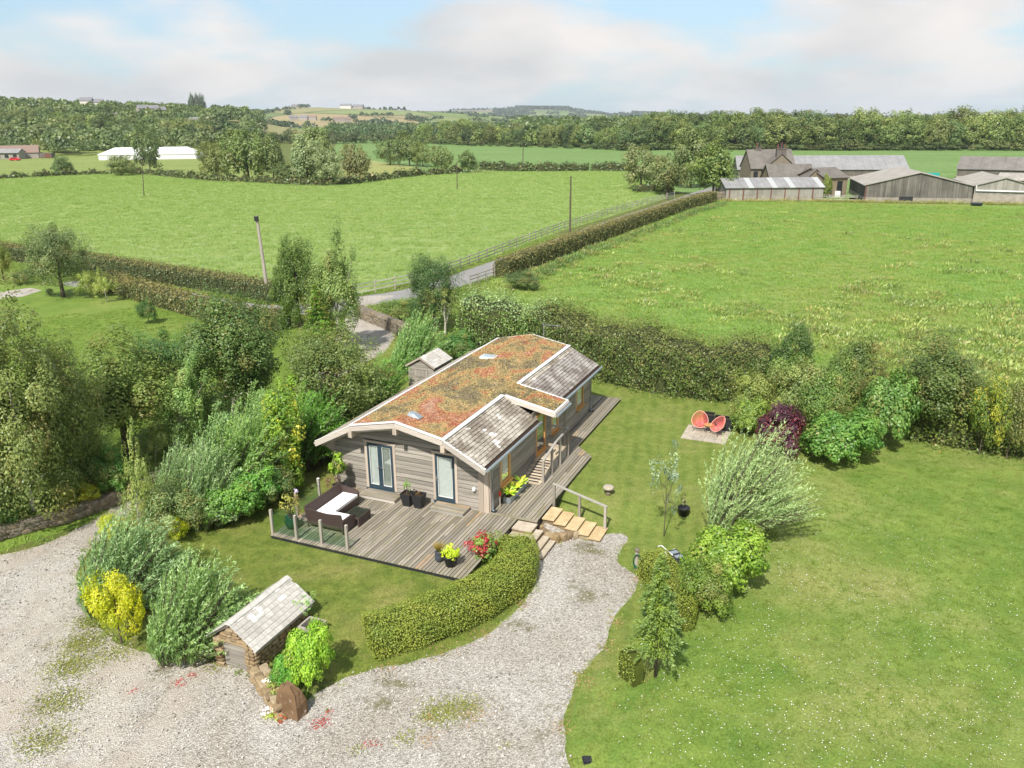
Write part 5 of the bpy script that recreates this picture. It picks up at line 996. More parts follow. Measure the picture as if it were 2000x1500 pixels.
# ---------------------------------------------------------------- patio, egg chairs, blocks
t = LT('patio', 'small square of pale paving slabs in the lawn under the coral chairs', 'patio', 5.3, 11.03, gz(*loc(6.4, 12)[:2])); rs = np.random.RandomState(61)
for i in range(4):
    y = 0
    for j in range(4 if i % 2 else 5):
        h = (1.95/(4 if i % 2 else 5)); m = MB(); m.bounds((i*.545+.004, y+.004, -.1), ((i+1)*.545-.006, y+h-.006, .03+rs.uniform(-.004, .004))); m.obj('slab', M['patio'], t); y += h
def egg_chair(u, v, rz, label):
    z0 = gz(*loc(u, v)[:2])+.03; t = LT('egg_chair', label, 'chair', u, v, z0, rz, 'coral egg chairs on the patio'); N = 44; rim = []
    for k in range(N):
        a = 2*math.pi*k/N; s = math.sin(a); wx = .40*math.cos(a)*(1-.16*s); y = .30*s; z = .58+.34*s; rim.append(Vector((wx, y-.02, z)))   # front low, back high
    m = MB(); m.tube(rim+[rim[0]], .014, 6, False); m.obj('rim', M['coral_rim'], t, True)
    cen = Vector((0, .06, .34)); seat = [Vector((.13*math.cos(2*math.pi*k/N), .06+.11*math.sin(2*math.pi*k/N), .33)) for k in range(N)]
    m = MB(); m.tube(seat+[seat[0]], .012, 5, False); m.obj('seat_ring', M['dark'], t, True)
    q = MB()
    for k in range(N):
        a, b = rim[k], seat[k]; mid = (a+b)/2+Vector((0, .05 if a.z > .6 else -.02, -.06)); q.tube([a, mid, b], .011, 4, False)
    for k in range(0, N//2): q.tube([seat[k], seat[(N-k) % N]], .009, 4, False)
    q.obj('cords', M['coral'], t, True)
    for (x, y) in ((-.32, -.30), (.32, -.30), (0, .36)): m = MB(); m.tube([(x, y, 0), (x*.45, y*.4+.03, .33)], .012, 5); m.obj('leg', M['dark'], t)
egg_chair(5.95, 12.45, .15, 'coral egg chair facing the lawn, on the side nearer the chalet'); egg_chair(6.92, 12.15, -.75, 'coral egg chair turned aside in front of the dark blocks')
t = LT('side_table', 'low orange brown table between the two coral chairs', 'table', 6.42, 12.35, gz(*loc(6.4, 12)[:2])+.03); m = MB(); m.lathe([(.0, .36), (.24, .36), (.24, .39), (.0, .39)], n=16); m.obj('top', M['orange'], t)
for a in (0, 2.1, 4.2): m = MB(); m.tube([(.2*math.cos(a), .2*math.sin(a), 0), (.1*math.cos(a), .1*math.sin(a), .36)], .012, 5); m.obj('leg', M['dark'], t)
for (u, v, w, lb) in ((6.25, 13.3, .42, 'narrow dark grey planter block behind the gap between the coral chairs'), (7.05, 13.0, .85, 'wide dark grey planter block behind the turned coral chair')):
    t = LT('planter_block', lb, 'planter', u, v, gz(*loc(u, v)[:2]), 0, 'dark planter blocks behind the chairs'); m = MB(); a = w/2; m.add([(-a, -.25, 0), (a, -.25, 0), (a, .25, 0), (-a, .25, 0), (-a-.03, -.28, .62), (a+.03, -.28, .62), (a+.03, .28, .62), (-a-.03, .28, .62)], [(3, 2, 1, 0), (0, 1, 5, 4), (1, 2, 6, 5), (2, 3, 7, 6), (3, 0, 4, 7)]); m.obj('shell', M['dark'], t); m = MB(); m.bounds((-a, -.25, .50), (a, .25, .56)); m.obj('soil', M['soil'], t); m = MB(); m.bounds((-a-.05, -.30, .60), (a+.05, -.24, .65)); m.bounds((-a-.05, .24, .60), (a+.05, .30, .65)); m.bounds((-a-.05, -.24, .60), (-a+.0, .24, .65)); m.bounds((a, -.24, .60), (a+.05, .24, .65)); m.obj('rim', M['dark'], t)
p = P(1188, 965); t = thing('staddle_stone', 'squat mushroom shaped stone standing alone on the lawn', 'stone', p, 0); m = MB(); m.lathe([(.13, -.05), (.11, .1), (.085, .25)], n=12); m.obj('stem', M['drystone'], t, True); m = MB(); m.lathe([(.08, .24), (.22, .25), (.245, .30), (.20, .37), (.08, .40), (.0, .40)], n=16); m.obj('cap', M['patio'], t, True)
p = P(1335, 1005); t = thing('black_pot_plant', 'black plastic pot with one thin stem on the lawn beside the willow', 'potted plant', p, 0); round_pot(t, .21, .235, .33, 'dark', .01); leaves_at('foliage', t, (0, 0, .62), (.14, .14, .25), 30, .10, (.13, .13, .06), seed=70, ncl=7); stems_to(t, [(.02, 0, .8)], .25, .01)
p = P(1243, 1112); t = thing('hose_post', 'short wooden post with green hose coiled on it by the gravel edge', 'post', p, 0); m = MB(); m.lathe([(.075, -.1), (.07, .75), (.07, .76)], n=10); m.obj('shaft', M['post'], t); m = MB(); m.lathe([(.085, .74), (.10, .80), (.06, .86), (.0, .88)], n=10); m.obj('cap', M['drystone'], t)
m = MB()
for k in range(4): m.tube([(.13*math.cos(a*.5)-.01*k, -.09-.02*k, .42+(.24+.012*k)*math.sin(a*.5)) for a in range(14)], .016, 5, False)
m.obj('hose', M['hose'], t, True)
p = P(1322, 1098); t = thing('trolley', 'folded black and grey trolley with pale wheels behind the low hedge', 'trolley', p, .4); m = MB(); m.box((0, 0, .16), (.42, .8, .16), rot=Matrix.Rotation(.15, 3, 'X')); m.obj('body', M['dark'], t); m = MB(); m.box((0, .25, .26), (.34, .2, .06)); m.box((.03, -.05, .26), (.30, .16, .04)); m.obj('panel', M['zinc'], t)
for x, y in ((-.22, .42), (.2, .45), (.05, -.46)): m = MB(); m.tube([(x-.03, y, .13), (x+.03, y, .13)], .12, 12); o = m.obj('wheel', M['whitebox'], t)
m = MB(); m.tube([(-.12, .1, .25), (-.35, .5, .5), (-.42, .62, .42)], .02, 6); m.obj('handle', M['whitebox'], t)
p = P(1148, 1484); t = thing('drain_cover', 'small dark square cover set in the grass by the drive edge', 'drain cover', p, TH+.5); m = MB(); m.box((0, 0, .02), (.20, .20, .03)); m.obj('lid', M['dark'], t); m = MB(); m.bounds((-.13, -.13, -.05), (.13, .13, .012)); m.obj('frame', M['rubber'], t)
p = P(1689, 852); t = thing('bird_table', 'small pinkish wooden bird table beside the round green shrub', 'bird table', p, .2); m = MB(); m.bounds((-.04, -.04, -.1), (.04, .04, 1.0)); m.obj('post', M['post'], t); m = MB(); m.bounds((-.22, -.2, 1.0), (.22, .2, 1.04)); m.obj('tray', M['plank_fresh'], t); m = MB(); m.prism([(-.26, 1.22), (0, 1.36), (.26, 1.22), (.24, 1.20), (0, 1.33), (-.24, 1.20)], -.2, .2); m.obj('roof', M['trim'], t); m = MB(); m.bounds((-.2, -.18, 1.04), (-.17, -.15, 1.22)); m.bounds((.17, .15, 1.04), (.2, .18, 1.22)); m.obj('upright', M['post'], t)

# ---------------------------------------------------------------- hedges of the garden
G_BOX = (.115, .15, .018)
hl = [P(722, 1262), P(780, 1244), P(850, 1222), P(925, 1190), P(985, 1150), P(1012, 1118), P(1005, 1085)]
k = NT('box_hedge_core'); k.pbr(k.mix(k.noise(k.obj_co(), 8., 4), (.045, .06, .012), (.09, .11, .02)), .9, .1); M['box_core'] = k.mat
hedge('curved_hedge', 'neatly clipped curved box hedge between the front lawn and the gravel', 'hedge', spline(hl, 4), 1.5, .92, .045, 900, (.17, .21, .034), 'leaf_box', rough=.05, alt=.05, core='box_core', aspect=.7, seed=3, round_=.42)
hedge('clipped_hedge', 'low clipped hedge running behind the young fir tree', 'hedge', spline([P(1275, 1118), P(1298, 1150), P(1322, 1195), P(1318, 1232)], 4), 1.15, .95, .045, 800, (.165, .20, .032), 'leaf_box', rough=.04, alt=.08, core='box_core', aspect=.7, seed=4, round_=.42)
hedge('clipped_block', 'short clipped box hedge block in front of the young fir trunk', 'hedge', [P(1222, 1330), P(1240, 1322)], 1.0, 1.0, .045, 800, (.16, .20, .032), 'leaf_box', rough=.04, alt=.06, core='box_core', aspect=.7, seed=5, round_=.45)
hedge('boundary_hedge', 'tall mixed hawthorn hedge between the chalet lawn and the rough meadow', 'hedge', [q+np.array([.3, 1.3, 0]) for q in spline([P(1040, 700), P(1160, 738), P(1300, 770), P(1440, 786), P(1500, 792)], 4)], 3.2, 3.2, .115, 210, (.056, .086, .02), 'leaf', rough=.42, alt=.16, aspect=.62, seed=6, topvar=.08, topalt=.35)
hedge('elder_hedge', 'bright green overgrown hedge with whitish flower heads beyond the chalet ridge', 'hedge', [q+np.array([.2, 1.2, 0]) for q in spline([P(912, 694), P(960, 700), P(1035, 704), P(1080, 715)], 4)], 3.2, 3.5, .12, 190, (.066, .11, .024), 'leaf_pale', rough=.45, alt=.12, aspect=.65, seed=7, topvar=.12, topalt=.35)
hedge('far_boundary_hedge', 'mixed overgrown hedge along the paddock under the meadow corner', 'hedge', [q+np.array([.3, 1.3, 0]) for q in spline([P(1800, 862), P(1900, 880), P(2010, 895), P(2200, 925), P(2400, 965)], 4)], 3.0, 2.7, .12, 180, (.07, .10, .022), 'leaf', rough=.45, alt=.2, aspect=.62, seed=8, topvar=.16, topalt=.35)
# plants of the garden, each in its place
PL = [
 # key, name, label, cat, base x, base y, top y, width px, colour, [tilt]
 ('fir', 'fir_tree', 'young blue green fir with tiered branches beside the gravel drive', 'tree', 1280, 1322, 1086, 124, (.095, .14, .024)),
 ('willow_big', 'willow_shrub', 'large windswept silvery willow with streaming shoots on the lawn edge', 'shrub', 1428, 1052, 848, 222, (.155, .21, .085)),
 ('bush_leafy', 'laurel_shrub', 'bright glossy broad leaved shrub in front of the windswept willow', 'shrub', 1412, 1150, 1022, 150, (.12, .185, .025)),
 ('bush_a', 'evergreen_shrub', 'dark green and yellow dense shrub beside the low clipped hedge', 'shrub', 1378, 1196, 1085, 118, (.085, .13, .022)),
 ('bush_red', 'purple_shrub', 'dark purple leaved shrub behind the windswept willow', 'shrub', 1518, 888, 788, 104, (.040, .016, .024)),
 ('bush_leafy', 'round_shrub', 'rounded bright green leafy shrub at the corner of the paddock', 'shrub', 1636, 900, 800, 142, (.07, .14, .026)),
 ('bush_b', 'variegated_shrub', 'pale variegated shrub at the lawn corner near the dark planter blocks', 'shrub', 1470, 830, 715, 100, (.12, .155, .04)),
 ('bush_b', 'privet_shrub', 'loose pale yellow green shrub behind the purple shrub', 'shrub', 1562, 842, 690, 130, (.11, .145, .045)),
 ('bush_a', 'hazel_shrub', 'mid green shrub between the purple shrub and the round shrub', 'shrub', 1604, 862, 720, 105, (.08, .13, .03)),
 ('larch', 'larch_tree', 'thin pale green larch with a bare lower trunk among the corner shrubs', 'tree', 1690, 856, 690, 92, (.12, .155, .035)),
 ('bush_leafy', 'dogwood_shrub', 'tall fresh green shrub to one side of the thin larch', 'shrub', 1722, 872, 725, 112, (.075, .135, .03)),
 ('tree_b', 'hawthorn_bush', 'big dark hawthorn thicket with rusty tips overhanging the paddock corner', 'tree', 1822, 862, 662, 200, (.06, .088, .024)),
 ('bush_a', 'hawthorn_shrub', 'dark hawthorn in the hedge between the yew-like bush and the larch', 'shrub', 1668, 800, 655, 115, (.065, .095, .025)),
 ('bush_yellow', 'golden_elder', 'yellow green shrub in the boundary hedge beside the dark hawthorn thicket', 'shrub', 1912, 888, 722, 90, (.085, .125, .024)),
 ('yew', 'spruce_tree', 'dark bushy spruce poking above the boundary hedge', 'tree', 1541, 792, 630, 108, (.042, .075, .02)),
 ('bush_b', 'holly_shrub', 'grey green shrub at the end of the hawthorn hedge beside the spruce', 'shrub', 1478, 782, 672, 90, (.08, .115, .045)),
 ('sapling', 'eucalyptus_sapling', 'thin young eucalyptus with sparse grey leaves on the lawn', 'tree', 1297, 1048, 856, 74, (.085, .12, .085)),
 ('bush_leafy', 'viburnum_shrub', 'tall mid green shrub under the dark spruce at the lawn corner', 'shrub', 1530, 812, 690, 100, (.085, .135, .03)),
 ('bush_a', 'blackthorn_shrub', 'dense olive shrub between the dark hawthorn and the hazel shrub', 'shrub', 1630, 830, 690, 110, (.075, .115, .028)),
 ('bush_b', 'rose_shrub', 'loose rusty tipped shrub next to the golden elder in the boundary hedge', 'shrub', 1965, 896, 738, 90, (.08, .10, .03)),
 ('bush_leafy', 'ribes_shrub', 'leafy yellow green shrub at the foot of the variegated shrub', 'shrub', 1462, 846, 775, 66, (.11, .16, .03)),
 # along the drive, from the lane to the hut
 ('tree_a', 'oak_tree', 'dark spreading tree with brown seed clusters beside the terrace roof eaves', 'tree', 660, 852, 634, 200, (0.075, 0.103, 0.028)),
 ('tree_big', 'alder_tree', 'large dense dark tree with a white trunk in the middle of the tree belt', 'tree', 458, 838, 566, 215, (0.055, 0.092, 0.025)),
 ('tree_b', 'rowan_tree', 'brown stemmed tree merging with the large white trunked tree', 'tree', 480, 826, 640, 118, (0.075, 0.103, 0.028)),
 ('yew', 'yew_tree', 'tall dark columnar evergreen beside the field hedge', 'tree', 586, 640, 456, 102, (0.052, 0.086, 0.017)),
 ('birch', 'birch_tree', 'tall slender birch with a pinkish trunk above the drive', 'tree', 662, 690, 450, 112, (0.100, 0.144, 0.043)),
 ('young_spruce', 'cypress_tree', 'bright green feathery conifer between the birch and the dark oak', 'tree', 628, 716, 560, 112, (0.085, 0.161, 0.021)),
 ('tree_b', 'maple_tree', 'olive green maple with a dark bare trunk on the shaded bank', 'tree', 250, 888, 656, 225, (0.085, 0.121, 0.028)),
 ('tree_a', 'sycamore_tree', 'dark blue green round tree behind the leaning birch', 'tree', 336, 826, 640, 142, (0.050, 0.098, 0.028)),
 ('birch', 'leaning_birch', 'pale green weeping birch leaning over the bank', 'tree', 338, 882, 684, 105, (0.120, 0.190, 0.057)),
 ('birch_broad', 'silver_birch', 'huge olive birch at the edge of the shaded bank', 'tree', 70, 1012, 618, 270, (0.100, 0.127, 0.038)),
 ('birch_broad', 'weeping_birch', 'drooping birch merging with the huge olive birch and the maple', 'tree', 150, 960, 690, 170, (0.100, 0.132, 0.038)),
 ('birch_broad', 'grey_birch', 'grey green birch half hidden behind the huge olive birch', 'tree', -20, 960, 650, 190, (0.095, 0.127, 0.043)),
 ('birch_loose', 'young_birch', 'thin young birch with yellowish leaves rising from the drive shrubs', 'tree', 275, 1075, 826, 62, (0.150, 0.190, 0.057)),
 ('birch_loose', 'wind_bent_birch', 'small wind bent birch with pale leaves beside the stone wall', 'tree', 303, 902, 818, 56, (0.170, 0.207, 0.071)),
 ('bush_a', 'bank_bush', 'low dark green bush under the maple on the shaded bank', 'shrub', 215, 962, 872, 120, (0.050, 0.115, 0.021)),
 ('bush_yellow', 'yellow_bank_shrub', 'yellow leaved shrub on top of the stone wall bank', 'shrub', 160, 985, 938, 85, (0.170, 0.190, 0.019)),
 ('bush_a', 'ivy_bush', 'dark green bush at the foot of the huge olive birch', 'shrub', 20, 1022, 920, 100, (0.055, 0.109, 0.028)),
 ('bush_b', 'elaeagnus_shrub', 'grey green loose shrub at the drive end of the shrub border', 'shrub', 335, 1045, 930, 130, (0.100, 0.144, 0.052)),
 ('willow', 'silver_willow', 'silvery blue willow shrub in the drive border beside the young birch', 'shrub', 400, 1018, 862, 165, (0.112, 0.170, 0.068)),
 ('feathery', 'plume_shrub', 'green plume topped willow shrub in the middle of the drive border', 'shrub', 466, 985, 822, 150, (0.104, 0.170, 0.044)),
 ('bush_leafy', 'hornbeam_shrub', 'mid green leafy shrub low in the drive border facing the lawn', 'shrub', 452, 1018, 935, 110, (0.085, 0.167, 0.030)),
 ('feathery', 'tall_plume_shrub', 'tall pale plumed shrub at the back of the drive border', 'shrub', 515, 945, 790, 125, (0.108, 0.175, 0.053)),
 ('tall_leafy', 'hazel_bush', 'yellow green broad leaved shrub in the drive border', 'shrub', 552, 955, 772, 112, (0.105, 0.172, 0.024)),
 ('bush_b', 'grey_shrub', 'dark grey green shrub at the lawn foot of the hazel shrub', 'shrub', 520, 985, 888, 105, (0.075, 0.132, 0.043)),
 ('feathery', 'bamboo_shrub', 'fresh green feathery shrub close to the chalet eaves', 'shrub', 598, 912, 772, 125, (0.068, 0.153, 0.020)),
 ('bush_a', 'green_shrub', 'rounded bright green shrub tucked against the chalet eaves', 'shrub', 650, 895, 800, 95, (0.080, 0.178, 0.028)),
 ('feathery', 'fern_shrub', 'light green feathery shrub beside the garden shed', 'shrub', 744, 796, 705, 88, (0.076, 0.166, 0.024)),
 ('willow', 'reedy_willow', 'tall blue green willow with upright shoots behind the garden shed', 'shrub', 808, 722, 608, 125, (0.104, 0.188, 0.050)),
 ('bush_a', 'shed_bush', 'small dark bush behind the garden shed roof', 'shrub', 900, 706, 645, 80, (0.050, 0.115, 0.028)),
 ('willow', 'sallow_shrub', 'pale silvery willow at the back of the border over the drive wall', 'shrub', 352, 985, 862, 140, (0.112, 0.170, 0.071)),
 ('feathery', 'reed_shrub', 'tall reedy shrub at the back of the border behind the silver willow', 'shrub', 425, 940, 815, 130, (0.104, 0.170, 0.059)),
 ('feathery', 'aspen_shrub', 'slim pale plumed shrub standing behind the hazel bush', 'shrub', 500, 892, 770, 115, (0.100, 0.166, 0.050)),
 ('bush_leafy', 'currant_shrub', 'fresh green leafy shrub at the lawn edge under the plume shrubs', 'shrub', 492, 1000, 905, 110, (0.075, 0.167, 0.028)),
 ('tall_leafy', 'beech_shrub', 'bright yellow green upright shrub beside the dark oak', 'shrub', 590, 860, 735, 100, (0.100, 0.178, 0.024)),
 ('feathery', 'willow_clump', 'mid green feathery clump under the dark oak by the drive', 'shrub', 655, 850, 745, 110, (0.072, 0.148, 0.027)),
 ('bush_yellow', 'yellow_tuft', 'feathery acid yellow shrub at the lawn side of the drive border', 'shrub', 348, 1056, 1006, 46, (0.270, 0.322, 0.014)),
 ('bush_yellow', 'golden_shrub', 'brilliant golden yellow feathery shrub between the two willow mounds', 'shrub', 238, 1258, 1104, 112, (.25, .265, .012)),
 ('willow', 'willow_mound', 'wide silvery green willow mound at the bend of the drive', 'shrub', 240, 1172, 1008, 232, (0.104, 0.166, 0.068)),
 ('willow', 'willow_mound', 'dense grey green willow mound behind the stone hut', 'shrub', 372, 1262, 1085, 232, (0.104, 0.170, 0.050)),
 ('bush_yellow', 'gold_flowered_shrub', 'small yellow flowered shrub behind the wide willow mound', 'shrub', 222, 1052, 1000, 62, (0.220, 0.265, 0.028)),
 ('bush_leafy', 'hydrangea_shrub', 'tall lime green leafy shrub beside the stone hut and boulder', 'shrub', 606, 1338, 1218, 96, (0.150, 0.247, 0.024)),
 ('bush_leafy', 'low_green_shrub', 'low fresh green shrub between the hut wall and the boulder', 'shrub', 566, 1342, 1272, 66, (0.075, 0.184, 0.024)),
 ('sapling', 'lawn_sapling', 'wispy little sapling on the front lawn behind the stone hut', 'tree', 600, 1208, 1158, 44, (0.130, 0.230, 0.057)),
 ('tree_a', 'evergreen_oak', 'dark evergreen tree beside the bend of the lane', 'tree', 850, 648, 490, 96, (0.040, 0.075, 0.023)),
 ('birch_bare', 'lane_birch', 'thin birch with a bright white trunk in front of the dark evergreen', 'tree', 870, 655, 545, 60, (0.095, 0.121, 0.033)),
 ('bush_a', 'lane_bush', 'rounded olive bush on the lane verge beside the dark evergreen', 'shrub', 785, 628, 582, 92, (0.085, 0.127, 0.030)),
 ('bush_a', 'meadow_bramble', 'dark bramble mound at the meadow gate', 'shrub', 1022, 564, 527, 76, (0.065, 0.098, 0.033)),
 # garden across the drive
 ('tree_a', 'grey_willow_tree', 'grey green bushy tree in the lawn across the drive', 'tree', 124, 580, 430, 112, (.085, .115, .045)),
 ('bush_b', 'lilac_shrub', 'pale green rounded shrub beside the grey green bushy tree', 'shrub', 178, 582, 526, 56, (.13, .17, .04)),
 ('birch_loose', 'cherry_sapling', 'young tree with light leaves on a thin straight stem', 'tree', 209, 590, 522, 48, (.16, .20, .05)),
 ('bush_a', 'yew_bush', 'small dark cone shaped bush alone on the lawn across the drive', 'shrub', 291, 632, 582, 42, (.04, .085, .02)),
 ('bush_a', 'ball_bush', 'tiny round bush at the foot of the grey green bushy tree', 'shrub', 98, 576, 563, 17, (.05, .075, .02)),
 ('tree_b', 'staked_tree', 'staked young tree at the end of the lane hedge', 'tree', 8, 548, 470, 48, (.11, .14, .03)),
 ('bush_b', 'edge_shrub', 'low shrub on the rough bank beside the staked tree', 'shrub', 40, 556, 525, 40, (.09, .12, .04)),
]
TILT = {'willow_big': (.10, .0)}
for q in PL:
    tl = (0, 0)
    if q[1] == 'leaning_birch': tl = (.30, 0)
    if q[1] == 'wind_bent_birch': tl = (.22, 0)
    if q[1] == 'young_birch': tl = (.08, 0)
    if q[1] == 'birch_tree': tl = (.04, 0)
    if q[1] == 'alder_tree': tl = (.09, 0)
    rot = 0. if q[0] in ('willow_big', 'willow', 'feathery') else None
    put_px(*q[:9], rot=rot, tilt=tl, group='willow mounds at the drive bend' if q[1] == 'willow_mound' else None)

# ---------------------------------------------------------------- field hedges, verges
hedge('lane_hedge', 'long low clipped hedge with a brown top between the lane and the hay field', 'hedge', spline([P(-200, 470), P(20, 505), P(100, 515), P(180, 527), P(350, 556), P(450, 572), P(545, 590)], 3), 1.8, 1.75, .17, 55, (.045, .065, .026), 'leaf', rough=.14, alt=.12, topalt=.75, seed=11, round_=.3)
hedge('garden_hedge', 'brown topped hedge between the lane and the mown lawn across the drive', 'hedge', spline([P(205, 562), P(270, 580), P(340, 600), P(420, 622), P(470, 636), P(560, 640)], 3), 2.0, 1.5, .17, 55, (.075, .085, .032), 'leaf', rough=.18, alt=.25, topalt=.9, seed=12, round_=.3)
hedge('lane_bank_hedge', 'long straight clipped hedge with a rusty top running to the farm', 'hedge', [P(981, 543), P(1060, 511), P(1150, 477), P(1250, 440), P(1330, 411), P(1392, 394)], 1.8, 1.9, .18, 45, (.075, .085, .03), 'leaf', rough=.13, alt=.3, topalt=.8, seed=13, round_=.28)
hedge('field_hedge', 'clipped dark hedge crossing between the hay field and the upper field', 'hedge', spline([P(940, 332), P(1000, 334), P(1060, 335), P(1148, 334)], 2), 2.5, 2.3, .8, 3.0, (.05, .075, .028), 'leaf', rough=.3, alt=.1, seed=14, topvar=.12)
hedge('field_hedge', 'short dark field hedge ending at the big farm sycamores', 'hedge', [P(1156, 334), P(1195, 334), P(1238, 333)], 2.5, 2.3, .8, 3.0, (.05, .075, .028), 'leaf', rough=.3, alt=.1, seed=15, topvar=.1)
hedge('ditch_hedge', 'low scrubby hedge below the marquee field', 'hedge', spline([P(-60, 352), P(0, 349), P(105, 344), P(200, 340), P(280, 340), P(420, 352), P(560, 360)], 3), 2.0, 1.3, .7, 4.0, (.06, .085, .028), 'leaf', rough=.35, alt=.15, seed=16, topvar=.35)
hedge('ditch_hedge', 'low scrubby hedge curving below the yellow cut field', 'hedge', spline([P(560, 360), P(640, 362), P(700, 358), P(760, 350), P(790, 346), P(850, 341), P(900, 338)], 3), 2.2, 1.5, .7, 4.0, (.06, .085, .03), 'leaf', rough=.35, alt=.2, seed=17, topvar=.35)
hedge('farm_hedge', 'low dark hedge under the farm sycamores at the lane end', 'hedge', [P(1238, 376), P(1270, 375), P(1308, 373)], 2.2, 1.4, .6, 4., (.05, .08, .028), 'leaf', rough=.3, seed=18, topvar=.2)
def tufts(name, pts, h, n_each, blade, wd, col, spread, seed=1, mat='leaf', alt=.3, lean=(.25, .1)):
    rs = np.random.RandomState(seed); pts = np.asarray(pts); m = len(pts)*n_each; c = np.repeat(pts, n_each, 0); s = np.repeat(rs.uniform(.6, 1.3, len(pts)), n_each); a = rs.uniform(0, 6.28, m); r = rs.uniform(0, 1, m)**.6*spread*s
    c = c+np.column_stack([np.cos(a)*r, np.sin(a)*r, np.zeros(m)]); ax = np.column_stack([np.cos(a)*.5+lean[0], np.sin(a)*.5+lean[1], rs.uniform(.5, 1.1, m)]); L = blade*rs.uniform(.6, 1.3, m)*s; hh = rs.uniform(.15, 1, m)*h*s*(1-(r/(spread*s+1e-6))**2*.6); c[:, 2] += hh
    o = link(name, leaf_mesh(name, c, ax, unit(rs, m)*.6+np.array([0, -.2, .8]), L, L*wd, np.clip(np.repeat(rs.uniform(.1, .9, len(pts)), n_each)+rs.uniform(-.3, .3, m), 0, 1), np.where(np.repeat(rs.uniform(0, 1, len(pts)), n_each) < alt, rs.uniform(.2, .9, m), 0), M[mat])); o.color = (*col, 1); o['kind'] = 'stuff'; return o
rs = np.random.RandomState(90)
vp = []
for a, b in zip(*(lambda q: (q[:-1], q[1:]))([P(1000, 556), P(1070, 522), P(1160, 486), P(1260, 449), P(1345, 416), P(1400, 400)])):
    for _ in range(90): f = rs.uniform(); c = a+(b-a)*f+np.array([rs.uniform(-.2, 1.9), rs.uniform(-1.2, .6), 0]); c[2] = gz(c[0], c[1]); vp.append(c)
tufts('tall_verge_grass', vp, .55, 34, .38, .14, (.07, .11, .03), .55, 5, alt=.3)
dk = []
while len(dk) < 1000:
    c = P(rs.uniform(960, 2080), 395+(rs.uniform(0, 1)**.75)*430)
    if inside(np.array([c[0]]), np.array([c[1]]), [tuple(p) for p in MEADOW])[0]:
        den = math.sin(c[0]*.11+1)*math.sin(c[1]*.09)+.7*math.sin(c[0]*.31+c[1]*.23+math.sin(c[1]*.4))+.5*math.sin(c[0]*.83-c[1]*.6)
        if den+rs.uniform(-.5, .5) > .25: dk.append(c)
tufts('dock_clumps', dk, .42, 34, .28, .32, (.115, .15, .042), .95, 6, alt=.35)
rp = [P(x, y) for x, y in zip(rs.uniform(860, 960, 60), rs.uniform(318, 340, 60))]
tufts('rushes', rp, 1., 12, .9, .2, (.10, .12, .04), 1.6, 7, alt=.3)
fl = []
for _ in range(120):
    c = P(rs.uniform(1250, 2050), 1040+rs.uniform(0, 1)*470); n = rs.randint(4, 34)
    for k in range(n): q = c+np.array([rs.normal()*1.1, rs.normal()*1.1, 0]); fl.append(q)
fl = np.array([q for q in fl if inside(np.array([q[0]]), np.array([q[1]]), [tuple(p) for p in PADDOCK])[0]]); fl[:, 2] = ground(fl[:, 0], fl[:, 1])+.045
k = NT('clover_white'); k.pbr((.78, .76, .70), .8, .1); M['clover'] = k.mat
n = len(fl); o = link('clover_flowers', leaf_mesh('clover_flowers', fl, np.tile([1., 0, 0], (n, 1)), np.array([0, 0, 1.])+unit(rs, n)*.5, rs.uniform(.02, .042, n), .03, np.zeros(n), np.zeros(n), M['clover'])); o['kind'] = 'stuff'
# little weeds and stonecrop in the gravel
def weeds(name, lst, col, mat, seed):
    rs = np.random.RandomState(seed); pts = []
    for px, py, r, n in lst:
        c = at_z(px, py, GZ)
        for _ in range(n): q = c+np.array([rs.normal()*r, rs.normal()*r*.9, 0]); q[2] = gz(q[0], q[1])+.012; pts.append(q)
    pts = np.array(pts); n = len(pts); o = link(name, leaf_mesh(name, pts, unit(rs, n)*np.array([1, 1, .5]), np.array([0, 0, 1.])+unit(rs, n)*.7, rs.uniform(.03, .08, n), .035, rs.uniform(0, 1, n), rs.uniform(0, .6, n), M[mat])); o.color = (*col, 1); o['kind'] = 'stuff'
weeds('red_stonecrop', [(630, 1408, .12, 70), (640, 1390, .06, 30), (618, 1418, .1, 50), (840, 1405, .12, 30), (728, 1455, .12, 40), (350, 1335, .12, 60), (375, 1320, .08, 40), (310, 1260, .15, 80), (260, 1350, .12, 20)], (.22, .05, .035), 'leaf_red', 1)
weeds('moss_patches', [(860, 1390, .32, 900), (905, 1380, .3, 700), (840, 1400, .2, 200), (790, 1440, .2, 150), (1130, 1320, .12, 90), (185, 1210, .3, 1500), (165, 1255, .35, 1500), (140, 1300, .4, 1500), (115, 1370, .4, 1200), (85, 1445, .4, 900), (230, 1275, .3, 500), (420, 1300, .2, 200), (640, 1388, .05, 20), (700, 1465, .12, 60), (990, 1455, .1, 30)], (.11, .135, .03), 'leaf', 2)
weeds('leaf_litter', [(760, 1300, .3, 160), (860, 1270, .3, 160), (940, 1240, .25, 120), (1020, 1180, .2, 100), (1210, 1215, .2, 90), (1190, 1265, .25, 110), (1140, 1330, .25, 110), (1100, 1420, .2, 90), (1245, 1130, .15, 60), (840, 1440, .2, 80), (920, 1395, .25, 140)], (.20, .125, .07), 'leaf', 3)
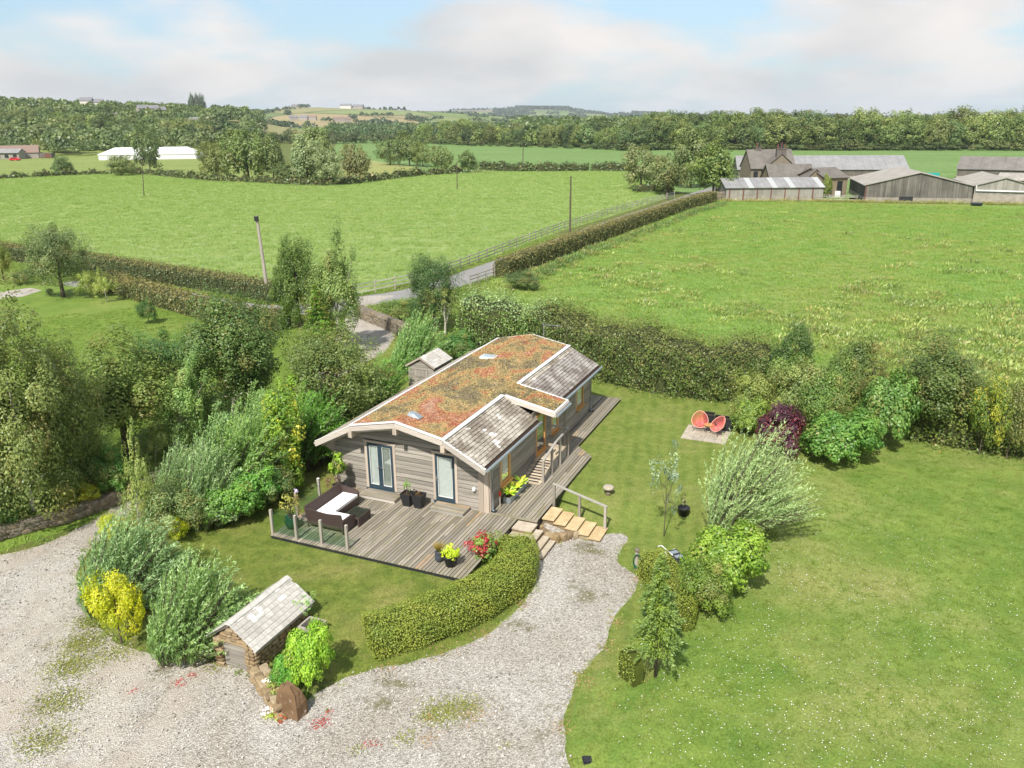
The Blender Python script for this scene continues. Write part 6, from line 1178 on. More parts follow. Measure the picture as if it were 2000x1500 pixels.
# grass blades scattered on the near surfaces
def blade_mat(name, c1, c2, dry):
    k = NT(name); var = k.n('Attribute', attribute_name='var').outputs['Fac']; v = k.pos(); c = k.mix(var, c1, c2); c = k.mix(k.ramp(k.noise(v, .3, 5, .65), [(.46, 0.), (.70, .85)]), c, dry); p = k.pbr(c, .6, .25); tr = k.n('BsdfTranslucent', {'Color': k.mix(1., c, (1.2, 1.25, .6), 'MULTIPLY')}); m = k.n('MixShader', {0: .3, 1: p.outputs[0], 2: tr.outputs[0]}); k.t.links.new(m.outputs[0], k.out.inputs['Surface']); return k.mat
def tuft_src(name, n, r, h, wd, mat, seed, lean=(0, 0)):
    rs = np.random.RandomState(seed); a = rs.uniform(0, 6.28, n); q = rs.uniform(0, 1, n)**.5*r; ax = np.column_stack([np.cos(a)*.55+lean[0], np.sin(a)*.55+lean[1], rs.uniform(.4, 1.1, n)]); ax /= np.linalg.norm(ax, axis=1, keepdims=True); L = h*rs.uniform(.6, 1.3, n); c = np.column_stack([np.cos(a)*q, np.sin(a)*q, np.zeros(n)])+ax*L[:, None]*.42
    return bpy.data.objects.new(name, leaf_mesh(name, c, ax, unit(rs, n), L, wd, rs.uniform(0, 1, n), np.zeros(n), mat))
def scatter(name, surf, src, dens, dmax, seed, smin=.6, smax=1.4, dmin=0):
    sm = SURF[surf].data; co = np.empty(len(sm.vertices)*3); sm.vertices.foreach_get('co', co); co = co.reshape(-1, 3); fs = [tuple(p.vertices) for p in sm.polygons]
    keep = []
    for f in fs:
        c = co[list(f)].mean(0); d = math.hypot(c[0], c[1])
        if dmin <= d < dmax and abs(math.atan2(c[0], c[1])) < R_(37): keep.append(f)
    if not keep: return
    me = bpy.data.meshes.new(name); me.from_pydata(co.tolist(), [], keep); o = link(name, me); o['kind'] = 'stuff'
    g = bpy.data.node_groups.new(name, 'GeometryNodeTree'); g.interface.new_socket('Geometry', in_out='INPUT', socket_type='NodeSocketGeometry'); g.interface.new_socket('Geometry', in_out='OUTPUT', socket_type='NodeSocketGeometry')
    N = g.nodes; I = N.new('NodeGroupInput'); O = N.new('NodeGroupOutput'); D = N.new('GeometryNodeDistributePointsOnFaces'); D.inputs['Density'].default_value = dens; D.inputs['Seed'].default_value = seed
    S = N.new('GeometryNodeInstanceOnPoints'); B = N.new('GeometryNodeObjectInfo'); B.inputs['Object'].default_value = src; B.inputs['As Instance'].default_value = True
    rv = N.new('FunctionNodeRandomValue'); rv.data_type = 'FLOAT_VECTOR'; rv.inputs[0].default_value = (-.15, -.15, 0); rv.inputs[1].default_value = (.15, .15, 6.283); rsn = N.new('FunctionNodeRandomValue'); rsn.data_type = 'FLOAT'; rsn.inputs[2].default_value = smin; rsn.inputs[3].default_value = smax
    l = g.links; l.new(I.outputs[0], D.inputs['Mesh']); l.new(D.outputs['Points'], S.inputs['Points']); l.new(B.outputs['Geometry'], S.inputs['Instance']); l.new(rv.outputs[0], S.inputs['Rotation']); l.new(rsn.outputs[1], S.inputs['Scale']); l.new(S.outputs[0], O.inputs[0])
    md = o.modifiers.new('scatter', 'NODES'); md.node_group = g; return o
bl = blade_mat('lawn_blades', (.135, .205, .035), (.24, .305, .065), (.36, .34, .12)); bp = blade_mat('paddock_blades', (.16, .26, .038), (.26, .36, .07), (.39, .375, .13)); bh = blade_mat('hay_blades', (.24, .365, .09), (.35, .465, .14), (.40, .47, .165)); bm_ = blade_mat('meadow_blades', (.185, .33, .055), (.295, .43, .10), (.39, .41, .115))
s1 = tuft_src('lawn_tuft', 16, .10, .05, .010, bl, 1); s2 = tuft_src('paddock_tuft', 18, .12, .075, .012, bp, 2); s3 = tuft_src('hay_tuft', 30, .50, .32, .03, bh, 3, (.5, .2)); s4 = tuft_src('meadow_tuft', 26, .40, .26, .03, bm_, 4, (.3, .1))
scatter('front_lawn_grass', 'front_lawn', s1, 34, 60, 1); scatter('lawn_grass', 'garden_lawn', s1, 26, 60, 2); scatter('paddock_grass', 'paddock', s2, 26, 60, 3); scatter('bank_grass', 'side_garden_lawn', s2, 9, 75, 4, 1, 2)
scatter('hay_grass', 'hay_field', s3, 1.6, 290, 5, .6, 1.4); scatter('meadow_grass', 'meadow', s4, 2.4, 160, 6, .6, 1.4); scatter('verge_grass', 'ground', s4, 5, 110, 7, .5, 1.2)
# ragged turf edge along the gravel, loose stones on it
ge = []; rs = np.random.RandomState(95)
for a, b in zip(GRAVEL, GRAVEL[1:]+GRAVEL[:1]):
    c = (a+b)/2; L = np.linalg.norm(b-a)
    if math.hypot(*c) > 62 or c[1] < 8: continue
    for _ in range(int(L*9)): f = rs.uniform(); q = a+(b-a)*f+rs.normal(size=2)*.10; ge.append((q[0], q[1], gz(q[0], q[1])-.01))
tufts('turf_edge', ge, .06, 12, .10, .14, (.11, .145, .03), .11, 9, alt=.35)
k = NT('loose_stones'); v = k.pos(); ce = k.n('TexVoronoi', {'Vector': v, 'Scale': 9.}); k.pbr(k.ramp(k.n('SeparateColor', {0: ce.outputs['Color']}).outputs[0], [(0, (.16, .14, .12)), (.35, (.42, .39, .35)), (1, (.66, .64, .6))]), .9, .2); M['loose'] = k.mat
q = MB(); q.v = []; rs = np.random.RandomState(96)
for i in range(7):
    c = rs.uniform(-.16, .16, 3); c[2] = .008; s = rs.uniform(.012, .026); q.box(c, (s*1.3, s, s*.8), rs.uniform(0, 3))
scatter('loose_gravel', 'gravel_drive', bpy.data.objects.new('loose_stone', q.mesh('loose_stone', M['loose'])), 11, 46, 8, .7, 1.5)
# ---------------------------------------------------------------- dry stone walls of the drive
def stone_wall(label, line, h, thick, seed, cope=None, limit=290, lmin=.28, lmax=.6, hmin=.15, hmax=.26, name='drystone_wall'):
    rs = np.random.RandomState(seed); pts = [np.asarray(p, float) for p in line]; base = pts[0].copy(); t = thing(name, label, 'wall', base, 0); rest = MB(); cnt = 0
    core = MB()
    for a, b in zip(pts[:-1], pts[1:]):
        d = b-a; L = np.linalg.norm(d[:2]); e = d/L; ang = math.atan2(e[1], e[0]); nn = np.array([-e[1], e[0], 0]); m = (a+b)/2-base; core.box((m[0], m[1], (h-.25)/2+m[2]), (L, thick*.72, h-.18), ang)
        def lay(pos, s, rz):
            nonlocal cnt
            if cnt < limit: o = link('stone', ROCKS['drystone'][rs.randint(5)], t); o.location = pos; o.scale = s; o.rotation_euler = (rs.uniform(-.1, .1), rs.uniform(-.1, .1), rz); cnt += 1
            else:
                src = ROCKS['drystone'][rs.randint(5)]; T = Matrix.Translation(pos)@Matrix.Rotation(rz, 4, 'Z')@Matrix.Diagonal((*s, 1)); rest.add([T@v.co for v in src.vertices], [tuple(p.vertices) for p in src.polygons])
        z = 0
        while z < h-.06:
            hh = rs.uniform(hmin, hmax); x = -rs.uniform(0, .2)
            while x < L:
                l = rs.uniform(lmin, lmax); q = a+e*min(max(x+l/2, 0), L)-nn*(thick*.36+rs.uniform(-.03, .03))-base; lay((q[0], q[1], q[2]+z+hh/2), (l*1.14, .3, hh*1.25), ang+rs.uniform(-.06, .06)); x += l
            z += hh
        x = 0
        while x < L:
            l = rs.uniform(.22, .42) if cope is None else cope; q = a+e*min(x+l/2, L)-base; lay((q[0], q[1], q[2]+h), (l*1.1, thick*1.15, .20 if cope is None else .34), ang+rs.uniform(-.05, .05)); x += l
    core.obj('core', M['drystone'], t)
    if rest.v: o = rest.obj('rubble', M['drystone'], t); o['kind'] = 'stuff'
    return t
wl = [P(490, 846), P(470, 856), P(410, 888), P(340, 925), P(255, 972), P(125, 1017), P(0, 1048), P(-80, 1068)][::-1]
stone_wall('long low mossy dry stone wall along the drive under the birches', wl, .42, .5, 71, limit=295)
gw = [P(x, y)+np.array([0, 0, .46]) for x, y in ((480, 844), (400, 888), (330, 925), (250, 968), (120, 1012), (0, 1043))]
tufts('wall_top_plants', [a+(b-a)*f+np.array([rs.normal()*.14, .1+rs.normal()*.14, -.02]) for a, b in zip(gw[:-1], gw[1:]) for f in np.linspace(0, 1, 60)], .14, 22, .13, .3, (.11, .145, .04), .26, 8, alt=.4)
stone_wall('short mortared wall with rounded coping at the drive entrance', [P(702, 618), P(740, 634), P(797, 658)], .78, .5, 72, cope=.34, limit=280, lmin=.22, lmax=.45, hmin=.12, hmax=.17, name='entrance_wall')
# ---------------------------------------------------------------- lane fences
def fence(name, label, pts, step, h, rails, rw=.09, pw=.10):
    pts = [np.asarray(p, float) for p in pts]; base = pts[0]; t = thing(name, label, 'fence', base, 0); seg = [np.linalg.norm((b-a)[:2]) for a, b in zip(pts[:-1], pts[1:])]; tot = sum(seg); n = int(tot/step); P_ = []
    for i in range(n+1):
        d = min(i*step, tot-1e-6); k = 0
        while d > seg[k]: d -= seg[k]; k += 1
        q = pts[k]+(pts[k+1]-pts[k])*(d/seg[k]); q[2] = gz(q[0], q[1]); P_.append(q)
    pm = MB(); pm.bounds((-pw/2, -pw/2, -.1), (pw/2, pw/2, h+.12)); pme = pm.mesh('post', M['post']); rm = MB(); rm.bounds((0, -.02, -rw/2), (1, .02, rw/2)); rme = rm.mesh('rail', M['rail'])
    for i, q in enumerate(P_): o = link('post', pme, t); o.location = q-base; o.rotation_euler = (_rp.uniform(-.03, .03), _rp.uniform(-.03, .03), _rp.uniform(-.2, .2))
    for a, b in zip(P_[:-1], P_[1:]):
        d = b-a; L = np.linalg.norm(d); e = Vector(d).to_track_quat('X', 'Z').to_euler()
        for r in rails: o = link('rail', rme, t); o.location = a-base+np.array([0, -.05, r+_rp.uniform(-.02, .02)]); o.scale = (L+.06, 1, 1); o.rotation_euler = e
    return t
fence('post_and_rail_fence', 'long post and rail fence between the hay field and the lane', spline([P(690, 579), P(760, 567), P(822, 552), P(900, 526), P(1000, 487), P(1100, 449), P(1200, 417), P(1262, 400), P(1312, 388)], 3), 2.3, 1.15, (.35, .7, 1.05))
fence('rail_fence', 'short pale post and rail fence at the meadow gateway', [P(918, 561), P(945, 551), P(974, 541)], 1.6, 1.1, (.35, .7, 1.02))
def gate(label, a, b, h=1.15, mat='rail'):
    a = np.asarray(a); b = np.asarray(b); d = b-a; L = np.linalg.norm(d); t = thing('field_gate', label, 'gate', a, math.atan2(d[1], d[0]))
    for z in np.linspace(.15, h, 5): m = MB(); m.bounds((.06, -.02, z-.035), (L-.06, .02, z+.035)); m.obj('bar', M[mat], t)
    for x in (0, L): m = MB(); m.bounds((x-.06, -.06, -.1), (x+.06, .06, h+.2)); m.obj('gate_post', M['post'], t)
    m = MB(); m.tube([(.08, .03, .2), (L-.08, .03, h-.05)], .025, 4); m.obj('brace', M[mat], t)
gate('dark timber field gate at the end of the straight lane hedge', P(962, 541), P(978, 536))
gate('grey metal gate at the farm end of the long fence', P(1302, 391), P(1317, 387), mat='zinc')
# ---------------------------------------------------------------- poles
def pole(label, bx, by, tx, ty, r=.13, arms=False):
    p = P(bx, by); h = height_to(p, ty); lx = (tx-project(p+np.array([0, 0, h]))[0])*px_size(p+np.array([0, 0, h])); t = thing('telegraph_pole', label, 'telegraph pole', p, 0, 'telegraph poles'); m = MB(); m.tube([(0, 0, -.3), (lx*.5, 0, h*.5), (lx, 0, h)], [r*1.15, r, r*.8], 8); m.obj('shaft', M['bark'] if not arms else M['post'], t)
    m = MB(); m.box((lx, -.12, h-.25), (.34, .2, .4)) if arms else m.box((lx, 0, h-.15), (.5, .06, .06)); m.obj('fitting', M['dark'], t)
pole('leaning grey telegraph pole rising from the lane hedge', 525, 588, 501, 421, .15, True); pole('upright brown telegraph pole in the hay field beside the lane fence', 1113, 458, 1115, 344, .12); pole('thin pole in the hay field near the marquee trees', 281, 384, 277, 309, .09); pole('thin pole at the scrubby bend of the field hedge', 893, 370, 892, 317, .10); pole('distant pole in the upper field', 1021, 326, 1022, 284, .14); pole('distant pole against the woodland beyond the upper field', 998, 282, 998, 262, .16)

# ---------------------------------------------------------------- the farm
def cladding(name, c1, c2, scale=3.2):
    k = NT(name); v = k.obj_co(); f = k.noise(k.mapping(v, (scale, scale, .12)), 1., 6, .7); g = k.noise(v, .35, 4); c = k.mix(k.ramp(f, [(.33, 0.), (.66, 1.)]), c1, c2); c = k.mix(k.ramp(g, [(.4, 0.), (.7, .5)]), c, tuple(x*.6 for x in c1))
    w = k.n('TexWave', {'Vector': v, 'Scale': 2.2}, bands_direction='X').outputs['Fac']; c = k.mix(k.ramp(w, [(.0, .45), (.12, 0.)]), c, (.04, .04, .035)); k.pbr(c, .9, .15, k.bump(f, .4, .05)); return k.mat
def sheeting(name, c1, c2, axis='X', stain=(.2, .19, .16)):
    k = NT(name); v = k.obj_co(); w = k.n('TexWave', {'Vector': v, 'Scale': 1.6}, bands_direction=axis).outputs['Fac']; f = k.noise(v, .5, 5, .65); c = k.mix(k.ramp(f, [(.35, 0.), (.7, 1.)]), c1, c2); c = k.mix(k.ramp(k.noise(v, 1.7, 5, .7), [(.52, 0.), (.7, .6)]), c, stain); c = k.mix(k.math('MULTIPLY', w, .22), c, tuple(x*.6 for x in c1)); k.pbr(c, .8, .25, k.bump(w, .35, .05)); return k.mat
M['barn_wood'] = cladding('barn_cladding', (.085, .08, .07), (.26, .245, .215)); M['barn_pale'] = cladding('pale_cladding', (.24, .23, .20), (.42, .40, .36)); M['barn_dark'] = cladding('dark_cladding', (.13, .115, .10), (.20, .175, .155), 1.)
M['sheet_pale'] = sheeting('fibre_cement_pale', (.31, .285, .25), (.42, .395, .355)); M['sheet_grey'] = sheeting('fibre_cement_grey', (.235, .235, .24), (.32, .32, .325)); M['sheet_dark'] = sheeting('fibre_cement_dark', (.16, .145, .135), (.24, .22, .205)); M['sheet_patch'] = plain('clear_sheet', (.40, .41, .41), .6, .3, .1, 2)
M['block'] = stone_mat('concrete_block', [(.36, .33, .29), (.44, .40, .35)], 1.2); M['render'] = plain('stained_render', (.215, .185, .14), .9, .1, .3, 1.2, .3); M['farm_slate'] = sheeting('farm_slates', (.135, .122, .108), (.205, .185, .165), 'Z'); M['farm_stone'] = stone_mat('farm_stone', [(.26, .21, .15), (.34, .28, .20)], 1.5); M['rust'] = plain('rusty_steel', (.16, .07, .05), .8, .2, .3)
def along_base(A, B):
    d = np.asarray(B)-np.asarray(A); return math.hypot(d[0], d[1]), math.atan2(d[1], d[0])
def barn_gable(label, A, B, depth, eave, ridge, wall='barn_wood', roof='sheet_pale', base=.8, posts=(), n_roof=8, over=.3):
    L, a = along_base(A, B); t = thing('barn', label, 'barn', A, a); 
    m = MB(); m.prism([(0, base), (L, base), (L, eave), (L/2, ridge), (0, eave)], 0, .2); m.obj('gable_wall', M[wall], t)
    for x in (0.1, L-.1): m = MB(); m.bounds((x-.1, .2, base), (x+.1, depth, eave)); m.obj('side_wall', M[wall], t)
    m = MB(); m.prism([(0, base), (L, base), (L, eave), (L/2, ridge), (0, eave)], depth-.2, depth); m.obj('gable_wall', M[wall], t)
    m = MB(); m.bounds((-.05, -.06, -.4), (L+.05, .24, base)); m.bounds((-.05, .24, -.4), (.2, depth, base)); m.bounds((L-.2, .24, -.4), (L+.05, depth, base)); m.obj('base_wall', M['block'], t)
    r = part_empty('roof', t)
    for s in (0, 1):
        xe, xr = (-over, L/2) if s == 0 else (L+over, L/2); ze = eave-over*(ridge-eave)/(L/2)
        for i in range(n_roof): y0 = -.25+(depth+.5)*i/n_roof; y1 = -.25+(depth+.5)*(i+1)/n_roof-.03; m = MB(); m.prism([(xe, ze+.03), (xr, ridge+.03+.004*i), (xr, ridge+.15), (xe, ze+.13+.01*(i % 2))], y0, y1); m.obj('roof_sheet', M[roof], r)
    for x in posts: m = MB(); m.bounds((x-.1, -.12, -.3), (x+.1, -.065, eave)); m.obj('post', M['rust'], t)
    return t, L
def barn_long(label, A, B, depth, eave, ridge, wall, roof, base=.8, posts=0, name='barn', cat='barn', n_roof=8, open_end=False, over=.3):
    L, a = along_base(A, B); t = thing(name, label, cat, A, a)
    m = MB(); m.bounds((0, 0, base), (L, .2, eave)); m.bounds((0, depth-.2, base), (L, depth, eave)); m.obj('wall', M[wall], t); m = MB(); m.bounds((-.05, -.05, -.4), (L+.05, depth+.05, base)); m.obj('base_wall', M['block'], t)
    for k, x in enumerate((0, L-.2)):
        if open_end and k == 0: m = MB(); m.prism([(.2, eave), (depth/2, ridge), (depth-.2, eave), (depth/2, eave+.9)], x+.02, x+.15, 'x'); m.obj('gable_sheet', M['dark'], t); m = MB(); m.bounds((x+3., .3, base), (x+3.2, depth-.3, eave)); m.obj('inner_wall', M['dark'], t); continue
        m = MB(); m.prism([(.2, base), (depth-.2, base), (depth-.2, eave), (depth/2, ridge-.05), (.2, eave)], x, x+.2, 'x'); m.obj('gable_wall', M[wall], t)
    r = part_empty('roof', t)
    for s in (0, 1):
        ye, ze = (-over if s == 0 else depth+over), eave-over*(ridge-eave)/(depth/2)
        for i in range(n_roof): x0 = -.25+(L+.5)*i/n_roof; x1 = -.25+(L+.5)*(i+1)/n_roof-.03; m = MB(); m.prism([(ye, ze+.03), (depth/2, ridge+.03+.004*i), (depth/2, ridge+.15), (ye, ze+.13+.01*(i % 2))], x0, x1, 'x'); m.obj('roof_sheet', M[roof if not (roof == 'sheet_grey' and i in PATCH.get(label, ())) else 'sheet_patch'], r)
    for i in range(posts): x = L*(i+.25)/posts; m = MB(); m.bounds((x-.1, -.12, -.3), (x+.1, -.055, eave)); m.obj('post', M['rust'], t)
    return t, L
PATCH = {}
def hz(p, py): return height_to(p, py)
A, B = P(1687, 394), P(1896, 396.6); mid = (A+B)/2; b1, L1 = barn_gable('wide grey boarded barn with a shallow pale roof at the meadow edge', A, B, 19, hz(A, 362), hz(mid, 338), posts=(.12,), n_roof=9)
m = MB(); m.bounds((L1*.33, -.10, .25), (L1*.46, -.062, 1.0)); m.obj('low_opening', M['dark'], b1)
A, B = P(1899, 396.8), P(2016, 398.4); mid = (A+B)/2; b2, L2 = barn_gable('pale grey barn with a long white pipe on its wall', A, B, 17, hz(A, 363), hz(mid, 348), 'barn_pale', base=1.5, n_roof=8); e2 = hz(A, 372)
m = MB(); m.tube([(.2, -.15, e2+.9), (.2, -.15, e2), (L2, -.15, e2-.15)], .13, 8); m.obj('pipe', M['white'], b2)
A, B = P(1867, 350), P(2200, 358); barn_long('long dark brown barn with an open black gable end', A, B, 8.5, hz(A, 329), hz(A, 329)+2.6, 'barn_dark', 'sheet_dark', open_end=True, n_roof=14)
A, B = P(1440, 350), P(1772, 352); barn_long('very long low cattle shed with a pale grey ribbed roof behind the farmhouse', A, B, 13, hz(A, 331), hz(A, 331)+2.9, 'barn_dark', 'sheet_grey', n_roof=24)
lb = 'long low grey shed with patched translucent roof sheets and rusty posts'; PATCH[lb] = (4, 8, 11, 16); A, B = P(1417, 392), P(1606, 391); barn_long(lb, A, B, 9, hz(A, 367), hz(A, 367)+1.35, 'barn_pale', 'sheet_grey', base=.75, posts=7, n_roof=17, name='long_shed', cat='shed')
A, B = P(1945, 362), P(2080, 366); barn_long('low pale roofed lean shed between the two end barns', A, B, 8, hz(A, 351), hz(A, 351)+1.2, 'barn_dark', 'sheet_pale', n_roof=6, name='lean_shed', cat='shed')
def farmhouse():
    A, B = P(1464, 372), P(1549, 372); L, a = along_base(A, B); t = thing('farmhouse', 'old stone farmhouse with brown slate roofs and tall chimneys', 'house', A, a); e, r = hz(A, 328), hz(A, 328)+3.4; D = 8.
    m = MB(); m.prism([(0, -.4), (D, -.4), (D, e), (D/2, r-.1), (0, e)], 0, L, 'x'); m.obj('wall', M['render'], t)
    rf = part_empty('roof', t)
    for s in (0, 1): m = MB(); y = -.3 if s == 0 else D+.3; z = e-.25; m.prism([(y, z), (D/2, r), (D/2, r+.18), (y, z+.16)], -.2, L+.2, 'x'); m.obj('roof_slope', M['farm_slate'], rf)
    g0, g1 = L*.24, L*.98; gm = (g0+g1)/2; gr = r-.55; m = MB(); m.prism([(g0, -.4), (g1, -.4), (g1, e-.1), (gm, gr-.15), (g0, e-.1)], -1.6, .4); m.obj('gable_wing', M['render'], t)
    for s in (g0-.25, g1+.25): m = MB(); m.prism([(s, e-.3), (gm, gr), (gm, gr+.16), (s, e-.14)], -1.8, D*.35); m.obj('wing_roof', M['farm_slate'], rf)
    def chim(x, y, w, d, z0, z1, pots):
        c = part_empty('chimney', t, (x, y, 0)); m = MB(); m.bounds((-w/2, -d/2, z0), (w/2, d/2, z1)); m.bounds((-w/2-.08, -d/2-.08, z1), (w/2+.08, d/2+.08, z1+.16)); m.obj('stack', M['barn_dark'], c)
        for k in range(pots): m = MB(); m.lathe([(.15, 0), (.13, .9), (.17, .95), (.12, .95)], ((k-(pots-1)/2)*.5, 0, z1+.16), 8); m.obj('chimney_pot', M['dark'] if k % 3 else M['rust'], c)
    chim(2.3, D/2, 1.3, .8, r-.6, r+.55, 2); chim(gm, -1.0, 2.0, .9, gr-.9, gr+.9, 4); chim(gm+1.7, D/2, 1.2, .8, r-.6, r+.5, 1)
    for x, w in ((1.0, .9), (g0+1.3, .9)):
        f = MB(); f.bounds((x-w/2, (-.04 if x < g0 else -1.64), e-1.9), (x+w/2, (0. if x < g0 else -1.6), e-.7)); o = f.obj('window', M['dark'], t)
    A, B = P(1502, 380), P(1588, 380); L, a = along_base(A, B); e2, r2 = hz(A, 349), hz(A, 349)+2.5; t2, _ = barn_long('lower stone outbuilding with a brown slate roof joined to the farmhouse', A, B, 6.5, e2, r2, 'farm_stone', 'farm_slate', name='outbuilding', cat='outbuilding', n_roof=4)
    for x in (3.4, 6.3): m = MB(); m.box((x, 1.5, (e2+r2)/2-.05), (.8, .7, .12), rot=Matrix.Rotation(math.atan2(r2-e2, 3.25), 3, 'X')); m.obj('rooflight', M['sheet_patch'], t2)
    A, B = P(1572, 384), P(1607, 384); L, a = along_base(A, B); mid = (A+B)/2; barn_gable('small rough stone gabled building beside the low shed', A, B, 6, hz(A, 349), hz(mid, 331), 'farm_stone', 'farm_slate', base=.3, n_roof=3)
    A, B = P(1608, 386), P(1652, 384); L, a = along_base(A, B); t3, _ = barn_long('dark stone range with a mossy roof and open doorway beside the wide barn', A, B, 8, hz(A, 348), hz(A, 348)+1.6, 'farm_stone', 'farm_slate', base=.3, n_roof=3, name='stone_range', cat='outbuilding'); m = MB(); m.bounds((L*.55, -.06, .3), (L*.78, .0, 3.)); m.obj('doorway', M['dark'], t3)
farmhouse()
p = P(1634, 385); t = thing('water_tank', 'small white tank standing between the farm sheds', 'tank', p, 0); m = MB(); m.bounds((-.5, -.4, .15), (.5, .4, 1.15)); m.obj('tank', M['whitebox'], t); m = MB(); m.bounds((-.52, -.42, 0), (.52, .42, .145)); m.obj('pallet', M['post'], t)
p = P(1819, 352); t = thing('trailer', 'turquoise farm trailer standing in the far field beside the barns', 'trailer', p, 0); m = MB(); m.bounds((-1.4, -.8, .6), (1.4, .8, 1.7)); m.obj('body', plain('turquoise_paint', (.02, .33, .30), .5, .4), t)
for x in (-.5, .5):
    for y in (-.75, .75): m = MB(); m.tube([(x, y-.12, .4), (x, y+.12, .4)], .4, 10); m.obj('wheel', M['dark'], t)
p = P(1372, 377); t = thing('gate_pillar', 'low stone wall end at the farm entrance under the sycamores', 'wall', P(1395, 391), 0); 
for i in range(7):
    for j in range(3): o = link('stone', ROCKS['drystone'][(i+j) % 5], t); o.location = (i*.55+.1*(j % 2), 0, .25+j*.5); o.scale = (.62, .5, .62)
fence('yard_fence', 'grey rail fence in front of the farm yard opening', [P(1592, 392), P(1640, 394), P(1686, 395)], 2.4, 1.1, (.4, .8, 1.1))

wp = []
for a, b in ((P(1600, 394), P(1690, 396)), (P(1690, 396), P(1900, 399)), (P(1900, 399), P(2060, 402)), (P(1410, 394), P(1600, 394))):
    for _ in range(170): f = rs.uniform(); c = a+(b-a)*f+np.array([0, rs.uniform(-.9, .3), 0]); c[2] = gz(c[0], c[1]); wp.append(c)
tufts('barn_weeds', wp, .55, 16, .38, .16, (.14, .15, .05), .6, 10, alt=.45)
for px, py, lb_, cl_ in ((1907, 402, 'dark blue round feed trough in the grass before the pale barn', (.05, .06, .10)), (1668, 391, 'black plastic tub by the yard fence', (.03, .03, .035))):
    p = P(px, py); t = thing('feed_trough', lb_, 'trough', p, 0, 'troughs by the barns'); m = MB(); m.lathe([(.75, 0), (.95, .45), (1.0, .5), (.9, .5), (.7, .1)], n=16); m.obj('tub', plain('trough_plastic', cl_, .5, .3), t, True)
# ---------------------------------------------------------------- marquee, pavilion and red car
def marquee():
    A, B = P(193, 313), P(384, 310); L, a = along_base(A, B); t = thing('marquee', 'large white hipped party tent on the sports field', 'marquee', A, a); e, r, D = 2.3, 4.9, 13.; mw = plain('white_canvas', (.70, .71, .72), .7, .2, .03)
    m = MB(); m.add([(-.2, -.2, e), (L+.2, -.2, e), (L+.2, D, e), (-.2, D, e), (5., D/2, r), (L-5., D/2, r)], [(0, 1, 5, 4), (1, 2, 5), (2, 3, 4, 5), (3, 0, 4)]); m.obj('roof', mw, t); m = MB(); m.bounds((-.2, -.2, e-.35), (L+.2, -.17, e-.005)); m.obj('valance', mw, t)
    n = 11
    for i in range(n): m = MB(); m.bounds((L*i/n+.05, 0, 0), (L*(i+1)/n-.05, .06, e-.02)); m.obj('wall_panel', mw, t)
    for i in range(n+1): m = MB(); m.bounds((L*i/n-.045, -.02, 0), (L*i/n+.045, .10, e-.02)); m.obj('upright', M['zinc'], t)
    m = MB(); m.bounds((0, .1, 0), (.06, D, e-.02)); m.bounds((L-.06, .1, 0), (L, D, e-.02)); m.obj('end_wall', mw, t)
marquee()
A, B = P(-60, 312), P(38, 311); L, a = along_base(A, B); t, _ = barn_long('low cricket pavilion with a grey roof and dark veranda beside the red car', A, B, 7, hz(A, 299), hz(A, 299)+1.4, 'barn_pale', 'sheet_grey', base=.3, n_roof=6, name='pavilion', cat='pavilion', over=.6)
for i in range(6): m = MB(); m.bounds((L*(i+.3)/6, -.05, .5), (L*(i+.75)/6, .0, 2.1)); m.obj('window', M['dark'], t)
p = P(30, 314); t = thing('red_car', 'bright red car parked beside the cricket pavilion', 'car', p, .05); mr = plain('red_paint', (.60, .015, .03), .3, .6, .03)
m = MB(); m.prism([(-2.0, .3), (2.0, .3), (2.05, .75), (1.3, .92), (.75, 1.38), (-1.1, 1.42), (-1.75, .98), (-2.05, .9)], -.82, .82); m.obj('body', mr, t); m = MB(); m.prism([(-1.5, .95), (1.05, .95), (.68, 1.32), (-1.02, 1.35)], -.835, .835); m.obj('window', M['dark'], t)
for x in (-1.25, 1.25):
    for y in (-.78, .78): m = MB(); m.tube([(x, y-.1, .31), (x, y+.1, .31)], .31, 12); m.obj('wheel', M['dark'], t)
A, B = P(74, 309), P(101, 309); L, a = along_base(A, B); t = thing('storage_container', 'dark brown storage container at the edge of the sports field', 'container', A, a); m = MB(); m.bounds((0, 0, .1), (L, 2.4, 2.2)); m.obj('shell', M['barn_dark'], t); m = MB(); m.bounds((L*.52, -.04, .2), (L*.95, -.004, 2.1)); m.obj('door', M['rust'], t); m = MB(); m.bounds((-.1, -.1, 2.2), (L+.1, 2.5, 2.3)); m.obj('roof', M['sheet_dark'], t)

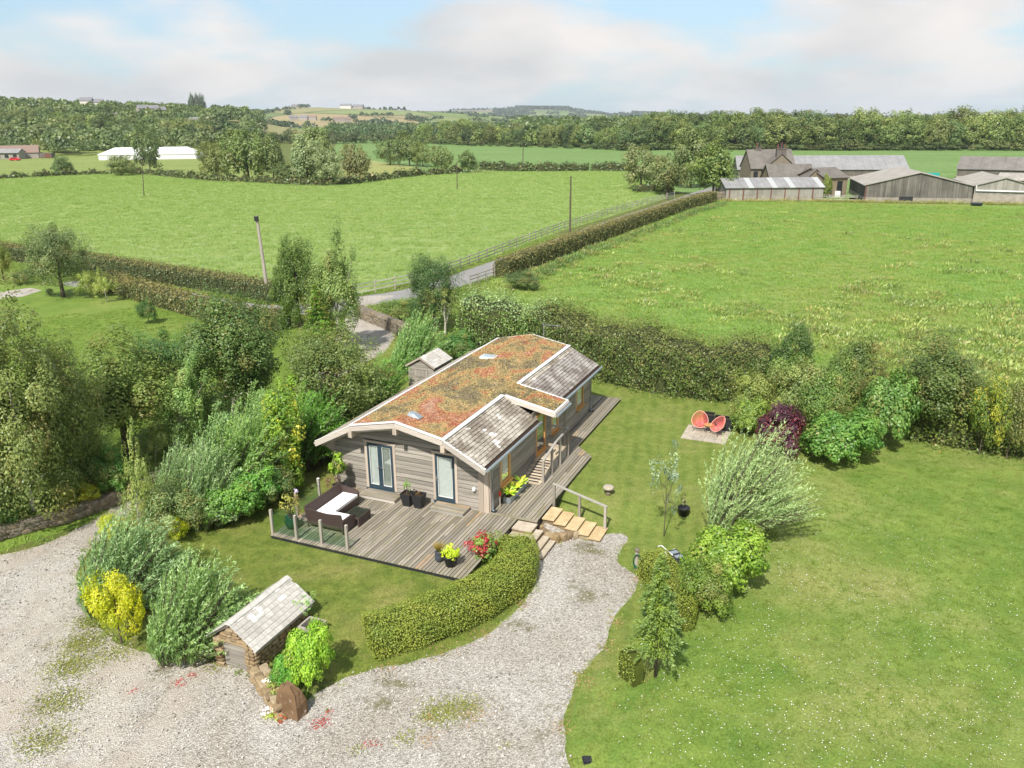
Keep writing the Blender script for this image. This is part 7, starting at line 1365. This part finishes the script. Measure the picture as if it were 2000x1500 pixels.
# ---------------------------------------------------------------- trees of the middle distance
MID = [
 ('oak0', 'sycamore_tree', 'pale topped sycamore at the near end of the farm trees', 1252, 370, 279, 78, (.10, .115, .05)),
 ('oak1', 'sycamore_tree', 'olive sycamore in the middle of the farm trees', 1302, 380, 296, 80, (.085, .10, .038)),
 ('oak2', 'sycamore_tree', 'big round green sycamore next to the long low shed', 1392, 384, 272, 104, (.07, .10, .025)),
 ('oak3', 'sycamore_tree', 'tall sycamore rising behind the farm trees', 1348, 366, 240, 92, (.075, .095, .034)),
 ('oak4', 'yard_bush', 'yellow green bush at the corner of the low shed', 1612, 386, 339, 24, (.10, .13, .03)),
 ('oak0', 'field_maple', 'broad olive tree behind the pole in the marquee field hedge', 424, 350, 274, 66, (.085, .10, .032)),
 ('oak1', 'oak_tree', 'large full oak beside the olive tree in the field hedge', 486, 352, 240, 98, (.075, .105, .032)),
 ('oak2', 'oak_tree', 'dark green oak with a lit dome, third tree in the field hedge', 535, 352, 258, 62, (.07, .095, .032)),
 ('oak3', 'lime_tree', 'tallest pale tree of the field hedge clump', 618, 352, 238, 88, (.095, .12, .045)),
 ('oak4', 'whitebeam_tree', 'silvery green tree in front of the tallest pale tree', 602, 358, 262, 78, (.12, .15, .075)),
 ('oak0', 'whitebeam_tree', 'silvery low tree at the foot of the tallest pale tree', 646, 362, 282, 56, (.115, .14, .07)),
 ('oak1', 'ash_tree', 'brownish tree standing last in the field hedge row', 696, 354, 272, 60, (.10, .105, .045)),
 ('oak2', 'hedgerow_bush', 'low dark bush under the oaks in the field hedge', 560, 356, 318, 60, (.06, .085, .03)),
 ('oak3', 'thorn_tree', 'rounded clump tree at the cut field, the one nearer the hedge trees', 762, 322, 268, 56, (.075, .10, .034)),
 ('oak4', 'thorn_tree', 'tall clump tree in the middle of the cut field edge', 800, 324, 254, 62, (.07, .095, .034)),
 ('oak0', 'thorn_tree', 'greenish clump tree closing the cut field edge', 826, 326, 274, 40, (.085, .11, .036)),
 ('oak1', 'willow_tree', 'pale bushy tree beside the rushes at the hedge bend', 862, 334, 278, 50, (.095, .125, .045)),
 ('oak2', 'willow_tree', 'dark bushy tree at the start of the field hedge', 914, 336, 292, 46, (.065, .095, .032)),
 ('yew', 'cone_tree', 'small dense cone shaped tree alone below the sports field', 124, 342, 303, 40, (.06, .09, .035)),
 ('oak3', 'thorn_bush', 'broad round bush in front of the marquee', 238, 343, 299, 56, (.10, .12, .045)),
 ('oak4', 'scots_pine', 'tall open tree standing in front of the marquee roof', 294, 337, 243, 56, (.055, .08, .03)),
 ('oak0', 'field_tree', 'small dark tree between the pavilion and the container', 48, 306, 278, 22, (.055, .075, .03)),
]
grp = {}
for q in MID: grp[q[1]] = grp.get(q[1], 0)+1
for q in MID: put_px(q[0], q[1], q[2], 'tree' if 'bush' not in q[1] else 'bush', *q[3:7], tuple(c*1.35 for c in q[7]), group=(q[1].replace('_', ' ')+'s of the fields') if grp[q[1]] > 1 else None)
# woodland belts: every tree of the front rows its own
rs = np.random.RandomState(123)
def belt(label, group, name, p0, p1, n, rows, gap, h0, h1, cols, protos, w=1.0, jit=3.5):
    a, b = np.asarray(p0, float), np.asarray(p1, float); d = (b-a)[:2]; L = np.linalg.norm(d); nn = np.array([-d[1], d[0]])/L
    if nn[1] < 0: nn = -nn
    for r in range(rows):
        for i in range(n):
            f = (i+.5*(r % 2)+rs.uniform(-.25, .25))/n; q = a[:2]+(b-a)[:2]*f+nn*(r*gap+rs.uniform(-jit, jit)*.5); h = rs.uniform(h0, h1)*(1+.06*r)*(1.12 if rs.uniform() < .2 else 1); c = np.array(cols[rs.randint(len(cols))])*rs.uniform(.7, 1.45); put(protos[rs.randint(len(protos))], name, label, 'tree', (q[0], q[1], gz(*q)-.2), h, h*rs.uniform(.8, 1.15)*w, tuple(c), rs.uniform(0, 6.28), group=group)
OC = [(.075, .11, .032), (.095, .13, .038), (.105, .125, .04), (.068, .105, .038), (.12, .148, .046)]
belt('broad tree of the dense woodland edge beyond the farm field', 'woodland trees beyond the farm', 'woodland_tree', P(1225, 293), P(2080, 292), 21, 3, 9, 12.5, 17, OC, ['oak0', 'oak1', 'oak2', 'oak3', 'oak4'])
belt('broad tree of the woodland strip beyond the upper field', 'woodland trees beyond the upper field', 'woodland_tree', P(830, 278), P(1235, 291), 19, 3, 10, 7.5, 13, OC, ['oak0', 'oak1', 'oak2', 'far0'])
belt('dark tree of the wood edge behind the sports field', 'wood edge trees behind the sports field', 'woodland_tree', P(-60, 291), P(430, 287), 27, 2, 11, 8, 13, OC, ['oak0', 'oak1', 'oak3', 'far1'])
belt('tree at the wood edge between the cut field and the hillside', 'wood edge trees below the hillside', 'woodland_tree', P(400, 288), P(840, 276), 22, 2, 11, 5.5, 9, [(.055, .08, .035), (.065, .09, .038), (.07, .09, .04)], ['oak0', 'oak2', 'far0', 'far2'])
def scrub(label, name, a, b, n, h): belt(label, 'low bushes along the woodland foot', name, a, b, n, 1, 1, h*.7, h*1.3, [(.06, .085, .03), (.08, .095, .035)], ['far0', 'far1', 'far2'], 1.8)
scrub('low bush at the foot of the woodland edge', 'woodland_bush', P(1215, 294), P(2080, 294), 46, 3.6); scrub('low bush at the foot of the woodland edge', 'woodland_bush', P(825, 280), P(1235, 293), 26, 3.2)
# hillsides covered in trees, hedgerow lines and plantations too far to count: one mass each
def mass(name, pts, hs, cols, seed, leafn=70, leafk=.24, flat=.8):
    rs = np.random.RandomState(seed); Ps, As, Ns, V_, A_ = [], [], [], [], []
    for p, h in zip(pts, hs):
        d = unit(rs, leafn); d[:, 2] = np.abs(d[:, 2])*1.1-.25; q = np.asarray(p)+d*np.array([h*.45, h*.45, h*.55])*rs.uniform(.7, 1.05, (leafn, 1))+np.array([0, 0, h*.42]); Ps.append(q); ax = unit(rs, leafn); Ns.append(d+unit(rs, leafn)*.45+np.array([0, 0, .3])); As.append(ax); V_.append(np.clip(rs.uniform(0, 1)**1.3*.8+rs.uniform(0, .25, leafn), 0, 1)); A_.append(np.full(leafn, rs.uniform(0, .35))*(rs.uniform() < .3))
    ls = np.repeat(np.asarray(hs)*leafk, leafn); o = link(name, leaf_mesh(name, np.concatenate(Ps), np.concatenate(As), np.concatenate(Ns), ls, ls*flat, np.concatenate(V_), np.concatenate(A_), M['leaf_far'])); o.color = (*cols, 1); o['kind'] = 'stuff'
def far_pt(px, dist): q = az_point(px, dist); return np.array([q[0], q[1], gz(q[0], q[1])])
pts = []
for _ in range(1500):
    px = rs.uniform(-260, 508); d = 455+(rs.uniform(0, 1)**.8)*520
    if 400 < px < 475 and 600 < d < 700: continue
    pts.append(far_pt(px, d))
mass('hillside_woodland', pts, rs.uniform(7, 13, len(pts)), (.085, .118, .045), 1, 150, .16)
pts = [far_pt(rs.uniform(640, 1010), rs.uniform(600, 900)) for _ in range(420)]; mass('plantation', pts, rs.uniform(6.5, 10, len(pts)), (.065, .10, .047), 2, 90, .20)
pts = [far_pt(rs.uniform(1000, 1480), rs.uniform(480, 900)) for _ in range(330)]; mass('woodland_backdrop_trees', pts, rs.uniform(10, 15, len(pts)), (.08, .115, .045), 3, 110, .18)
pts = []; hs = []
for _ in range(80):
    p0 = rs.uniform(430, 1500); d0 = rs.uniform(1050, 2600); n = rs.randint(6, 26); dx = rs.uniform(-90, 90); dd = rs.uniform(-260, 260)*(rs.uniform() < .4)
    for k in range(n): pts.append(far_pt(p0+dx*k/n+rs.normal()*1.2, d0+dd*k/n+rs.normal()*9)); hs.append(rs.uniform(4, 10))
mass('hedgerow_woods', pts, hs, (.05, .075, .04), 4, 26, .4)
pts = []; hs = []
for _ in range(90):
    p0 = rs.uniform(560, 1700); d0 = rs.uniform(2700, 5000); n = rs.randint(8, 40); dx = rs.uniform(-110, 110)
    for k in range(n): pts.append(far_pt(p0+dx*k/n, d0+rs.normal()*25)); hs.append(rs.uniform(8, 15))
for _ in range(700): px = rs.uniform(1008, 1112); pts.append(far_pt(px, rs.uniform(4700, 5200))); hs.append(17)
for _ in range(350): px = rs.uniform(966, 1030); pts.append(far_pt(px, rs.uniform(4150, 4600))); hs.append(14)
for _ in range(300): px = rs.uniform(1235, 1330); pts.append(far_pt(px, rs.uniform(4700, 5200))); hs.append(22)
for _ in range(300): px = rs.uniform(1330, 1500); pts.append(far_pt(px, rs.uniform(4700, 5200))); hs.append(15)
mass('moor_plantations', pts, hs, (.045, .065, .045), 5, 14, .62)
for i, px in enumerate((378, 388, 398)): put('yew', 'poplar_tree', 'slim poplar on the skyline of the wooded hill', 'tree', far_pt(px, 850), 21, 7.5, (.06, .085, .05), group='three poplars on the skyline')
# houses on the far slopes
def cottage(label, px, dist, w, d, h, wall, roof, rz=0., group='houses on the far hillsides'):
    p = far_pt(px, dist); t = thing('far_house', label, 'house', p, rz-math.atan2(p[0], p[1]), group); m = MB(); m.prism([(0, -1), (d, -1), (d, h), (d/2, h+d*.36), (0, h)], -w/2, w/2, 'x'); m.obj('wall', wall, t)
    for s in (0, 1): y = -.3 if s == 0 else d+.3; m = MB(); m.prism([(y, h-.1), (d/2, h+d*.38), (d/2, h+d*.38+.25), (y, h+.15)], -w/2-.3, w/2+.3, 'x'); m.obj('roof', roof, t)
cw, cg = plain('cream_render', (.66, .63, .57), .9, .1), plain('grey_stone', (.34, .31, .28), .9, .1); rg_, rr_ = plain('grey_roof', (.2, .2, .215), .8, .2), plain('brown_roof', (.24, .17, .14), .8, .2)
for px, d, w, dd, h, wl_, rf, lb in [(172, 800, 9, 7, 10, cw, rg_, 'cream house high among the trees of the wooded hill'), (190, 800, 12, 7, 9, cw, rg_, 'long cream house beside the highest cream house on the hill'), (284, 700, 8, 6, 10, cg, rg_, 'grey roofed house among hillside trees'), (300, 700, 9, 6, 10, cg, rg_, 'grey roofed house among hillside trees'), (316, 700, 9, 6, 9, cg, rg_, 'grey roofed house among hillside trees'), (366, 610, 7, 6, 7, cw, rr_, 'white cottage at the top of a small hillside meadow'), (378, 612, 7, 6, 8, cw, rg_, 'taller white house at the top of a small hillside meadow'), (25, 445, 15, 8, 2.5, cg, rr_, 'brown roofed house behind the pavilion hedge'), (906, 560, 9, 7, 6, cg, rr_, 'brown roofed gable house at the woodland strip'), (1015, 560, 13, 8, 7, cw, plain('pale_blue_roof', (.5, .56, .6), .6, .3), 'pale roofed shed rising above the woodland strip'), (580, 2000, 20, 10, 5, cg, rg_, 'grey farm on the far rolling hill'), (676, 2060, 26, 12, 6, cw, rg_, 'white fronted farm on the far hilltop'), (700, 2080, 24, 12, 6, cg, rg_, 'grey farm on the far hilltop'), (575, 1500, 14, 8, 5, cg, rg_, 'stone house in a row on the far slope'), (592, 1500, 14, 8, 5, cg, rg_, 'stone house in a row on the far slope'), (609, 1500, 14, 8, 5, cg, rr_, 'stone house in a row on the far slope'), (662, 1450, 16, 8, 5, cg, rr_, 'brown roofed house on the far slope'), (678, 1450, 14, 8, 5, cg, rr_, 'brown roofed house on the far slope')]: cottage(lb, px, d, w, dd, h, wl_, rf, rs.uniform(-.4, .4))

# ---------------------------------------------------------------- the air between here and the hills
m = MB(); m.bounds((-9000, -700, -3), (9000, 11800, 190)); hz_ = bpy.data.materials.new('hazy_air'); hz_.use_nodes = True; nt = hz_.node_tree; nt.nodes.clear(); o_ = nt.nodes.new('ShaderNodeOutputMaterial'); pv = nt.nodes.new('ShaderNodeVolumePrincipled'); pv.inputs['Color'].default_value = (.80, .90, 1, 1); pv.inputs['Density'].default_value = HAZE; pv.inputs['Anisotropy'].default_value = .0; nt.links.new(pv.outputs[0], o_.inputs['Volume'])
ho = m.obj('haze', hz_); ho['kind'] = 'stuff'
